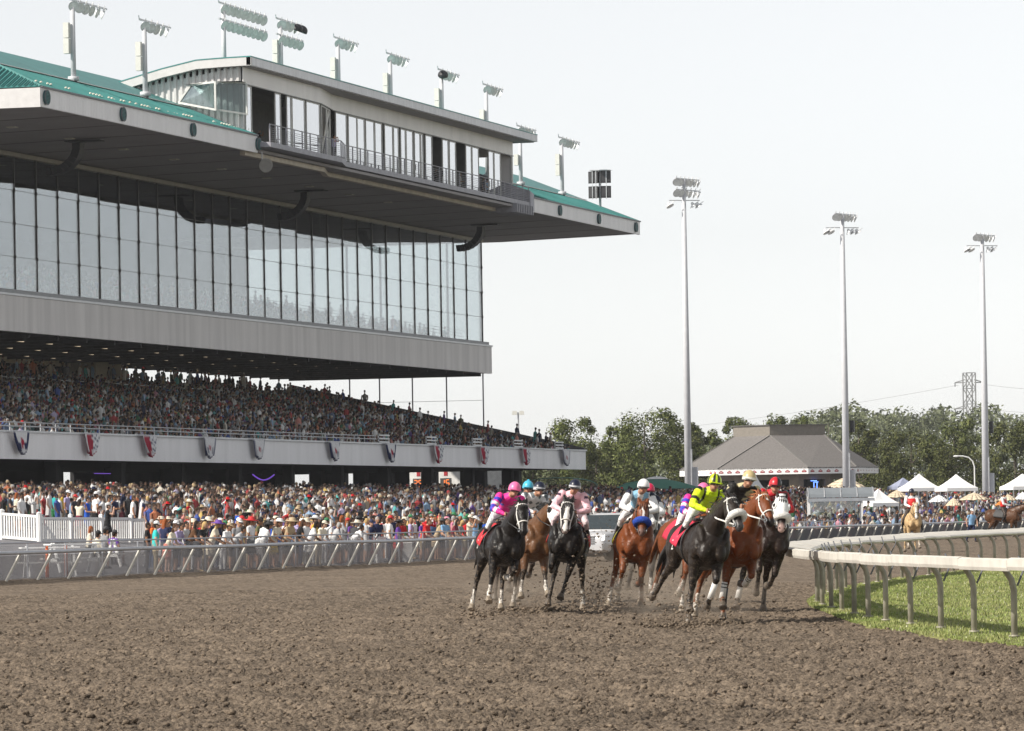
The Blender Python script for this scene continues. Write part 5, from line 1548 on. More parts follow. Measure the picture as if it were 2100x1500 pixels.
LEATHER = mat('black_leather', (.015, .014, .014), .4)
STRAPW = mat('white_strap', (.72, .70, .66), .55)
FLEECE = mat('sheepskin', (.80, .79, .76), .95, var=.12, scale=30, bump=.8, bscale=60)
FLEECEB = mat('blue_fleece', (.02, .07, .42), .9, var=.15, scale=30, bump=.8, bscale=60)
HOODW = mat('hood_cloth', (.82, .82, .82), .7, var=.05)
EYE = mat('eye_gloss', (.008, .006, .005), .08)
CLOTHV = mat('saddle_cloth', (1, 1, 1), .7, var=.08, scale=6, attr=True)
HELM = mat('helmet_cover', (1, 1, 1), .35, var=.05, scale=5, attr=True, spec=.5)
GOGG = mat('goggle_lens', (.05, .05, .06), .1, spec=.8)
SKIN = (.42, .22, .14)

def horse(c):
    """c: dict with coat, points (lower leg colour), socks, pose. Local frame: x forward, y to its left, z up."""
    coat, dark, hoof = c['coat'], c.get('points', c['coat']), c.get('hoof', (.10, .085, .07))
    belly = tuple(v * .9 for v in coat)
    mb = MB()
    mb.col = coat
    # trunk
    rings = []
    for x, z, h, w in [(-1.12, 1.26, .05, .04), (-1.07, 1.23, .20, .15), (-.96, 1.25, .29, .24), (-.75, 1.27, .33, .285), (-.48, 1.25, .32, .275), (-.15, 1.20, .345, .30),
                       (.18, 1.165, .39, .305), (.45, 1.17, .405, .285), (.66, 1.19, .37, .26), (.82, 1.20, .29, .215), (.92, 1.20, .19, .15), (.97, 1.20, .07, .06)]:
        ring = []
        for k in range(18):
            a = 2 * math.pi * k / 18
            yy, zz = w * 1.17 * math.cos(a), h * math.sin(a)
            yy *= 1 - .10 * (zz / h)                      # narrower over the back, fuller below
            ring.append((x, yy, z + zz))
        rings.append(ring)
    mb.loft(rings)
    mb.ell((.40, 0, 1.50), (.34, .085, .14), 12, 8)        # withers
    for s in (-1, 1):
        mb.ell((.885, s * .115, 1.10), (.11, .11, .20), 12, 8, Euler((s * R(14), R(-12), 0)).to_matrix())      # breast muscles
        mb.ell((.80, s * .20, 1.30), (.12, .085, .22), 12, 8, Euler((s * R(-12), R(-30), 0)).to_matrix())      # shoulder points
        mb.ell((.60, s * .19, 1.00), (.12, .10, .16), 10, 8)
        mb.ell((.70, s * .245, 1.17), (.17, .09, .25), 12, 8, Euler((0, R(-25), 0)).to_matrix())
        mb.ell((-.76, s * .22, 1.16), (.30, .15, .32), 12, 8)      # quarters
    # neck
    na, nl = R(c.get('neck', 46) - 5), .86
    n0 = Vector((.62, 0, 1.36)); nd = Vector((math.cos(na), 0, math.sin(na)))
    nturn = Euler((0, 0, R(c.get('nyaw', 0)))).to_matrix()
    pts = []
    for f in (-.12, .15, .4, .65, .85, 1.0):
        d = Euler((0, 0, R(c.get('nyaw', 0)) * max(0, f))).to_matrix() @ (nd * nl * f)
        pts.append(n0 + d + up * (.05 * math.sin(max(0, f) * math.pi)))
    mb.tube(pts, [(.225, .33), (.185, .285), (.145, .225), (.115, .18), (.098, .15), (.085, .115)], 16, lat=(0, 1, 0))
    poll = pts[-1] + (pts[-1] - pts[-2]).normalized() * .02
    # head
    ha = R(c.get('head', 58)); hy = R(c.get('hyaw', 0) + c.get('nyaw', 0))
    rot = Euler((0, 0, hy)).to_matrix()
    h = rot @ Vector((math.cos(ha), 0, -math.sin(ha))); sd = rot @ Vector((0, 1, 0)); nf = rot @ Vector((math.sin(ha), 0, math.cos(ha)))
    if c.get('hroll'):
        q = Matrix.Rotation(R(c['hroll']), 3, h); sd, nf = q @ sd, q @ nf
    HR = [(-.07, .055, .07, 0), (-.02, .085, .11, -.01), (.08, .102, .135, -.02), (.18, .108, .155, -.035), (.28, .090, .135, -.03), (.38, .070, .102, -.02), (.48, .064, .085, -.015), (.55, .064, .080, -.015), (.605, .050, .062, -.02), (.63, .02, .025, -.02)]
    def hp(t, ang, inf=0.0):
        ts = [r[0] for r in HR]
        w = 1.10 * np.interp(t, ts, [r[1] for r in HR]); n_ = np.interp(t, ts, [r[2] for r in HR]); o_ = np.interp(t, ts, [r[3] for r in HR])
        return poll + h * t + nf * (o_ + (n_ + inf) * math.cos(R(ang))) + sd * ((w + inf) * math.sin(R(ang)))
    rings = []
    for t, w, n_, o_ in HR: rings.append([hp(t, a) for a in np.linspace(0, 360, 17)[:-1]])
    mb.loft(rings)
    for s in (-1, 1):
        mb.ell(hp(.21, s * 118, -.035), (.075, .05, .09), 10, 6)   # jowl
        mb.ell(hp(.125, s * 62, -.012), (.035, .03, .03), 8, 6)    # brow
        e0 = hp(-.015, s * 55, -.01); e1 = e0 - h * .155 + sd * s * .025 + nf * .02
        if c.get('ears_back'): e1 = e0 - h * .06 - nf * .13 + sd * s * .02
        mb.tube([e0, e0.lerp(e1, .45), e1], [.035, .036, .006], 8)
        mb.ell(hp(.565, s * 50, -.02), (.03, .026, .03), 8, 6)     # nostril wing
    # legs
    low = []
    def leg(front, s, ang, lat, sock, wrap):
        y = s * (.185 if front else .18)
        if front: p, seg = Vector((.56, y, .99)), [.43, .31, .13]
        else: p, seg = Vector((-.70, y, 1.20)), [.36, .42, .40, .13]
        P = [p]
        for L_, a in zip(seg, ang):
            p = p + Vector((math.sin(R(a)) * L_, s * math.sin(R(lat)) * L_, -math.cos(R(a)) * math.cos(R(lat)) * L_)); P.append(p)
        ha_ = ang[-1] if ang[-1] > -20 else ang[-1] * 1.0
        hd = Vector((math.sin(R(ha_)), s * math.sin(R(lat)), -math.cos(R(ha_)))).normalized()
        if front:
            mb.col = coat
            mb.tube([P[0] + Vector((.12, 0, .24)), P[0] + Vector((.02, 0, .05)), P[0].lerp(P[1], .25), P[0].lerp(P[1], .6), P[1]], [(.12, .17), (.12, .14), (.11, .125), (.082, .09), (.062, .068)], 12)
            K, F, A = P[1], P[2], P[3]
        else:
            mb.col = coat
            mb.tube([P[0] + up * .06, P[0].lerp(P[1], .6), P[1], P[1].lerp(P[2], .35), P[1].lerp(P[2], .75), P[2]], [(.13, .24), (.13, .22), (.115, .17), (.085, .115), (.055, .07), (.052, .062)], 12)
            K, F, A = P[2], P[3], P[4]
        mb.col = dark
        mb.ell(K, (.066, .064, .075), 10, 8)
        if not front: mb.ell(K + Vector((-.045, 0, .02)), (.04, .035, .05), 8, 6)
        mb.tube([P[0].lerp(P[1], .72) if front else P[1].lerp(P[2], .72), K], [.058, .060], 10)
        mb.tube([K, K.lerp(F, .4), F], [(.050, .056), (.041, .048), (.044, .050)], 10)
        mb.col = sock if sock else dark
        mb.ell(F, (.048, .052, .052), 10, 8)
        if sock: mb.tube([K.lerp(F, .58), F], [.043, .048], 10)
        mb.tube([F, A], [(.041, .043), (.046, .048)], 10)
        mb.col = hoof if not sock else c.get('hoofw', (.30, .25, .19))
        B_ = A + hd * .035; Cc = A + hd * .115
        mb.tube([A - hd * .01, B_, Cc], [.052, .062, .082], 12)
        low.append(Cc.z - .01)
        return K, F, wrap
    W = []
    for key, fr, s in (('RF', 1, -1), ('LF', 1, 1), ('RH', 0, -1), ('LH', 0, 1)):
        q = c[key]; W.append(leg(fr, s, q[0], q[1], q[2], q[3]))
    dz = -min(low)
    blaze = c.get('blaze')
    nost = [hp(.575, s * 52, -.004) for s in (-1, 1)]
    mouth = hp(.61, 180, 0)
    muz = c.get('muzzle')
    # t along head
    def paint(p, col):
        d = p - poll; t = d.dot(h)
        if (p - nost[0]).length < .021 or (p - nost[1]).length < .021: return (.006, .005, .005)
        if t > -.1 and t < .66 and d.length < .75 and d.dot(nd) > -.28:
            lat_ = d.dot(sd); fr = d.dot(nf)
            if muz and t > .47: 
                f = min(1, (t - .47) / .08); col = tuple(a * (1 - f) + b * f for a, b in zip(col, muz))
            if blaze and fr > .02:
                if blaze == 'star' and (t - .10) ** 2 + lat_ ** 2 < .034 ** 2: return (.75, .72, .68)
                if blaze == 'spot' and (t - .11) ** 2 * .6 + lat_ ** 2 < .036 ** 2: return (.75, .72, .68)
                if blaze == 'stripe' and .02 < t < .40 and abs(lat_ + .01 * math.sin(t * 20)) < .022: return (.75, .72, .68)
                if blaze == 'wide' and .02 < t < .6 and abs(lat_) < .045 + .012 * math.sin(t * 25): return (.72, .70, .66)
        if p.z < .95 and p.x > -.2 and p.x < .5 and abs(p.y) < .25: pass
        return col
    root = thing('horse', c['label'], 'horse')
    body = organic('body', mb, COAT, .021, 3, paint, root)
    # eyes
    for s in (-1, 1):
        m2 = MB(); m2.ell(hp(.135, s * 72, -.004), (.024, .024, .024), 8, 6); m2.build('eye', EYE, root, True)
    # mane, forelock, tail
    hc = c.get('hair', (.012, .010, .009))
    m2 = MB(); m2.col = hc
    r_ = random.Random(c['seed'])
    for k in range(64):
        f = .10 + .88 * k / 63
        i = min(len(pts) - 2, int(f * (len(pts) - 1)))
        base = n0.lerp(pts[-1], f) + up * (np.interp(f, [0, .5, 1], [.30, .20, .12]) * math.cos(na)) - nd.cross(Vector((0, 1, 0))) * 0
        nrm = Vector((-math.sin(na), 0, math.cos(na)))
        base = n0 + (pts[-1] - n0) * f + nrm * np.interp(f, [0, .5, 1], [.27, .21, .11])
        tip = base + Vector((-.10 - .12 * r_.random(), r_.uniform(-.13, .15), r_.uniform(-.05, .10)))
        m2.tube([base - nrm * .04, base.lerp(tip, .5) + up * .03, tip], [(.010, .018), (.009, .014), .002], 5)
    if c.get('forelock', True):
        for k in range(5):
            b0 = hp(-.04, (k - 2) * 14, 0); m2.tube([b0, hp(.06, (k - 2) * 16, .012), hp(.12 + .04 * r_.random(), (k - 2) * 18 + r_.uniform(-8, 8), .008)], [(.02, .02), (.014, .014), .003], 6)
    m2.build('mane', HAIR, root, True)
    m2 = MB(); m2.col = hc
    for k in range(9):
        a = r_.uniform(-.12, .12); b = r_.uniform(-.10, .10)
        m2.tube([(-1.08, 0, 1.36), (-1.24, a * .3, 1.40), (-1.45, a, 1.28 + b), (-1.62 + b, a * 1.8, .98 + b), (-1.66 + b, a * 2.2, .72 + b)], [.03, .045, .05, .035, .006], 7)
    m2.build('tail', HAIR, root, True)
    # leg wraps
    for (K, F, wrap) in W:
        if not wrap: continue
        m2 = MB(); m2.tube([K.lerp(F, .22), K.lerp(F, .6), F + (F - K) * .10], [.050, .050, .056], 12); m2.build('bandage', STRAPW if wrap != 'dark' else LEATHER, root, True)
        if wrap == 'stripe':
            for f in (.3, .48):
                m2 = MB(); m2.tube([K.lerp(F, f), K.lerp(F, f + .06)], [.053, .053], 12); m2.build('bandage_stripe', LEATHER, root)
    # bridle
    bm_ = {'w': STRAPW, 'b': LEATHER}[c.get('bridle', 'b')]
    for nm, paths in (('cheek_strap', [[hp(t, s * (62 + 25 * min(1, t / .3)), .008) for t in (-.03, .1, .2, .3, .4, .5)] for s in (-1, 1)]),
                      ('browband', [[hp(.035, a, .010) for a in range(-95, 96, 19)]]),
                      ('noseband', [[hp(.37, a, .010) for a in range(0, 360, 20)]])):
        for q in paths:
            m2 = MB(); m2.tube(q, (.014 if c.get('bridle') == 'w' else .011), 6, closed=nm == 'noseband', lat=tuple(h)); m2.build(nm, bm_, root, True)
    for s in (-1, 1):
        m2 = MB(); ctr = hp(.515, s * 95, .012); m2.tube([ctr + (h * math.cos(a) + nf * math.sin(a)) * .034 for a in np.linspace(0, 2 * math.pi, 13)[:-1]], .008, 5, closed=True, lat=tuple(sd)); m2.build('bit_ring', CHROME, root)
    hands = c.get('hands', Vector((.62, 0, 1.74)))
    bits = []
    for s in (-1, 1):
        a = hp(.515, s * 95, .02); b = Vector(hands) + Vector((0, s * .11, 0))
        m2 = MB(); m2.tube([a, a.lerp(b, .5) - up * .03 + Vector((0, s * .06, 0)), b, b + Vector((-.12, -s * .08, -.12))], (.014 if c.get('rein') == 'w' else .010), 6); m2.build('rein', STRAPW if c.get('rein') == 'w' else LEATHER, root, True)
    roll = c.get('roll')
    if roll:
        m2 = MB(); m2.tube([hp(.36, a, .045) for a in np.linspace(0, 360, 19)[:-1]], [.062 if -100 < ((a + 180) % 360 - 180) < 100 else .04 for a in np.linspace(0, 360, 19)[:-1]], 10, closed=True, lat=tuple(h))
        m2.build('noseband_roll', FLEECE if roll == 'w' else FLEECEB, root, True)
    if c.get('hood'):
        m2 = MB(); rings = []
        for t in (-.085, -.05, .0, .06, .12, .18, .25, .32, .40): rings.append([hp(max(t, -.065), a, .016 + (.02 if t < -.06 else 0)) - h * max(0, -.065 - t) for a in np.linspace(0, 360, 21)[:-1]])
        m2.loft(rings, cap=False); ho = m2.build('hood', HOODW, root, True)
        for s in (-1, 1):
            m2 = MB(); ctr = hp(.135, s * 66, .012); ax = (ctr - (poll + h * .135)).normalized()
            u_ = h; v_ = ax.cross(u_).normalized()
            m2.loft([[ctr + ax * d_ + u_ * r2 * math.cos(a) + v_ * r2 * math.sin(a) for a in np.linspace(0, 2 * math.pi, 15)[:-1]] for d_, r2 in ((-.01, .060), (.030, .058), (.032, .046), (.012, .040))])
            cu_ = m2.build('eye_cup', HOODW if c['hood'] == 'w' else LEATHER, ho, True)
            m2 = MB(); m2.ell(ctr + ax * .012, (.040, .040, .040), 10, 6); m2.build('cup_opening', EYE, ho, True)
        if c['hood'] == 'w2':
            for s in (-1, 1):
                m2 = MB(); m2.ell(hp(-.02, s * 60, .02), (.05, .05, .06), 8, 6); m2.build('ear_cover', LEATHER, ho, True)
            m2 = MB(); m2.bar(hp(.02, 0, .018), hp(.12, 0, .018), .06, .012, side=tuple(sd)); m2.build('dark_patch', LEATHER, ho)
    # saddle cloth, girth, saddle
    base, trim = c['cloth'], c['trim']
    m2 = MB(); rows = []
    xs_ = np.linspace(-.42, .18, 12); an = np.linspace(-100, 100, 29)
    for i, x in enumerate(xs_):
        for j, a in enumerate(an):
            w = np.interp(x, [-.48, -.15, .18], [.32, .35, .357]) + .025; hh = np.interp(x, [-.48, -.15, .18], [.32, .345, .39]) + .022; zc = np.interp(x, [-.48, -.15, .18], [1.25, 1.20, 1.165])
            flare = .05 * max(0, abs(a) - 60) / 50
            xx = x - .10 * max(0, abs(a) - 40) / 70
            m2.v.append((xx, (w + flare) * math.sin(R(a)) * (1 - .08 * math.cos(R(a))), zc + hh * math.cos(R(a))))
            edge = i in (0, 11) or j in (0, 1, 27, 28)
            m2.c.append(trim if edge else base)
    for i in range(11):
        for j in range(28): m2.f.append((i * 29 + j, i * 29 + j + 1, (i + 1) * 29 + j + 1, (i + 1) * 29 + j)); m2.mi.append(0)
    so = m2.build('saddle_cloth', CLOTHV, root, True); md = so.modifiers.new('thick', 'SOLIDIFY'); md.thickness = .014; md.offset = 1
    num = c.get('num')
    if num:
        for s in (-1, 1):
            cu = bpy.data.curves.new('saddle_number', 'FONT'); cu.body = num; cu.size = .24; cu.extrude = .003; cu.align_x = 'CENTER'; cu.align_y = 'CENTER'
            cu.materials.append(STRAPW if sum(base) < 1.5 else LEATHER)
            t_ = bpy.data.objects.new('t', cu); COL.objects.link(t_)
            me_ = bpy.data.meshes.new_from_object(t_.evaluated_get(bpy.context.evaluated_depsgraph_get())); bpy.data.objects.remove(t_)
            f_ = link('saddle_number', me_, root)
            f_.location = (-.20, s * .402, 1.12); f_.rotation_euler = (R(90) if s < 0 else R(90), 0, 0 if s < 0 else math.pi)
    m2 = MB(); m2.tube([(.22, .375 * math.sin(R(a)), 1.165 + .405 * math.cos(R(a))) for a in range(0, 360, 15)], (.035), 6, closed=True, lat=(1, 0, 0), flat=.25); m2.build('girth', STRAPW if c.get('girthw') else LEATHER, root, True)
    m2 = MB(); m2.ell((-.05, 0, 1.575), (.24, .16, .05), 12, 6); m2.ell((.12, 0, 1.60), (.08, .11, .06), 10, 6); m2.build('saddle', LEATHER, root, True)
    m2 = MB(); m2.tube([(.86, s_ * .20, 1.32) if False else (.20 + .66 * f, -.27 + .27 * f, 1.10 + .10 * f) for f, s_ in ((0, 1), (.5, 1), (1, 1))] + [(.86, 0, 1.2), (.53, .135, 1.15), (.20, .27, 1.10)], .014, 6)
    if c.get('yoke'): m2.build('breast_girth', STRAPW, root, True)
    return root, dz

def place(root, px, D, psi, dz, lean=0.0, anchor=.55, pitch=0.0):
    q = gd(px, D)
    f = (-fwd * math.cos(R(psi)) + rgt * math.sin(R(psi))).normalized()
    l = up.cross(f)
    m = Matrix((f, l, up)).transposed()
    m = m @ Matrix.Rotation(R(lean), 3, 'X') @ Matrix.Rotation(R(pitch), 3, 'Y')
    M4 = m.to_4x4(); M4.translation = q + up * (dz - .02) - (m @ Vector((anchor, 0, 0)))
    root.matrix_world = M4
    return M4

def rider(c, upright=False):
    mb = MB()
    silk, alt = c['silk'], c.get('alt', c['silk'])
    pat = c.get('pat'); pants = c.get('pants', (.80, .79, .77)); boot = (.012, .012, .013)
    skin = c.get('skin', SKIN)
    if not upright:
        pel, che, nek = Vector((-.16, 0, 1.84)), Vector((.22, 0, 2.00)), Vector((.40, 0, 2.10))
        hd = nek + Vector((.10, c.get('hx', 0), .09))
        sh = [Vector((.30, s * .205, 2.04)) for s in (-1, 1)]
        hnd = [Vector((.66, s * .10, 1.72)) for s in (-1, 1)]
        elb = [Vector((.46, s * .33, 1.80)) for s in (-1, 1)]
        hip = [Vector((-.14, s * .11, 1.80)) for s in (-1, 1)]
        kne = [Vector((.24, s * .30, 1.56)) for s in (-1, 1)]
        ank = [Vector((-.12, s * .33, 1.24)) for s in (-1, 1)]
    else:
        pel, che, nek = Vector((-.04, 0, 1.66)), Vector((.0, 0, 2.02)), Vector((.02, 0, 2.22))
        hd = nek + Vector((.03, 0, .15))
        sh = [Vector((.0, s * .21, 2.15)) for s in (-1, 1)]
        hnd = [Vector((.40, s * .07, 1.76)) for s in (-1, 1)]
        elb = [Vector((.10, s * .28, 1.86)) for s in (-1, 1)]
        hip = [Vector((-.02, s * .13, 1.62)) for s in (-1, 1)]
        kne = [Vector((.22, s * .36, 1.28)) for s in (-1, 1)]
        ank = [Vector((.02, s * .42, .86)) for s in (-1, 1)]
    mb.col = pants
    mb.ell(pel, (.17, .17, .14), 12, 8)
    for s in (0, 1):
        mb.col = pants; mb.tube([hip[s], hip[s].lerp(kne[s], .5), kne[s]], [.105, .088, .062], 10)
        mb.ell(kne[s], (.062, .060, .062), 8, 6)
        mb.tube([kne[s], kne[s].lerp(ank[s], .35)], [.060, .054], 10)
        mb.col = boot; mb.tube([kne[s].lerp(ank[s], .3), kne[s].lerp(ank[s], .6), ank[s]], [.057, .055, .042], 10)
        mb.tube([ank[s] - Vector((.05, 0, .03)), ank[s] + Vector((.06, 0, -.05)), ank[s] + Vector((.18, 0, -.055))], [.038, .042, .028], 8)
    mb.col = silk
    mb.tube([pel + Vector((.02, 0, .02)), pel.lerp(che, .5) + up * .03, che + up * .02, che.lerp(nek, .6), nek], [(.15, .125), (.165, .13), (.20, .125), (.15, .095), (.065, .065)], 16)
    for s in (0, 1):
        mb.col = silk
        mb.ell(sh[s], (.09, .085, .09), 10, 8)
        mb.tube([sh[s], sh[s].lerp(elb[s], .5), elb[s]], [.082, .078, .060], 10)
        mb.ell(elb[s], (.06, .06, .06), 8, 6)
        mb.tube([elb[s], elb[s].lerp(hnd[s], .45), hnd[s].lerp(elb[s], .12)], [.060, .056, .040], 10)
        mb.col = skin if not c.get('glove') else boot
        mb.ell(hnd[s], (.048, .036, .042), 10, 6)
    mb.col = skin
    mb.tube([nek - (hd - nek) * .3, hd], [.058, .052], 10)
    mb.ell(hd, (.094, .077, .118), 14, 10)
    mb.ell(hd + Vector((.075, 0, -.065)), (.035, .045, .045), 10, 6)   # jaw
    mb.ell(hd + Vector((.098, 0, -.012)), (.022, .014, .026), 8, 6)    # nose
    for s in (-1, 1): mb.ell(hd + Vector((0, s * .078, -.01)), (.022, .012, .032), 8, 5)
    shc = [Vector(v) for v in sh]
    def paint(p, col):
        if (p - (hd + Vector((.105, 0, -.062)))).length < .02: return (.30, .09, .08)
        if pat and col == silk: return pat(p, shc, elb, hnd)
        return col
    root = thing('person', c['label'], 'jockey' if not upright else 'rider')
    if c.get('group'): root['group'] = c['group']
    organic('body', mb, SILK, .017, 2, paint, root)
    # hands: fingers closed on the reins
    for s in (0, 1):
        sy = -1 if s == 0 else 1
        m2 = MB(); m2.col = skin if not c.get('glove') else boot
        for k in range(4):
            b = hnd[s] + Vector((.028 - .016 * k, sy * -.004, .030 - .006 * k)); L_ = (.034, .038, .036, .030)[k]
            m2.tube([b + Vector((0, sy * .026, .012)), b + Vector((.022, sy * .034, .004)), b + Vector((.03, sy * .012, -.020 - L_ * .2)), b + Vector((.008, sy * .004, -.028))], [.0115, .011, .010, .008], 6)
        b = hnd[s]; m2.tube([b + Vector((-.015, -sy * .02, .028)), b + Vector((.012, -sy * .028, .040)), b + Vector((.040, -sy * .014, .034))], [.013, .012, .009], 6)
        m2.build('hand', SILK, root, True)
    # helmet with coloured cover, peak and goggles
    m2 = MB(); cap = c['cap']
    rings = []
    for i in range(9):
        t = i / 8 * math.pi / 2
        rings.append([hd + Vector((.004, 0, .028)) + Vector((.136 * math.cos(t) * math.cos(a), .116 * math.cos(t) * math.sin(a), .138 * math.sin(t))) for a in np.linspace(0, 2 * math.pi, 25)[:-1]])
    low = [p - up * .035 for p in rings[0]]
    rings = [low] + rings
    for i, r_ in enumerate(rings):
        for k, p in enumerate(r_):
            m2.v.append(tuple(p)); m2.c.append(cap(2 * math.pi * k / 24, i / 9))
    for i in range(len(rings) - 1):
        for k in range(24):
            l = (k + 1) % 24; m2.f.append((i * 24 + k, i * 24 + l, (i + 1) * 24 + l, (i + 1) * 24 + k)); m2.mi.append(0)
    he = m2.build('helmet', HELM, root, True)
    m2 = MB(); m2.col = c.get('peak', (.02, .02, .022))
    m2.loft([[hd + Vector((.10 + e * math.cos(a) * .9 if True else 0, .112 * math.sin(a) * (1 if e < .05 else 1.0), .012 + .006 * e * 8)) for a in np.linspace(-1.3, 1.3, 9)] + [hd + Vector((.10 + e * math.cos(a) * .9, .112 * math.sin(a), .0)) for a in np.linspace(1.3, -1.3, 9)] for e in (.02, .075)])
    m2.build('helmet_peak', HELM, he, True)
    m2 = MB(); m2.ell(hd + up * .17 if False else hd + Vector((.0, 0, .168)), (.03, .03, .02), 8, 5); m2.col = None; m2.c = []
    if c.get('pom'): m2.build('cap_pompom', mat('pom_' + c['label'][:6].replace(' ', '_'), c['pom'], .8), he, True)
    gm = MB(); gm.tube([hd + Vector((.095 * math.cos(a) + .008, .083 * math.sin(a), .008)) for a in np.linspace(-1.25, 1.25, 11)], (.034), 8, lat=(0, 0, 1), flat=.35)
    g_ = gm.build('goggles', GOGG, root, True)
    gm = MB(); gm.tube([hd + Vector((.13 * math.cos(a) * .86, .112 * math.sin(a) * .86, .008)) for a in np.linspace(1.2, 2 * math.pi - 1.2, 15)], (.013), 6, lat=(0, 0, 1), flat=.4); gm.build('goggle_strap', LEATHER, g_, True)
    if c.get('collar'):
        m2 = MB(); m2.tube([nek + Vector((.07 * math.cos(a), .075 * math.sin(a), -.01)) for a in np.linspace(0, 2 * math.pi, 13)[:-1]], .022, 6, closed=True, lat=(0, 0, 1)); m2.build('collar', mat('collar_' + str(c['seed']), c['collar'], .7), root, True)
    if c.get('whip'):
        m2 = MB(); s = c['whip']; b = hnd[0 if s < 0 else 1]; m2.tube([b + Vector((.1, -s * .03, .04)), b, b + Vector((-.75, s * .28, -.22))], [.010, .011, .006], 6); m2.build('whip', LEATHER, root, True)
    if c.get('vest'):
        m2 = MB(); rr = []
        for f in (.12, .35, .6, .85, 1.0):
            q = pel.lerp(che, f) if f < .9 else che + up * .09
            w_, d_ = np.interp(f, [0, .5, .85, 1], [.165, .175, .205, .17]), np.interp(f, [0, .5, .85, 1], [.15, .155, .15, .12])
            rr.append([q + Vector((d_ * math.cos(a), w_ * math.sin(a), .0)) for a in np.linspace(0, 2 * math.pi, 21)[:-1]])
        m2.loft(rr, cap=False); o = m2.build('vest', mat('red_vest', (.62, .02, .02), .6), root, True); md = o.modifiers.new('t', 'SOLIDIFY'); md.thickness = .015; md.offset = 1
    # stirrup irons and leathers belong to the boots they carry
    for s in (0, 1):
        m2 = MB(); q = ank[s] + Vector((.07, 0, -.06)); m2.tube([q + Vector((0, .055 * math.cos(a), .05 + .07 * math.sin(a))) for a in np.linspace(0, 2 * math.pi, 11)[:-1]], .008, 5, closed=True, lat=(1, 0, 0)); m2.build('stirrup', CHROME, root)
    return root

BLACKH, DBAY, BAY, CHEST = (.0085, .0064, .0056), (.017, .0085, .006), (.115, .052, .022), (.155, .042, .011)
SOCK = (.66, .62, .56)
def solid(col): return lambda a, v: col
PINK, BLUE_, WHT, NEON_Y, NAVY = (.85, .035, .30), (.055, .05, .46), (.78, .78, .78), (.62, .80, .02), (.010, .014, .035)
def arm_t(p, sh, el, hd):
    """Distance along the nearer sleeve (0 shoulder .. 2 wrist) or None on the trunk."""
    best = None
    for s in (0, 1):
        for k, (a, b) in enumerate(((sh[s], el[s]), (el[s], hd[s]))):
            d = b - a; t = max(0, min(1, (p - a).dot(d) / d.length_squared)); e = (p - a - d * t).length
            if e < .10 and (abs(p.y) > .17 or k == 1) and (best is None or e < best[0]): best = (e, k + t)
    return None if best is None else best[1]
def pat_pink(p, sh, el, hd):
    t = arm_t(p, sh, el, hd)
    if t is not None:
        if .55 < t < .75 or 1.15 < t < 1.35: return WHT
        if .78 < t < 1.1 or .2 < t < .45: return BLUE_
        return PINK
    if abs(p.y) > .09 and (p.x * 9 + abs(p.y) * 6) % 2 < .85: return BLUE_
    return PINK
def pat_diamond(p, sh, el, hd):
    u, v = p.y * 7.0, (p.z + p.x * .6) * 5.0
    return (.10, .12, .13) if abs((u % 1) - .5) + abs((v % 1) - .5) < .33 else (.74, .74, .75)
def pat_palepink(p, sh, el, hd):
    t = arm_t(p, sh, el, hd)
    if t is not None and .12 < t < .30 and abs(p.y) > .22: return (.05, .02, .05)
    return (.82, .50, .55)
def pat_white_blue(p, sh, el, hd):
    t = arm_t(p, sh, el, hd)
    if t is None and abs(p.y) < .15 and abs(p.y) > .055: return (.22, .42, .58)
    if t is not None and t < .12: return NAVY
    if t is not None and t > 1.75: return NAVY
    return WHT
def pat_neon(p, sh, el, hd):
    t = arm_t(p, sh, el, hd)
    if t is not None: return (.012, .012, .012) if .52 < t < .72 or t < .06 else NEON_Y
    return (.012, .012, .012) if (abs(p.y) * 10 + .1) % 1.05 < .42 and abs(p.y) > .05 else NEON_Y
def pat_gold(p, sh, el, hd):
    k = math.sin(p.x * 21 + 1) * math.sin(p.y * 19) * math.sin(p.z * 23)
    return (.50, .44, .26) if k > .16 else (.014, .013, .012)
def pat_redblack(p, sh, el, hd): return (.42, .012, .018) if p.y > -.02 else (.50, .02, .03)
def cap_stripes(c1, c2, n=8):
    return lambda a, v: c1 if int(a / (2 * math.pi) * n * 2 + .5) % 2 == 0 or v > .93 else c2
def cap_quarter(c1, c2): return lambda a, v: c1 if math.sin(a) < .12 and v > .10 else (c2 if v > .1 else c1)
def cap_band(c1, c2): return lambda a, v: c2 if v < .12 else c1

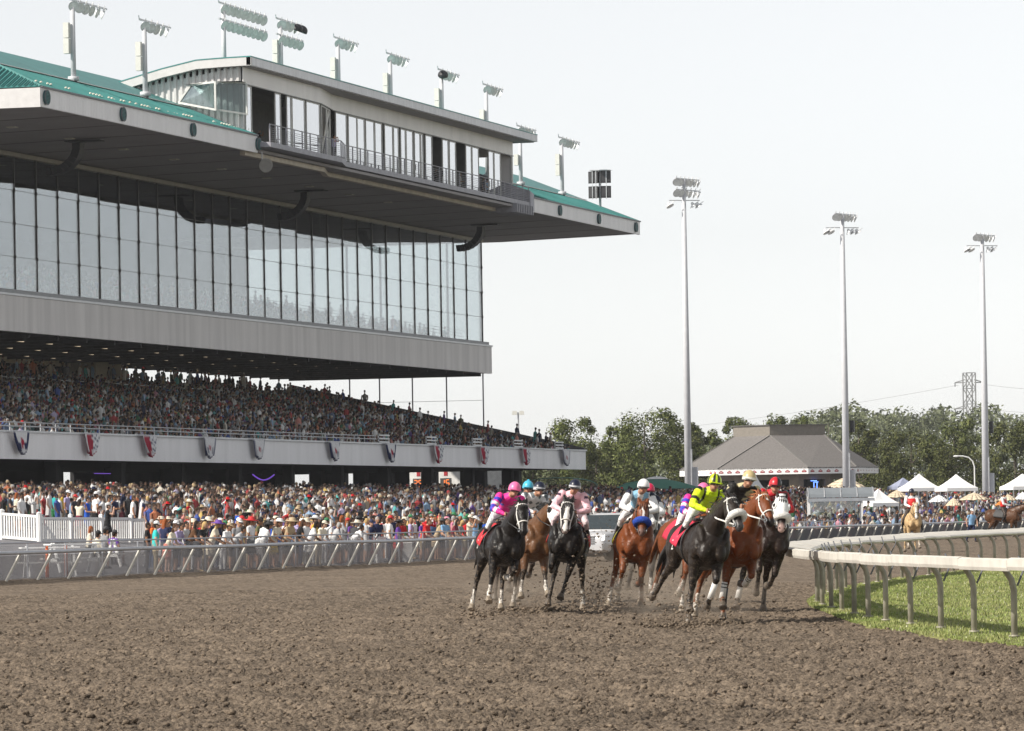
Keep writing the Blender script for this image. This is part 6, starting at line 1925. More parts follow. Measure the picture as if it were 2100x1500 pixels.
# pose angles: front legs forearm, cannon, pastern; hind legs thigh, gaskin, cannon, pastern (degrees ahead of the vertical)
FIELD_ = [
 dict(seed=1, px=1017, D=90, psi=10, lean=-9, coat=BLACKH, label='black horse with plain face, leftmost of the racing pack', neck=44, head=60, hyaw=10, nyaw=4, hroll=-4,
      RF=([10, 2, 42], 2, SOCK, None), LF=([52, -58, -95], -4, SOCK, None), RH=([28, -28, -2, 30], 4, SOCK, None), LH=([52, -18, 10, 30], 2, SOCK, None), bridle='w', cloth=(.55, .02, .03), trim=(.55, .02, .03), num='5',
      j=dict(label='person in hot pink and blue silks with pink helmet, crouching on the leftmost black horse', silk=PINK, pat=pat_pink, cap=solid((.80, .16, .36)), peak=(.7, .14, .32), pants=(.8, .8, .8), whip=-1, hx=.02)),
 dict(seed=2, px=1082, D=95, psi=20, lean=-7, coat=BAY, points=(.02, .014, .010), label='bay horse wearing a white hood with dark patches, second from the left', neck=40, head=52, hyaw=-2, nyaw=2,
      RF=([14, -8, 25], 3, SOCK, None), LF=([24, 18, 48], 2, SOCK, None), RH=([-5, -45, -20, -20], 2, None, None), LH=([10, -40, -5, -10], 2, SOCK, None), hood='w2', cloth=(.05, .05, .06), trim=(.3, .02, .02),
      j=dict(label='person in white silks with dark diamonds and navy helmet, riding the hooded bay', silk=(.74, .74, .75), pat=pat_diamond, cap=cap_band(NAVY, (.5, .5, .52)), pants=(.78, .76, .76))),
 dict(seed=3, px=1143, D=92, psi=-5, lean=-8, coat=BLACKH, label='dark horse with broad white blaze and white bridle, third from the left', neck=42, head=62, hyaw=6, blaze='wide', muzzle=(.35, .28, .26),
      RF=([42, -72, -105], 2, None, None), LF=([12, 0, 40], -9, None, None), RH=([40, -10, 12, 20], 4, None, None), LH=([24, -26, -6, 8], 8, (.5, .48, .44), None), bridle='w', cloth=(.55, .03, .02), trim=(.62, .05, .03), yoke=0,
      j=dict(label='person in pale pink silks with navy helmet, on the dark horse with the white blaze', silk=(.82, .50, .55), pat=pat_palepink, cap=cap_band(NAVY, (.6, .6, .62)), pants=(.75, .6, .62), whip=-1, hx=.03)),
 dict(seed=4, px=1288, D=91, psi=2, lean=-7, coat=CHEST, label='chestnut horse with bright blue fleece noseband, alone in the middle of the pack', neck=38, head=60, hyaw=4, blaze='stripe', muzzle=(.18, .11, .09), hair=(.14, .045, .014),
      RF=([28, -42, -62], 3, SOCK, None), LF=([8, -58, -88], -3, None, None), RH=([34, -12, 8, 30], 7, SOCK, None), LH=([12, -48, -14, -16], 6, None, None), roll='b', bridle='b', cloth=(.012, .012, .012), trim=(.42, .40, .03), num='7',
      j=dict(label='person in white and pale blue silks with white helmet, on the blue nosebanded chestnut', silk=WHT, pat=pat_white_blue, cap=cap_band((.85, .85, .85), (.7, .7, .7)), whip=-1, hx=.03, glove=1)),
 dict(seed=5, px=1428, D=79.5, psi=12, lean=-9, coat=(.017, .0115, .0085), points=(.012, .009, .008), label='black horse with thick white fleece noseband, leading the right hand bunch', neck=44, head=46, hyaw=14, nyaw=6, hroll=-6, blaze='star', muzzle=(.05, .045, .045), ears_back=0,
      RF=([2, -3, 38], 0, None, None), LF=([34, -22, -40], -4, None, 'w'), RH=([-14, -58, -48, -62], 4, None, None), LH=([0, -42, -14, 12], 3, None, None), roll='w', bridle='w', rein='w', cloth=(.62, .02, .06), trim=(.62, .02, .06), num='2',
      j=dict(label='person in neon yellow and black silks with striped helmet, on the leading black horse', silk=NEON_Y, pat=pat_neon, cap=cap_stripes(NEON_Y, (.012, .012, .012), 7), peak=NEON_Y, whip=-1, hx=-.02)),
 dict(seed=6, px=1497, D=81, psi=13, lean=-9, coat=CHEST, label='chestnut horse with white bridle and black muzzle, right of the leading black horse', neck=46, head=44, hyaw=10, nyaw=4, hroll=-4, blaze='spot', muzzle=(.02, .014, .012), hair=(.30, .10, .03),
      RF=([6, 0, 38], 2, None, 'stripe'), LF=([42, -60, -92], -2, None, 'stripe'), RH=([10, -40, -10, 5], 2, SOCK, None), LH=([25, -35, -5, 10], 2, None, 'dark'), bridle='w', rein='w', cloth=(.10, .08, .03), trim=(.4, .33, .16), yoke=1,
      j=dict(label='person in black and gold silks with gold helmet, sitting tallest behind the chestnut neck', silk=(.014, .013, .012), pat=pat_gold, cap=cap_band((.50, .40, .20), (.62, .60, .55)), peak=(.6, .58, .5), dz=.05)),
 dict(seed=7, px=1560, D=87, psi=5, lean=-8, coat=DBAY, points=(.012, .009, .008), label='dark bay horse in a full white hood with fleece roll, rightmost of the racing pack', neck=40, head=60, hyaw=6, muzzle=(.40, .27, .24),
      RF=([24, -30, -52], -4, None, None), LF=([10, -52, -82], -5, None, None), RH=([34, -8, 8, 30], 6, None, 'w'), LH=([10, -36, -4, 10], 2, None, None), hood='w', roll='w', bridle='w', cloth=(.02, .03, .08), trim=(.7, .7, .7), yoke=1,
      j=dict(label='person in red silks with red and black quartered helmet, on the white hooded horse', silk=(.45, .012, .018), pat=pat_redblack, cap=cap_quarter((.55, .015, .025), (.012, .012, .014)), hx=-.02, dz=-.06)),
 dict(seed=8, px=1058, D=101, psi=10, lean=-7, coat=DBAY, label='dark horse almost hidden behind the two leftmost racers', neck=38, head=58,
      RF=([10, 0, 38], 2, None, None), LF=([40, -50, -80], 2, None, None), RH=([10, -30, 0, 10], 2, None, None), LH=([30, -20, 0, 20], 2, None, None), cloth=(.03, .03, .04), trim=(.03, .03, .04),
      j=dict(label='person with turquoise cap showing between the pink and the white jockeys', silk=(.012, .02, .03), cap=solid((.06, .42, .60)), pom=(.06, .42, .60), dz=.02)),
 dict(seed=9, px=1413, D=88, psi=14, lean=-8, coat=CHEST, label='chestnut horse with white feet hidden behind the leading black horse', neck=38, head=56, blaze='stripe', hair=(.14, .045, .014),
      RF=([20, -30, -40], 2, SOCK, None), LF=([30, -60, -80], 2, SOCK, None), RH=([-8, -45, -30, -40], 2, SOCK, None), LH=([15, -30, 0, 20], 2, SOCK, None), cloth=(.5, .02, .05), trim=(.5, .02, .05),
      j=dict(label='person in pink silks with blue and white sleeve hoops, behind the neon yellow jockey', silk=PINK, pat=pat_pink, cap=solid((.80, .16, .36)), dz=-.14)),
 dict(seed=10, px=1306, D=97.5, psi=6, lean=-7, coat=(.05, .045, .045), label='dark grey horse mostly hidden behind the chestnut with blue noseband', neck=34, head=56, bridle='w',
      RF=([18, -30, -40], 2, None, None), LF=([10, 0, 36], 2, SOCK, None), RH=([10, -35, -5, 5], 2, None, None), LH=([20, -30, 0, 20], 2, SOCK, None), cloth=(.10, .10, .11), trim=(.6, .6, .6),
      j=dict(label='person with red cap and navy shouldered white silks behind white helmet', silk=WHT, pat=lambda p, a, b, d: NAVY if p.z > 2.0 and abs(p.y) > .1 else WHT, cap=solid((.60, .02, .08)), dz=-.08)),
]
for c in FIELD_:
    root, dz = horse(c)
    M4 = place(root, c['px'], c['D'], c['psi'], dz, c['lean'])
    root['group'] = 'race horses'
    j = c['j']; j['seed'] = c['seed']; j['group'] = 'jockeys'
    jr = rider(j)
    jr.matrix_world = M4 @ Matrix.Translation((0, 0, j.get('dz', 0.0)))

# ponies of the outriders, standing on the far stretch
NAV = (.012, .016, .04)
PAL, PBAY = (.52, .36, .19), (.085, .036, .015)
pony1 = dict(seed=21, coat=PAL, label='palomino pony with pale mane, standing on the far stretch', neck=36, head=64, muzzle=(.42, .32, .26), hair=(.66, .58, .45), blaze='wide', hoof=(.2, .17, .13),
     RF=([0, 0, 28], 3, (.62, .56, .48), None), LF=([4, 0, 28], 3, (.62, .56, .48), None), RH=([26, -32, 0, 26], 2, None, None), LH=([22, -34, 0, 26], 2, None, None), cloth=(.16, .10, .06), trim=(.16, .10, .06), yoke=1, hands=(.42, 0, 1.76))
pony2 = dict(seed=22, coat=PBAY, points=(.012, .009, .008), label='bay pony with black tail, cut by the right edge of the picture', neck=30, head=60, hands=(.42, 0, 1.76),
     RF=([-6, 0, 28], 2, None, None), LF=([10, 0, 30], 2, None, None), RH=([20, -36, 0, 26], 2, None, None), LH=([32, -28, 0, 26], 2, None, None), cloth=(.05, .05, .05), trim=(.05, .05, .05))
for c, px, D, psi, lab in ((pony1, 1873, 203, 2, 'person in red vest and white shirt sitting upright on the palomino pony'), (pony2, 2078, 268, 62, 'person in red vest and white shirt on the bay pony at the right edge')):
    root, dz = horse(c); M4 = place(root, px, D, psi, dz); root['group'] = 'outrider ponies'
    r_ = rider(dict(label=lab, seed=c['seed'], silk=(.78, .78, .78), pants=(.055, .04, .032), cap=solid(NAV), vest=1, group='outriders'), upright=True)
    r_.matrix_world = M4

# torn-up dirt flying round the hooves
fp, fs = [], []
for px, D, n, sp, hh in ((1222, 89, 520, .28, .75), (1240, 92, 340, .5, .5), (1000, 88.5, 110, .35, .22), (1090, 90, 150, .5, .28), (1345, 79, 170, .45, .3), (1420, 78, 180, .45, .22), (1280, 90, 80, .5, .35), (1470, 79, 50, .5, .25), (1215, 110, 260, .5, .9)):
    for k in range(n):
        q = gd(px, D); x = rng.normal(0, sp); y = rng.normal(0, 1.2)
        fp.append(q + rgt * x + fwd * y + up * abs(rng.normal(0, hh))); fs.append(.009 + .030 * rng.random() ** 3)
for k in range(30):
    q = atD(rng.uniform(1200, 1330), rng.uniform(900, 1050), 96); fp.append(q); fs.append(.006 + .008 * rng.random())
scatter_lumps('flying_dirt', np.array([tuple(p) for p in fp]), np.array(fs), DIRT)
# heaps pushed up by the hooves
hp_, hs_ = [], []
for px, D in ((978, 89), (1000, 89), (1055, 93), (1078, 94), (1100, 91), (1120, 91), (1135, 91.5), (1345, 79), (1380, 79), (1385, 79.5), (1440, 78.5), (1450, 79), (1412, 79), (1502, 80)):
    for k in range(26):
        q = gd(px, D) + rgt * rng.normal(0, .16) + fwd * rng.normal(0, .3); hp_.append((q.x, q.y, float(dirt_h(np.array([q.x]), np.array([q.y]))[0]) + .02 + .05 * rng.random())); hs_.append(.02 + .035 * rng.random() ** 2)
scatter_lumps('dirt_heaps', np.array(hp_), np.array(hs_), DIRT)

# dust hanging behind the hooves
def dust_material():
    m = bpy.data.materials.new('dust'); m.use_nodes = True
    N, L = m.node_tree.nodes, m.node_tree.links
    N.remove(N['Principled BSDF'])
    v = N.new('ShaderNodeVolumePrincipled'); v.inputs['Color'].default_value = (.72, .60, .48, 1); v.inputs['Anisotropy'].default_value = .3
    t = N.new('ShaderNodeTexCoord'); n = N.new('ShaderNodeTexNoise'); n.inputs['Scale'].default_value = 2.6; n.inputs['Detail'].default_value = 4
    L.new(t.outputs['Object'], n.inputs['Vector'])
    ln = N.new('ShaderNodeVectorMath'); ln.operation = 'LENGTH'; L.new(t.outputs['Object'], ln.inputs[0])
    f = N.new('ShaderNodeMapRange'); f.inputs['From Min'].default_value = 1.0; f.inputs['From Max'].default_value = .2; f.inputs['To Max'].default_value = 1.0; L.new(ln.outputs['Value'], f.inputs['Value'])
    g = N.new('ShaderNodeMapRange'); g.inputs['From Min'].default_value = .42; g.inputs['From Max'].default_value = .75; L.new(n.outputs['Fac'], g.inputs['Value'])
    k = N.new('ShaderNodeMath'); k.operation = 'MULTIPLY'; L.new(f.outputs[0], k.inputs[0]); L.new(g.outputs[0], k.inputs[1])
    k2 = N.new('ShaderNodeMath'); k2.operation = 'MULTIPLY'; k2.inputs[1].default_value = 1.1; L.new(k.outputs[0], k2.inputs[0])
    L.new(k2.outputs[0], v.inputs['Density']); L.new(v.outputs[0], N['Material Output'].inputs['Volume'])
    return m
DUST = dust_material()
for px, D, sx, sy, sz in ((1240, 96, 1.5, 2.2, .75), (1010, 93, .9, 1.4, .4), (1085, 97, .9, 1.4, .4), (1350, 84, 1.2, 1.8, .45), (1480, 85, 1.0, 1.5, .4)):
    q = gd(px, D); b_ = MB(); b_.ell((0, 0, 0), (1, 1, 1), 16, 10)
    o = b_.build('dust_cloud', DUST, kind='stuff'); o.location = q + up * (sz * .75); o.scale = (sy, sx, sz); o.rotation_euler = (0, 0, HEADING)

# ================================================================== SPECTATORS
def people_material():
    """Cloth, skin and hair colours come from each person's own properties; masks on the mesh say where each goes."""
    m, N, L, B = nodes_of('spectator')
    B.inputs['Roughness'].default_value = .8; B.inputs['Specular IOR Level'].default_value = .25
    def vattr(nm):
        a = N.new('ShaderNodeAttribute'); a.attribute_name = nm
        s = N.new('ShaderNodeSeparateColor'); L.new(a.outputs['Color'], s.inputs[0]); return s
    m1, m2 = vattr('m1'), vattr('m2')
    acc = None
    for src, ch, prop in ((m1, 0, 'shirt'), (m1, 1, 'sleeve'), (m1, 2, 'pants'), (m2, 0, 'shin'), (m2, 1, 'skin'), (m2, 2, 'hair')):
        a = N.new('ShaderNodeAttribute'); a.attribute_type = 'OBJECT'; a.attribute_name = prop
        s = N.new('ShaderNodeVectorMath'); s.operation = 'SCALE'; L.new(a.outputs['Color'], s.inputs[0]); L.new(src.outputs[ch], s.inputs['Scale'])
        if acc is None: acc = s.outputs[0]
        else:
            d = N.new('ShaderNodeVectorMath'); d.operation = 'ADD'; L.new(acc, d.inputs[0]); L.new(s.outputs[0], d.inputs[1]); acc = d.outputs[0]
    geo = N.new('ShaderNodeNewGeometry'); nz = N.new('ShaderNodeTexNoise'); nz.inputs['Scale'].default_value = 11; L.new(geo.outputs['Position'], nz.inputs['Vector'])
    mr = N.new('ShaderNodeMapRange'); mr.inputs['To Min'].default_value = .82; mr.inputs['To Max'].default_value = 1.15; L.new(nz.outputs['Fac'], mr.inputs['Value'])
    s = N.new('ShaderNodeVectorMath'); s.operation = 'SCALE'; L.new(acc, s.inputs[0]); L.new(mr.outputs[0], s.inputs['Scale']); L.new(s.outputs[0], B.inputs['Base Color'])
    bp = N.new('ShaderNodeBump'); bp.inputs['Strength'].default_value = .4; bp.inputs['Distance'].default_value = .03; L.new(nz.outputs['Fac'], bp.inputs['Height']); L.new(bp.outputs[0], B.inputs['Normal'])
    return m
PEOPLE = people_material()
def hat_material():
    m = mat('hat_cloth', (1, 1, 1), .7, var=.08, scale=9)
    N, L = m.node_tree.nodes, m.node_tree.links
    a = N.new('ShaderNodeAttribute'); a.attribute_type = 'OBJECT'; a.attribute_name = 'tint'
    L.new(a.outputs['Color'], N['Principled BSDF'].inputs['Base Color']); return m
HATM = hat_material()
MASK = {'shirt': (1, 0, 0, 0, 0, 0), 'sleeve': (0, 1, 0, 0, 0, 0), 'pants': (0, 0, 1, 0, 0, 0), 'shin': (0, 0, 0, 1, 0, 0), 'skin': (0, 0, 0, 0, 1, 0), 'hair': (0, 0, 0, 0, 0, 1)}
KEYS = ['shirt', 'sleeve', 'pants', 'shin', 'skin', 'hair']
HEADC = {}
def person_mesh(pose, hairs, dress=False, slim=1.0):
    """Figure of 1.74 m facing +x."""
    mb = MB()
    def K(k): mb.col = (KEYS.index(k) / 5.0, 0, 0)
    w = slim
    seat = pose == 'sit'
    bend = {'lean': R(24), 'sit': R(8), 'bow': R(48)}.get(pose, R(3))
    hipz = .50 if seat else .92
    def body(p):                                          # bend everything above the hip
        x, y, z = p; dz = z - .92
        return Vector((x * math.cos(bend) + dz * math.sin(bend), y, hipz + dz * math.cos(bend) - x * math.sin(bend)))
    K('pants')
    for s in (-1, 1):
        if seat: P = [(0, s * .09, .52), (.42, s * .12, .54), (.44, s * .12, .08)]
        elif pose == 'walk': P = [(0, s * .08, .92), (s * .18, s * .09, .50), (s * .22 - .10 * (s < 0), s * .09, .09)]
        else: P = [(0, s * .085, .92), (.02, s * (.10 if pose != 'lean' else .13), .50), (-.01, s * (.11 if pose != 'lean' else .16), .09)]
        P = [Vector(q) for q in P]
        K('pants'); mb.tube([P[0], P[0].lerp(P[1], .5), P[1]], [.105 * w, .088 * w, .064], 8)
        K('shin'); mb.tube([P[1], P[1].lerp(P[2], .35), P[2]], [.062, .062, .044], 8)
        K('hair'); mb.tube([P[2] + Vector((-.06, 0, -.05)), P[2] + Vector((.05, 0, -.045)), P[2] + Vector((.18, 0, -.06))], [.04, .048, .034], 8)
    if dress and not seat:
        K('pants'); mb.tube([(0, 0, 1.04), (0, 0, .80), (0, 0, .55)], [(.15, .125), (.20, .17), (.25, .22)], 12)
    K('pants'); mb.tube([(0, 0, hipz - .06), (0, 0, hipz + .03), body((0, 0, 1.02))], [(.155 * w, .115), (.165 * w, .12), (.15 * w, .115)], 12)
    K('shirt'); mb.tube([body(q) for q in [(0, 0, .94), (.01, 0, 1.05), (.015, 0, 1.20), (.005, 0, 1.34), (-.01, 0, 1.44), (-.01, 0, 1.49)]], [(.168 * w, .125), (.155 * w, .12), (.178 * w, .125), (.192 * w, .118), (.14 * w, .08), (.06, .055)], 14)
    sh = [body((-.005, s * .195 * w, 1.40)) for s in (-1, 1)]
    A = {'stand': [((0, .25, 1.13), (.08, .24, .88))] * 2, 'cross': [((.05, .27, 1.14), (.22, -.06, 1.16))] * 2, 'lean': [((.20, .26, 1.16), (.40, .16, 1.14))] * 2,
         'phone': [((.24, .26, 1.30), (.26, .10, 1.56))] * 2, 'hip': [((-.02, .36, 1.15), (.04, .19, .98))] * 2, 'sit': [((.10, .25, 1.12), (.30, .14, 1.0))] * 2, 'bow': [((.26, .24, 1.22), (.42, .14, 1.12))] * 2,
         'hold': [((.04, .26, 1.13), (.30, .12, 1.12))] * 2, 'wave': [((.08, .30, 1.52), (.05, .30, 1.80)), ((0, .25, 1.13), (.08, .24, .88))], 'walk': [((-.12, .25, 1.15), (-.06, .25, .90)), ((.12, .25, 1.15), (.22, .22, .92))], 'sip': [((.12, .27, 1.16), (.20, .08, 1.46)), ((0, .25, 1.13), (.08, .24, .88))]}[pose]
    for i, s in enumerate((-1, 1)):
        e, h = [body((q[0], s * q[1] * (w if n_ == 0 else 1), q[2])) for n_, q in enumerate(A[i])]
        K('shirt'); mb.ell(sh[i], (.072, .07, .075), 8, 6); mb.tube([sh[i], sh[i].lerp(e, .55)], [.064, .055], 8)
        K('sleeve'); mb.tube([sh[i].lerp(e, .5), e, e.lerp(h, .5), h], [.051, .046, .042, .030], 8)
        K('skin'); mb.ell(h + (h - e).normalized() * .05, (.048, .034, .055), 8, 6)
    hd = body((.03, 0, 1.635)); nk = body((-.01, 0, 1.46))
    if pose in ('lean', 'bow'): hd = nk + Vector((.10, 0, .155))
    K('skin'); mb.tube([nk, hd], [.054, .05], 8)
    mb.ell(hd, (.092, .075, .115), 12, 10)
    mb.ell(hd + Vector((.092, 0, -.01)), (.018, .012, .022), 6, 4); mb.ell(hd + Vector((.06, 0, -.07)), (.036, .042, .04), 8, 6)
    for s in (-1, 1): mb.ell(hd + Vector((0, s * .076, -.005)), (.02, .012, .03), 6, 4)
    K('hair')
    if hairs != 'bald': mb.ell(hd + Vector((-.018, 0, .028)), (.098, .085, .108), 12, 8, zmin=-.1); mb.ell(hd + Vector((-.045, 0, -.0)), (.068, .080, .095), 10, 8)
    if hairs == 'long': mb.tube([hd + Vector((-.05, 0, .05)), hd + Vector((-.085, 0, -.10)), hd + Vector((-.095, 0, -.26))], [(.088, .06), (.10, .055), (.075, .03)], 10)
    HEADC[(pose, hairs, dress)] = hd
    src_v, src_f, src_c = [Vector(v) for v in mb.v], mb.f, mb.c
    o = organic('spectator_figure', mb, PEOPLE, .026, 2)
    me = o.data; bpy.data.objects.remove(o)
    col = np.zeros(len(me.vertices) * 4, dtype=np.float32); me.color_attributes['Col'].data.foreach_get('color', col)
    idx = np.clip(np.rint(col.reshape(-1, 4)[:, 0] * 5).astype(int), 0, 5)
    Mk = np.array([MASK[k] for k in KEYS], dtype=np.float32)[idx]
    me.color_attributes.remove(me.color_attributes['Col'])
    for nm, sl in (('m1', slice(0, 3)), ('m2', slice(3, 6))):
        at = me.color_attributes.new(nm, 'FLOAT_COLOR', 'POINT'); at.data.foreach_set('color', np.concatenate([Mk[:, sl], np.ones((len(Mk), 1), np.float32)], 1).ravel())
    me['head'] = tuple(hd)
    return me
FIG = {}
def fig(pose, hairs, dress=False):
    k = (pose, hairs, dress)
    if k not in FIG: FIG[k] = person_mesh(pose, hairs, dress, .9 if hairs == 'long' else 1.05)
    return FIG[k]
def hats():
    H = {}
    a = MB(); a.ell((0, 0, .035), (.108, .094, .10), 14, 6, zmin=-.15); a.hexa([(.06, -.085, .015), (.185, -.06, -.002), (.185, .06, -.002), (.06, .085, .015), (.06, -.085, .03), (.18, -.06, .012), (.18, .06, .012), (.06, .085, .03)]); H['cap'] = a.mesh('cap', HATM, True)
    def brim(r_, hgt, curl=0.0, top=.085):
        a = MB(); sg = 20
        prof = [(r_, -.012), (r_, .0), (.115, .022), (.105, hgt * .6), (top, hgt), (.02, hgt + .012)]
        a.loft([[(x * math.cos(t) * (1.12 if x < .12 else 1.0), x * math.sin(t), z + curl * (abs(math.sin(t)) if x > .12 else 0)) for t in np.linspace(0, 2 * math.pi, sg + 1)[:-1]] for x, z in [(.10, .012)] + prof]); return a
    H['wide'] = brim(.26, .11).mesh('wide_hat', HATM, True); H['brim'] = brim(.185, .115, .03).mesh('brimmed_hat', HATM, True); H['cowboy'] = brim(.22, .13, .07).mesh('cowboy_hat', HATM, True)
    return H
HATS = hats()
sg = MB(); sg.tube([(.085 * math.cos(t) + .012, .078 * math.sin(t), .012) for t in np.linspace(-1.1, 1.1, 9)], .018, 6, lat=(0, 0, 1), flat=.4); SUNG = sg.mesh('sunglasses', GOGG, True)
COLS = {'white': (.74, .74, .74), 'black': (.014, .014, .016), 'charcoal': (.05, .05, .055), 'grey': (.24, .24, .25), 'pale grey': (.45, .45, .46), 'navy': (.016, .022, .065), 'royal blue': (.02, .09, .45), 'sky blue': (.22, .40, .62),
        'denim blue': (.09, .15, .28), 'red': (.48, .016, .020), 'maroon': (.16, .02, .04), 'pink': (.62, .22, .32), 'coral': (.62, .20, .15), 'purple': (.13, .05, .30), 'teal': (.02, .36, .36), 'turquoise': (.04, .50, .48), 'green': (.03, .18, .07), 'olive': (.13, .13, .06), 'yellow': (.62, .42, .05),
        'tan': (.42, .32, .20), 'cream': (.66, .60, .48), 'orange': (.62, .16, .03), 'neon green': (.40, .70, .05), 'brown': (.12, .06, .03), 'lavender': (.42, .36, .58), 'khaki': (.32, .26, .17)}
SHIRTS = ['white'] * 9 + ['black'] * 6 + ['charcoal'] * 3 + ['grey'] * 4 + ['pale grey'] * 2 + ['navy'] * 5 + ['royal blue'] * 2 + ['sky blue'] * 3 + ['denim blue'] * 3 + ['red'] * 3 + ['maroon', 'maroon', 'pink', 'coral', 'purple', 'teal', 'turquoise', 'green', 'green', 'olive', 'yellow', 'tan', 'tan', 'cream', 'cream', 'orange', 'lavender', 'brown']
HAIRC = {'dark': (.018, .012, .009), 'brown': (.07, .035, .018), 'blond': (.48, .33, .14), 'grey': (.36, .35, .34), 'red': (.26, .075, .022)}
SKINS = [(.50, .29, .20), (.44, .24, .155), (.38, .20, .12), (.30, .15, .085), (.13, .065, .038), (.55, .34, .25)]
POSEW = {'stand': 'standing', 'cross': 'with arms folded', 'lean': 'leaning forward', 'phone': 'raising a camera', 'hip': 'with hands on hips', 'sit': 'seated', 'bow': 'bending over', 'hold': 'holding something', 'wave': 'with one arm up', 'walk': 'walking', 'sip': 'raising a drink'}
USED = {}
pr = random.Random(99)
def person(x, y, z, yaw, shirt, pose='stand', hair='dark', hairs='short', hat=None, hatc=None, pants='charcoal', shin=None, sleeve=None, skin=None, glasses=False, dress=False, where='', label=None, group='spectators', sc=1.0, cat='person'):
    me = fig(pose, hairs, dress)
    skin = skin or pr.choice(SKINS[:4] * 3 + SKINS)
    o = link('person', me, None, (x, y, z), (0, 0, yaw)); s = sc * pr.uniform(.95, 1.05); o.scale = (s, s, s * pr.uniform(.98, 1.03))
    C_ = COLS
    o['shirt'] = C_[shirt]; o['sleeve'] = C_[sleeve] if sleeve else skin; o['pants'] = C_[pants]; o['shin'] = C_[shin] if shin else skin; o['skin'] = skin; o['hair'] = HAIRC[hair]
    if label is None:
        top = 'dress' if dress else ('long sleeves' if sleeve else 'shirt')
        hd_ = f' and {hatc} ' + {'cap': 'cap', 'wide': 'wide hat', 'brim': 'brimmed hat', 'cowboy': 'cowboy hat'}[hat] if hat else (f' with long {hair} hair' if hairs == 'long' else (' with bald head' if hairs == 'bald' else f' with {hair} hair'))
        label = f'person in {shirt} {top}{hd_} {POSEW[pose]}, {where}'
    tag(o, label, cat, group)
    hd = Vector(me['head'])
    if hat:
        h = link('hat', HATS[hat], o, hd + Vector((-.005, 0, .045)), (0, R(6), 0)); h['tint'] = C_[hatc]
    if glasses: link('sunglasses', SUNG, o, hd)
    USED[label] = USED.get(label, 0) + 1
    return o
YW = -math.pi / 2
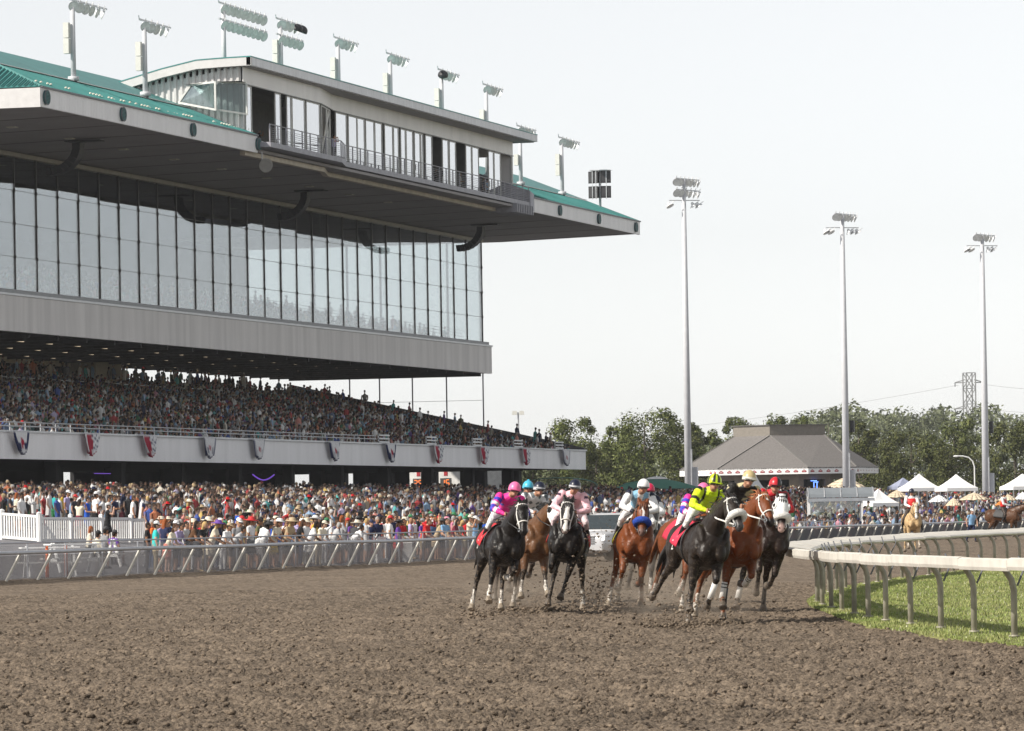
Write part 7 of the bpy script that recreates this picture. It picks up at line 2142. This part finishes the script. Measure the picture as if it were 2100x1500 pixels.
# --- people one can pick out along the rail (column, metres behind the clear fence)
def at_fence(px, back):
    lo, hi = 120.0, 420.0
    for _ in range(50):
        m_ = (lo + hi) / 2
        if to_px((m_, float(fence_y(m_)) + 1.15 + back, 1))[0] < px: lo = m_
        else: hi = m_
    y = float(fence_y(lo)) + 1.15 + back
    return lo, y, apron_z(y - (float(fence_y(lo)) - 51.5))
NAMED = [
 (318, .5, dict(shirt='turquoise', pose='stand', hat='cap', hatc='white', glasses=True, pants='khaki', shin='khaki', label='person in turquoise polo shirt and white cap, first standing at the fence'), -1.15),
 (301, 1.6, dict(shirt='black', pose='stand', pants='charcoal', shin='charcoal', label='person in black T-shirt just behind the turquoise polo shirt'), -1.3),
 (330, 1.5, dict(shirt='lavender', hair='red', hairs='long', pose='hold', dress=True, pants='pale grey', label='red haired person in patterned dress right of the turquoise polo shirt'), -1.8),
 (343, .45, dict(shirt='cream', hair='brown', hairs='long', pose='lean', dress=True, pants='coral', label='person with long brown hair in cream top, second along the fence'), -1.6),
 (357, .9, dict(shirt='lavender', pose='lean', glasses=True, hair='dark', sleeve='lavender', label='person in lavender shirt with sunglasses bending to the fence'), -1.7),
 (386, .45, dict(shirt='brown', hair='dark', hairs='long', pose='lean', dress=True, pants='black', label='dark haired person in brown strappy dress leaning on the fence'), -1.2),
 (404, .6, dict(shirt='black', hair='blond', hairs='long', pose='lean', dress=True, pants='black', label='blond person in black top leaning left of the purple hat'), -1.6),
 (431, .4, dict(shirt='cream', hair='blond', hairs='long', hat='wide', hatc='purple', pose='lean', dress=True, pants='cream', label='person under a wide purple hat at the fence'), -1.5),
 (456, .5, dict(shirt='white', pose='lean', hat='cap', hatc='tan', label='person in white shirt and tan cap right of the purple hat', pants='white', shin='white'), -1.7),
 (472, .4, dict(shirt='pale grey', pose='bow', label='dark haired person in pale grey shirt bending far over the fence'), -1.3),
 (490, .7, dict(shirt='black', sleeve='white', hairs='bald', pose='stand', glasses=True, label='bald person in black waistcoat over white sleeves', pants='tan', shin='tan'), -1.5),
 (513, .5, dict(shirt='white', hair='brown', hairs='long', hat='wide', hatc='red', pose='hold', glasses=True, dress=True, pants='black', label='person under a wide red hat at the fence'), -1.7),
 (536, .35, dict(shirt='white', hair='dark', hairs='long', hat='wide', hatc='black', pose='lean', pants='grey', shin='grey', label='person in white blouse and grey trousers under a tilted black hat'), -1.0),
 (558, .45, dict(shirt='cream', hair='brown', hairs='long', hat='brim', hatc='white', pose='lean', dress=True, pants='yellow', label='person in white brimmed hat and yellow skirt at the fence'), -1.7),
 (586, .5, dict(shirt='tan', hair='blond', hairs='long', hat='wide', hatc='tan', pose='lean', label='person under a wide straw hat at the fence'), -1.9),
 (606, .5, dict(shirt='black', hair='brown', hairs='long', pose='lean', pants='black', label='brown haired person in black top right of the straw hat'), -1.1),
 (633, .35, dict(shirt='white', hair='dark', hairs='long', pose='lean', dress=True, pants='white', label='person in long white dress leaning at the fence'), -1.2),
 (652, .5, dict(shirt='cream', pose='lean', hat='cap', hatc='cream', pants='khaki', shin='khaki', label='person in cream shirt and cream cap right of the white dress'), -1.8),
 (681, .5, dict(shirt='pale grey', pose='lean', hair='grey', label='grey haired person in pale grey shirt hunched at the fence'), -1.0),
 (719, .3, dict(shirt='white', pose='bow', hair='dark', pants='charcoal', shin='charcoal', label='person in white shirt bending right over the fence'), -.9),
 (738, 1.0, dict(shirt='grey', hair='brown', hairs='long', pose='stand', label='brown haired person in grey top behind the bending white shirt'), -1.5),
 (766, .3, dict(shirt='red', hair='brown', hairs='long', pose='stand', dress=True, pants='red', sc=.66, label='child in red dress at the fence left of the white gate'), -1.5),
 (840, 1.1, dict(shirt='lavender', hairs='bald', pose='stand', label='bald person in pale checked shirt behind the white gate'), -1.2),
 (866, .4, dict(shirt='red', pose='lean', hair='brown', pants='khaki', label='person in red polo shirt leaning right of the white gate'), -1.6),
 (893, .6, dict(shirt='tan', hair='brown', hairs='long', hat='brim', hatc='charcoal', pose='lean', dress=True, pants='tan', label='person in charcoal brimmed hat right of the red polo shirt'), -1.3),
 (905, .4, dict(shirt='sky blue', hair='dark', hairs='long', pose='lean', label='dark haired person in blue top third from the pink jockey'), -2.0),
 (936, .5, dict(shirt='grey', hair='blond', hairs='long', pose='lean', label='blond person in grey top near the black horse'), -1.7),
 (962, .5, dict(shirt='cream', hair='dark', pose='phone', hat='cap', hatc='cream', label='person photographing in a cream cap beside the black horse'), -1.6),
]
for px, bk, kw, yw in NAMED:
    x, y, z = at_fence(px, bk); person(x, y, z, yw, **kw)
def on_apron(px, D, **kw):
    q = gd(px, D); return person(q.x, q.y, apron_z(q.y), kw.pop('yaw', -1.6), **kw)
for px, D, kw in [
 (195, 172, dict(shirt='cream', pose='sit', hat='cap', hatc='black', sleeve='cream', pants='black', label='seated person in cream shirt and black cap by the trestle table', yaw=-.6)),
 (210, 178, dict(shirt='grey', pose='sit', hat='cap', hatc='charcoal', pants='black', shin='black', label='seated person in grey shirt, second of the seated group', yaw=-.7)),
 (229, 177, dict(shirt='purple', pose='sit', hat='cap', hatc='charcoal', glasses=True, pants='pale grey', label='seated person in purple vest with crossed legs', yaw=-.5)),
 (180, 182, dict(shirt='cream', pose='sit', hair='red', hairs='long', label='seated person with long red hair by the picnic table', yaw=-1.2)),
 (162, 206, dict(shirt='cream', pose='phone', hair='dark', hairs='long', dress=True, pants='maroon', label='person in checked skirt eating before the picket fence', yaw=-.4)),
 (178, 209, dict(shirt='royal blue', pose='hold', pants='royal blue', label='person in royal blue T-shirt by the picket fence', yaw=-1.5)),
 (220, 200, dict(shirt='black', pose='phone', hat='cap', hatc='pale grey', label='person in black dress aiming a camera before the picket fence', dress=True, pants='black', yaw=-1.3)),
 (195, 214, dict(shirt='white', pose='hip', hat='cap', hatc='white', pants='black', shin='black', sleeve=None, label='tall person in white shirt and white cap behind the picket fence', yaw=-.9, sc=1.06)),
 (222, 215, dict(shirt='white', pose='sip', hair='dark', glasses=True, label='person in white T-shirt with sunglasses drinking behind the picket fence', yaw=-1.7)),
 (233, 217, dict(shirt='navy', pose='cross', hair='dark', label='person in navy polo right of the drinking white T-shirt', yaw=-1.9)),
 (127, 224, dict(shirt='yellow', pose='stand', hair='dark', pants='khaki', shin='khaki', label='person in bright yellow polo before the metal bleacher', yaw=-1.4)),
 (112, 223, dict(shirt='teal', pose='hold', hair='dark', pants='green', shin='charcoal', label='person in teal shirt left of the yellow polo', yaw=-.4)),
 (138, 221, dict(shirt='lavender', pose='stand', hat='cap', hatc='white', label='person in lavender shirt and white cap right of the yellow polo', yaw=-1.7)),
 (153, 219, dict(shirt='charcoal', pose='stand', hat='cap', hatc='red', label='person in charcoal shirt and red cap near the yellow polo', yaw=-1.8)),
 (57, 222, dict(shirt='white', sleeve='white', pose='hold', pants='green', shin='charcoal', label='person in white shirt and dark apron carrying a tray', yaw=-.7)),
 (20, 214, dict(shirt='charcoal', pose='cross', hair='dark', label='person in charcoal shirt with arms folded behind the long picket fence', yaw=-1.3)),
 (33, 216, dict(shirt='cream', pose='cross', hair='red', hairs='long', label='red haired person in cream blouse behind the long picket fence', yaw=-.9)),
 (8, 219, dict(shirt='navy', pose='stand', hat='cap', hatc='navy', glasses=True, label='person in navy shirt and cap at the left edge', yaw=-1.5)),
 (43, 217, dict(shirt='brown', pose='stand', hair='brown', hairs='long', label='person in brown top left of the tray carrier', yaw=-1.2)),
 (272, 215, dict(shirt='white', pose='stand', hair='brown', label='person in white shirt behind the middle post of the picket fence', yaw=-1.2)),
 (304, 218, dict(shirt='navy', pose='stand', hair='blond', label='blond person in navy shirt seen from behind', yaw=.6)),
 (317, 216, dict(shirt='charcoal', pose='stand', hat='cap', hatc='grey', label='person in charcoal T-shirt and grey cap behind the pickets', yaw=-.4)),
 (386, 213, dict(shirt='red', pose='hold', hair='blond', hairs='long', hat='brim', hatc='cream', label='person in red top and cream hat behind the pickets', yaw=-1.6)),
 (361, 214, dict(shirt='white', pose='stand', glasses=True, hair='dark', label='person in white shirt turned sideways at the picket post', yaw=-.2)),
 (418, 210, dict(shirt='black', pose='phone', hat='cap', hatc='pale grey', label='person in black sleeveless top photographing behind the pickets', yaw=-1.5)),
 (449, 204, dict(shirt='black', pose='hip', hair='dark', hairs='long', glasses=True, label='person with long dark hair and hand on hip near the pickets', yaw=-1.6)),
 (484, 203, dict(shirt='royal blue', pose='stand', hat='cap', hatc='black', label='person in royal blue shirt and black cap', yaw=-.5)),
 (510, 202, dict(shirt='royal blue', pose='stand', hat='wide', hatc='cream', label='person in royal blue shirt under a cream sun hat', yaw=-.6)),
 (535, 203, dict(shirt='white', pose='stand', hair='grey', label='grey haired person in white polo behind the red hat', yaw=-.5)),
 (545, 216, dict(shirt='denim blue', pose='stand', hat='cap', hatc='pale grey', pants='navy', shin='navy', label='person in denim shirt seen from behind with pale cap', yaw=1.0)),
 (590, 208, dict(shirt='red', pose='stand', glasses=True, hair='grey', label='person in bright red polo behind the straw hat', yaw=-1.8)),
 (608, 208, dict(shirt='navy', pose='stand', hat='cap', hatc='tan', label='person in navy shirt and tan cap right of the red polo', yaw=-1.7)),
 (628, 207, dict(shirt='tan', pose='sit', hair='brown', label='bare shouldered person in tan sitting above the white dress', yaw=-1.2)),
 (645, 218, dict(shirt='royal blue', pose='stand', hair='dark', label='person in royal blue T-shirt seen from behind', yaw=1.3)),
 (662, 216, dict(shirt='white', pose='stand', hat='cap', hatc='white', skin=SKINS[4], label='person in white T-shirt and white cap facing the track', yaw=-1.7)),
 (712, 200, dict(shirt='black', pose='stand', hair='blond', label='person in black T-shirt in profile above the bending white shirt', yaw=-.3)),
 (792, 204, dict(shirt='white', pose='hold', hair='blond', hairs='long', label='blond person in white top in profile above the white gate', yaw=-.2, pants='white')),
 (836, 206, dict(shirt='denim blue', pose='stand', hair='grey', label='grey haired person in blue denim shirt above the white gate', yaw=-.6)),
 (880, 214, dict(shirt='teal', pose='stand', hat='cap', hatc='green', label='person in teal shirt and green cap', yaw=-1.4)),
 (963, 212, dict(shirt='neon green', pose='stand', hair='dark', label='person in neon green shirt left of the pink jockey', yaw=-1.2)),
 (1721, 286, dict(shirt='white', pose='cross', hair='grey', label='person in white shirt with arms folded before the glazed shelter', yaw=-1.2)),
 (1733, 287, dict(shirt='navy', pose='stand', sleeve='navy', hair='brown', label='person in navy jacket right of the folded arms', yaw=-1.5)),
 (1750, 288, dict(shirt='black', pose='stand', sleeve='black', hair='dark', label='person in black jacket below the shelter roof', yaw=-.4)),
 (1785, 290, dict(shirt='navy', pose='lean', sleeve='navy', hair='grey', label='tall person in navy suit at the right post of the shelter', yaw=-1.2, sc=1.12)),
 (1838, 284, dict(shirt='charcoal', pose='stand', sleeve='charcoal', pants='charcoal', shin='charcoal', hair='dark', label='person in dark suit left of the palomino pony', yaw=-1.5)),
]: on_apron(px, D, **kw)
# man crossing the far stretch
q = gd(1992, 252); person(q.x, q.y, 0, -2.3, 'sky blue', 'walk', 'dark', hat='cap', hatc='white', pants='navy', shin='navy', label='person in pale shirt and dark trousers walking along the far track', group='people on the far track')
# press box
for px, Y, z, kw in [(684, 96.9, 25.64, dict(shirt='lavender', pose='phone', pants='black', shin='black', label='person in blue shirt with field glasses on the press box walkway')),
                     (892, 99.6, 25.72, dict(shirt='black', hair='grey', pose='cross', sleeve='black', label='person in black standing in the first open press box door')),
                     (942, 99.5, 25.72, dict(shirt='cream', pose='hold', hair='blond', hairs='long', label='person in light top in the second open press box door')),
                     (951, 99.7, 25.72, dict(shirt='maroon', pose='stand', hair='brown', hairs='long', label='person in maroon in the second open press box door')),
                     (989, 99.5, 25.72, dict(shirt='navy', pose='stand', hair='blond', hairs='long', label='blond person in the third open press box door')),
                     (997, 99.7, 25.72, dict(shirt='sky blue', pose='cross', hair='dark', label='person in blue shirt in the third open press box door')),
                     (1032, 99.5, 25.72, dict(shirt='charcoal', pose='stand', hair='dark', hairs='long', label='person in grey in the last open press box door')),
                     (531, 100.0, 25.72, dict(shirt='black', pose='phone', hair='grey', label='person with glasses in the wide dark press box opening'))]:
    q = onY(px, 300, Y); person(q.x, Y, z, YW + pr.uniform(-.4, .4), group='people in the press box', **kw)
# --- the other people of the front rows, one by one
BN = ['first', 'second', 'third', 'fourth', 'fifth', 'sixth', 'seventh', 'eighth', 'ninth', 'tenth', 'last']
taken = [(o.location.x, o.location.y) for o in bpy.data.objects if o.get('category') == 'person']
ROWN = ['front row', 'second row', 'third row', 'fourth row', 'fifth row', 'sixth row']
SOLO = []
def auto(x, y, z, row):
    px = to_px((x, y, z + 1))[0]
    b = min(range(11), key=lambda i: abs(BUNT_X[i] - px))
    where = f'{ROWN[row]} under {BN[b]} bunting' if px < 1100 else f'{ROWN[row]} behind the horses'
    for _ in range(40):
        fem = pr.random() < .45
        kw = dict(shirt=pr.choice(SHIRTS), pose=pr.choice(['stand', 'stand', 'cross', 'hip', 'phone', 'hold', 'sip', 'stand', 'wave'] if row else ['lean', 'lean', 'stand', 'hold', 'phone', 'cross']),
                  hair=pr.choice(['dark', 'dark', 'brown', 'brown', 'blond', 'grey', 'red'] if fem else ['dark', 'dark', 'brown', 'brown', 'grey', 'blond']), hairs='long' if fem else pr.choice(['short'] * 6 + ['bald']),
                  pants=pr.choice(['charcoal', 'navy', 'khaki', 'denim blue', 'black', 'pale grey']), glasses=pr.random() < .4)
        kw['sleeve'] = kw['shirt'] if pr.random() < .25 else None
        kw['shin'] = kw['pants'] if pr.random() < .6 else None
        kw['dress'] = fem and pr.random() < .35
        if kw['dress']: kw['pants'] = kw['shirt']; kw['shin'] = None
        q = pr.random()
        if q < .24: kw['hat'], kw['hatc'] = 'cap', pr.choice(['white', 'black', 'navy', 'red', 'grey', 'tan', 'white', 'green'])
        elif q < .30: kw['hat'], kw['hatc'] = pr.choice(['brim', 'wide', 'cowboy']), pr.choice(['cream', 'tan', 'black', 'white', 'cream', 'pink'])
        top = 'dress' if kw['dress'] else ('long sleeves' if kw['sleeve'] else 'shirt')
        hat = kw.get('hat')
        hd_ = f' and {kw["hatc"]} ' + {'cap': 'cap', 'wide': 'wide hat', 'brim': 'brimmed hat', 'cowboy': 'cowboy hat'}[hat] if hat else (f' with long {kw["hair"]} hair' if kw['hairs'] == 'long' else (' with bald head' if kw['hairs'] == 'bald' else f' with {kw["hair"]} hair'))
        lab = f'person in {kw["shirt"]} {top}{hd_} {POSEW[kw["pose"]]} {where}'
        if len(lab.split()) > 16: lab = f'person in {kw["shirt"]} {top}{hd_} {where}'
        if len(lab.split()) <= 16 and lab not in USED: break
    person(x, y, z, YW + pr.gauss(.0, .55), label=lab, **kw)
n_auto = 0
for row, back in enumerate((.55, 1.45, 2.4, 3.4, 4.5, 5.7)):
    x = 151.5
    while x < 205 and n_auto < 212:
        xx = x + pr.uniform(-.12, .12); y = float(fence_y(xx)) + 1.15 + back + pr.uniform(-.25, .25)
        x += 1.05 + .22 * row * 0 + pr.uniform(-.15, .5)
        if any((xx - a) ** 2 + (y - b) ** 2 < .42 for a, b in taken): continue
        z = apron_z(y - (float(fence_y(xx)) - 51.5))
        if to_px((xx, y, z))[0] < 305: continue
        taken.append((xx, y)); auto(xx, y, z, row); n_auto += 1
print('individual spectators', len(taken))

# --- everybody else: one mass
def low_person(kind):
    v, f, role = [], [], []
    def ring(pts, r): 
        o = len(v); v.extend(pts); role.extend([r] * len(pts)); return o
    def tube(rings_, r, n):
        os_ = [ring([(c[0] + a * math.cos(2 * math.pi * k / n), c[1] + b * math.sin(2 * math.pi * k / n), c[2]) for k in range(n)], r) for c, a, b in rings_]
        for p, q in zip(os_[:-1], os_[1:]):
            for k in range(n):
                l = (k + 1) % n; f.append((p + k, p + l, q + l)); f.append((p + k, q + l, q + k))
        return os_
    if kind == 'sit': z0 = .42
    else: z0 = .92
    if kind == 'full':
        for s in (-1, 1): tube([((0, s * .1, .03), .05, .05), ((0, s * .09, .95), .09, .085)], 1, 4)
    if kind == 'sit':
        for s in (-1, 1):
            o = ring([(0, s * .1 - .08, .36), (0, s * .1 + .08, .36), (0, s * .1 + .08, .54), (0, s * .1 - .08, .54)], 1); p = ring([(.42, s * .12 - .07, .40), (.42, s * .12 + .07, .40), (.42, s * .12 + .07, .53), (.42, s * .12 - .07, .53)], 1)
            for k in range(4): l = (k + 1) % 4; f.append((o + k, o + l, p + l)); f.append((o + k, p + l, p + k))
            f.append((p, p + 1, p + 2)); f.append((p, p + 2, p + 3))
    os_ = tube([((0, 0, z0 - (.1 if kind != 'half' else .25)), .12, .16), ((.01, 0, z0 + .28), .125, .185), ((0, 0, z0 + .46), .11, .20), ((-.01, 0, z0 + .56), .05, .065), ((0, 0, z0 + .64), .05, .055)], 0, 6)
    for i in range(6): role[os_[4] + i] = 2
    for s in (-1, 1):
        d = {'half': 0, 'full': 0, 'sit': .12, 'arms': 0}[kind]
        if kind == 'arms': R3 = [((0, s * .21, z0 + .42), .055, .06), ((.14, s * .27, z0 + .34), .05, .05), ((.20, s * .12, z0 + .66), .04, .035)]
        else: R3 = [((0, s * .21, z0 + .46), .055, .06), ((.03 + d * .4, s * .25, z0 + .20), .05, .05), ((.14 + d, s * .20, z0 + .0 + d * .4), .04, .035)]
        q = tube(R3, 0, 4)
        for k in range(4): role[q[2] + k] = 2; role[q[1] + k] = 4
    hz = z0 + .74
    q = tube([((.0, 0, hz - .09), .055, .05), ((.01, 0, hz - .02), .095, .075), ((0, 0, hz + .06), .095, .078), ((-.01, 0, hz + .115), .045, .04)], 2, 6)
    for k in range(6):
        role[q[3] + k] = 3; role[q[2] + k] = 3
        if 2 <= k <= 4: role[q[1] + k] = 3
    f.append((q[3], q[3] + 1, q[3] + 2)); f.append((q[3], q[3] + 2, q[3] + 3)); f.append((q[3], q[3] + 3, q[3] + 4)); f.append((q[3], q[3] + 4, q[3] + 5))
    return np.array(v, float), np.array(f, int), np.array(role)
def low_hat():
    n = 8; v = [(.21 * math.cos(2 * math.pi * k / n), .21 * math.sin(2 * math.pi * k / n), 0) for k in range(n)] + [(.10 * math.cos(2 * math.pi * k / n), .09 * math.sin(2 * math.pi * k / n), .02) for k in range(n)] + [(.085 * math.cos(2 * math.pi * k / n), .075 * math.sin(2 * math.pi * k / n), .11) for k in range(n)]
    f = []
    for a in (0, n):
        for k in range(n): l = (k + 1) % n; f += [(a + k, a + l, a + n + l), (a + k, a + n + l, a + n + k)]
    for k in range(1, n - 1): f.append((2 * n, 2 * n + k, 2 * n + k + 1))
    return np.array(v, float), np.array(f, int)
BV, BF, BC, off = [], [], [], 0
SH = np.array([COLS[s] for s in SHIRTS]); PT = np.array([COLS[s] for s in ('charcoal', 'navy', 'khaki', 'denim blue', 'black', 'pale grey')])
SK = np.array(SKINS[:4] * 3 + SKINS); HR = np.array([HAIRC[k] for k in ('dark', 'dark', 'dark', 'brown', 'brown', 'blond', 'grey')])
HC = np.array([COLS[k] for k in ('white', 'black', 'navy', 'red', 'cream', 'tan', 'grey', 'navy', 'black', 'charcoal', 'brown')])
def mass(kind, P_, yaw_mu=YW, yaw_sd=.55, hat_p=.28, brim_p=.035):
    global off
    n = len(P_)
    if n == 0: return
    v, f, role = low_person(kind)
    yw = rng.normal(yaw_mu, yaw_sd, n); s = rng.uniform(.88, 1.08, n) * np.where(rng.random(n) < .05, .78, 1.0); wd = rng.uniform(.9, 1.15, n)
    ca, sa = np.cos(yw)[:, None], np.sin(yw)[:, None]
    lean = rng.normal(.05, .07, n)[:, None]
    x = (v[None, :, 0] + lean * v[None, :, 2]) * s[:, None]; y = v[None, :, 1] * (s * wd)[:, None]; z = v[None, :, 2] * s[:, None]
    W_ = np.stack([x * ca - y * sa + P_[:, 0:1], x * sa + y * ca + P_[:, 1:2], z + P_[:, 2:3]], 2)
    pal = np.stack([SH[rng.integers(0, len(SH), n)], PT[rng.integers(0, len(PT), n)], SK[rng.integers(0, len(SK), n)], HR[rng.integers(0, len(HR), n)]], 1)
    slv = np.where(rng.random(n)[:, None] < .3, pal[:, 0], pal[:, 2])
    hatm = rng.random(n) < hat_p
    pal[hatm, 3] = HC[rng.integers(0, len(HC), hatm.sum())]
    pal = np.concatenate([pal, slv[:, None]], 1)
    g_ = pal.mean(2, keepdims=True); pal = g_ + (pal - g_) * .72; pal *= .85; pal[:, 2] *= .85; pal[:, 3] *= .9
    pal *= rng.uniform(.85, 1.12, (n, 1, 1))
    BV.append(W_.reshape(-1, 3)); BC.append(pal[:, role].reshape(-1, 3))
    BF.append((f[None] + (np.arange(n) * len(v))[:, None, None]).reshape(-1, 3) + off); off += n * len(v)
    b = np.where(rng.random(n) < brim_p)[0]
    if len(b):
        hv, hf = low_hat(); z0 = (.42 if kind == 'sit' else .92) + .78
        hx = (lean[b] * z0) * s[b][:, None]
        W2 = np.stack([hv[None, :, 0] + hx * ca[b] + P_[b, 0:1], hv[None, :, 1] + hx * sa[b] + P_[b, 1:2], hv[None, :, 2] + (z0 * s[b])[:, None] + P_[b, 2:3]], 2)
        hc = HC[rng.integers(3, 9, len(b))]
        BV.append(W2.reshape(-1, 3)); BC.append(np.repeat(hc, len(hv), 0)); BF.append((hf[None] + (np.arange(len(b)) * len(hv))[:, None, None]).reshape(-1, 3) + off); off += len(b) * len(hv)
# apron
def jittered(x0, x1, y0, y1, dx, dy):
    gx, gy = np.meshgrid(np.arange(x0, x1, dx), np.arange(y0, y1, dy)); p = np.stack([gx.ravel(), gy.ravel()], 1)
    p[:, 0] += np.where((np.round(gy.ravel() / dy) % 2) > 0, dx / 2, 0)
    return p + rng.normal(0, .22, p.shape)
p = jittered(196, 470, 52.6, 103.5, 1.28, 1.22)
p = np.concatenate([p[rng.random(len(p)) < .80], jittered(150, 196, 52, 80, 1.05, 1.05), jittered(150, 262, 73.5, 103.5, 1.28, 1.22)])
fy = fence_y(p[:, 0]); zz = np.array([apron_z(a - (b - 51.5)) for a, b in zip(p[:, 1], fy)])
pxs = np.array([to_px((a, b, c))[0] for a, b, c in zip(p[:, 0], p[:, 1], zz)])
back = p[:, 1] - fy
ok = (back > 1.6) & (pxs < 2180) & (pxs > -120)
ok &= ~((p[:, 0] < 206) & (back < 7.6))                                       # the rows placed one by one
ok &= ~((pxs < 300) & (p[:, 1] < 75.5))                                      # open paving at the near end
ok &= ~((pxs < 160) & (p[:, 1] < 80) & (rng.random(len(p)) < .6))
gap = perlin(p[:, 0] * .16, p[:, 1] * .22, 41) < -.20
ok &= ~(gap & (p[:, 1] > 60))
sh_ = np.array([q.location.xy[:] for q in bpy.data.objects if q.get('category') in ('shelter', 'hedge', 'light pole', 'pavilion', 'tote board')])
for a in sh_: ok &= ((p[:, 0] - a[0]) ** 2 + (p[:, 1] - a[1]) ** 2) > 2.2 ** 2
tk = np.array(taken); 
near_tk = np.array([((tk - q) ** 2).sum(1).min() < .35 for q in p]); ok &= ~near_tk
zz = zz + rng.normal(0, .07, len(zz)) * (back > 9) - np.where((rng.random(len(zz)) < .18) & (back > 9), .42, 0)   # some of them sit on benches
zz = zz - np.where((p[:, 0] > 236) & (back <= 9), .40, 0)                   # the rows by the far rail sit
P3 = np.concatenate([p, zz[:, None]], 1)[ok]; bk = back[ok]
u = rng.random(len(P3))
nr_ = (bk < 9) & (P3[:, 0] <= 236)
mass('full', P3[nr_]); mass('arms', P3[~nr_ & (u < .12)]); mass('half', P3[~nr_ & (u >= .12)])
n1 = len(P3)
# terrace: seated, with a standing line along the top aisle and a few in the gangways
rows = []
for k in range(NR - 2):
    y = 100.3 + .85 * k + .55
    x = np.arange(XL + 2, XE - 1.2, .63); x = x + rng.normal(0, .05, len(x))
    keep = rng.random(len(x)) < (.80 - .25 * (perlin(x * .09, np.full(len(x), k * .4), 51) < -.1))
    keep &= ((x - XL + k * .15) % 14.5) > 1.5
    keep &= ~((x > XE - 14) & (k > 3) & (rng.random(len(x)) < .35))
    rows.append(np.stack([x[keep], np.full(keep.sum(), y), np.full(keep.sum(), tier_z(k))], 1))
P4 = np.concatenate(rows)
st = rng.random(len(P4)) < .045
mass('sit', P4[~st], yaw_sd=.35); mass('half', P4[st])
x = np.arange(XL, 372, .55); x = x[rng.random(len(x)) < .8]
P5 = np.stack([x, np.full(len(x), 122.6) + rng.normal(0, .5, len(x)), np.full(len(x), tier_z(26))], 1); mass('half', P5)
x = np.array([onX(px, 860, XE - 1.5).y for px in (700, 745, 800, 833, 905, 928, 940, 995, 1055, 1090, 1100, 1115, 1122)])
mass('half', np.stack([np.full(len(x), XE - 1.0), x, 6.2 + (x - 100.3) * .235], 1))
# club tables
Q = []
for k in range(11):
    x = np.arange(264, XE - 3, .8); x = x[rng.random(len(x)) < .5]; Q.append(np.stack([x, np.full(len(x), 110.6 + 1.9 * k), np.full(len(x), 16.0 + .34 * k)], 1))
P6 = np.concatenate(Q); st = rng.random(len(P6)) < .12; mass('sit', P6[~st]); mass('half', P6[st])
print('mass', n1, len(P4), len(P5), len(P6))
CROWD = mat('crowd_colours', (1, 1, 1), .8, var=.10, scale=9, attr=True, spec=.2)
link('crowd', tri_mesh('crowd', np.concatenate(BV), np.concatenate(BF), CROWD, np.concatenate(BC)), kind='stuff')

# ================================================================== SUMMER HAZE
hm = bpy.data.materials.new('haze_air'); hm.use_nodes = True
hm.node_tree.nodes.remove(hm.node_tree.nodes['Principled BSDF'])
hv = hm.node_tree.nodes.new('ShaderNodeVolumePrincipled')
hv.inputs['Color'].default_value = (.93, .95, 1.0, 1); hv.inputs['Density'].default_value = .00009; hv.inputs['Anisotropy'].default_value = .2
hm.node_tree.links.new(hv.outputs[0], hm.node_tree.nodes['Material Output'].inputs['Volume'])
hz = MB(); hz.box((-60, -800, -1.5), (2700, 900, 62)); hz.build('haze', hm, kind='stuff')
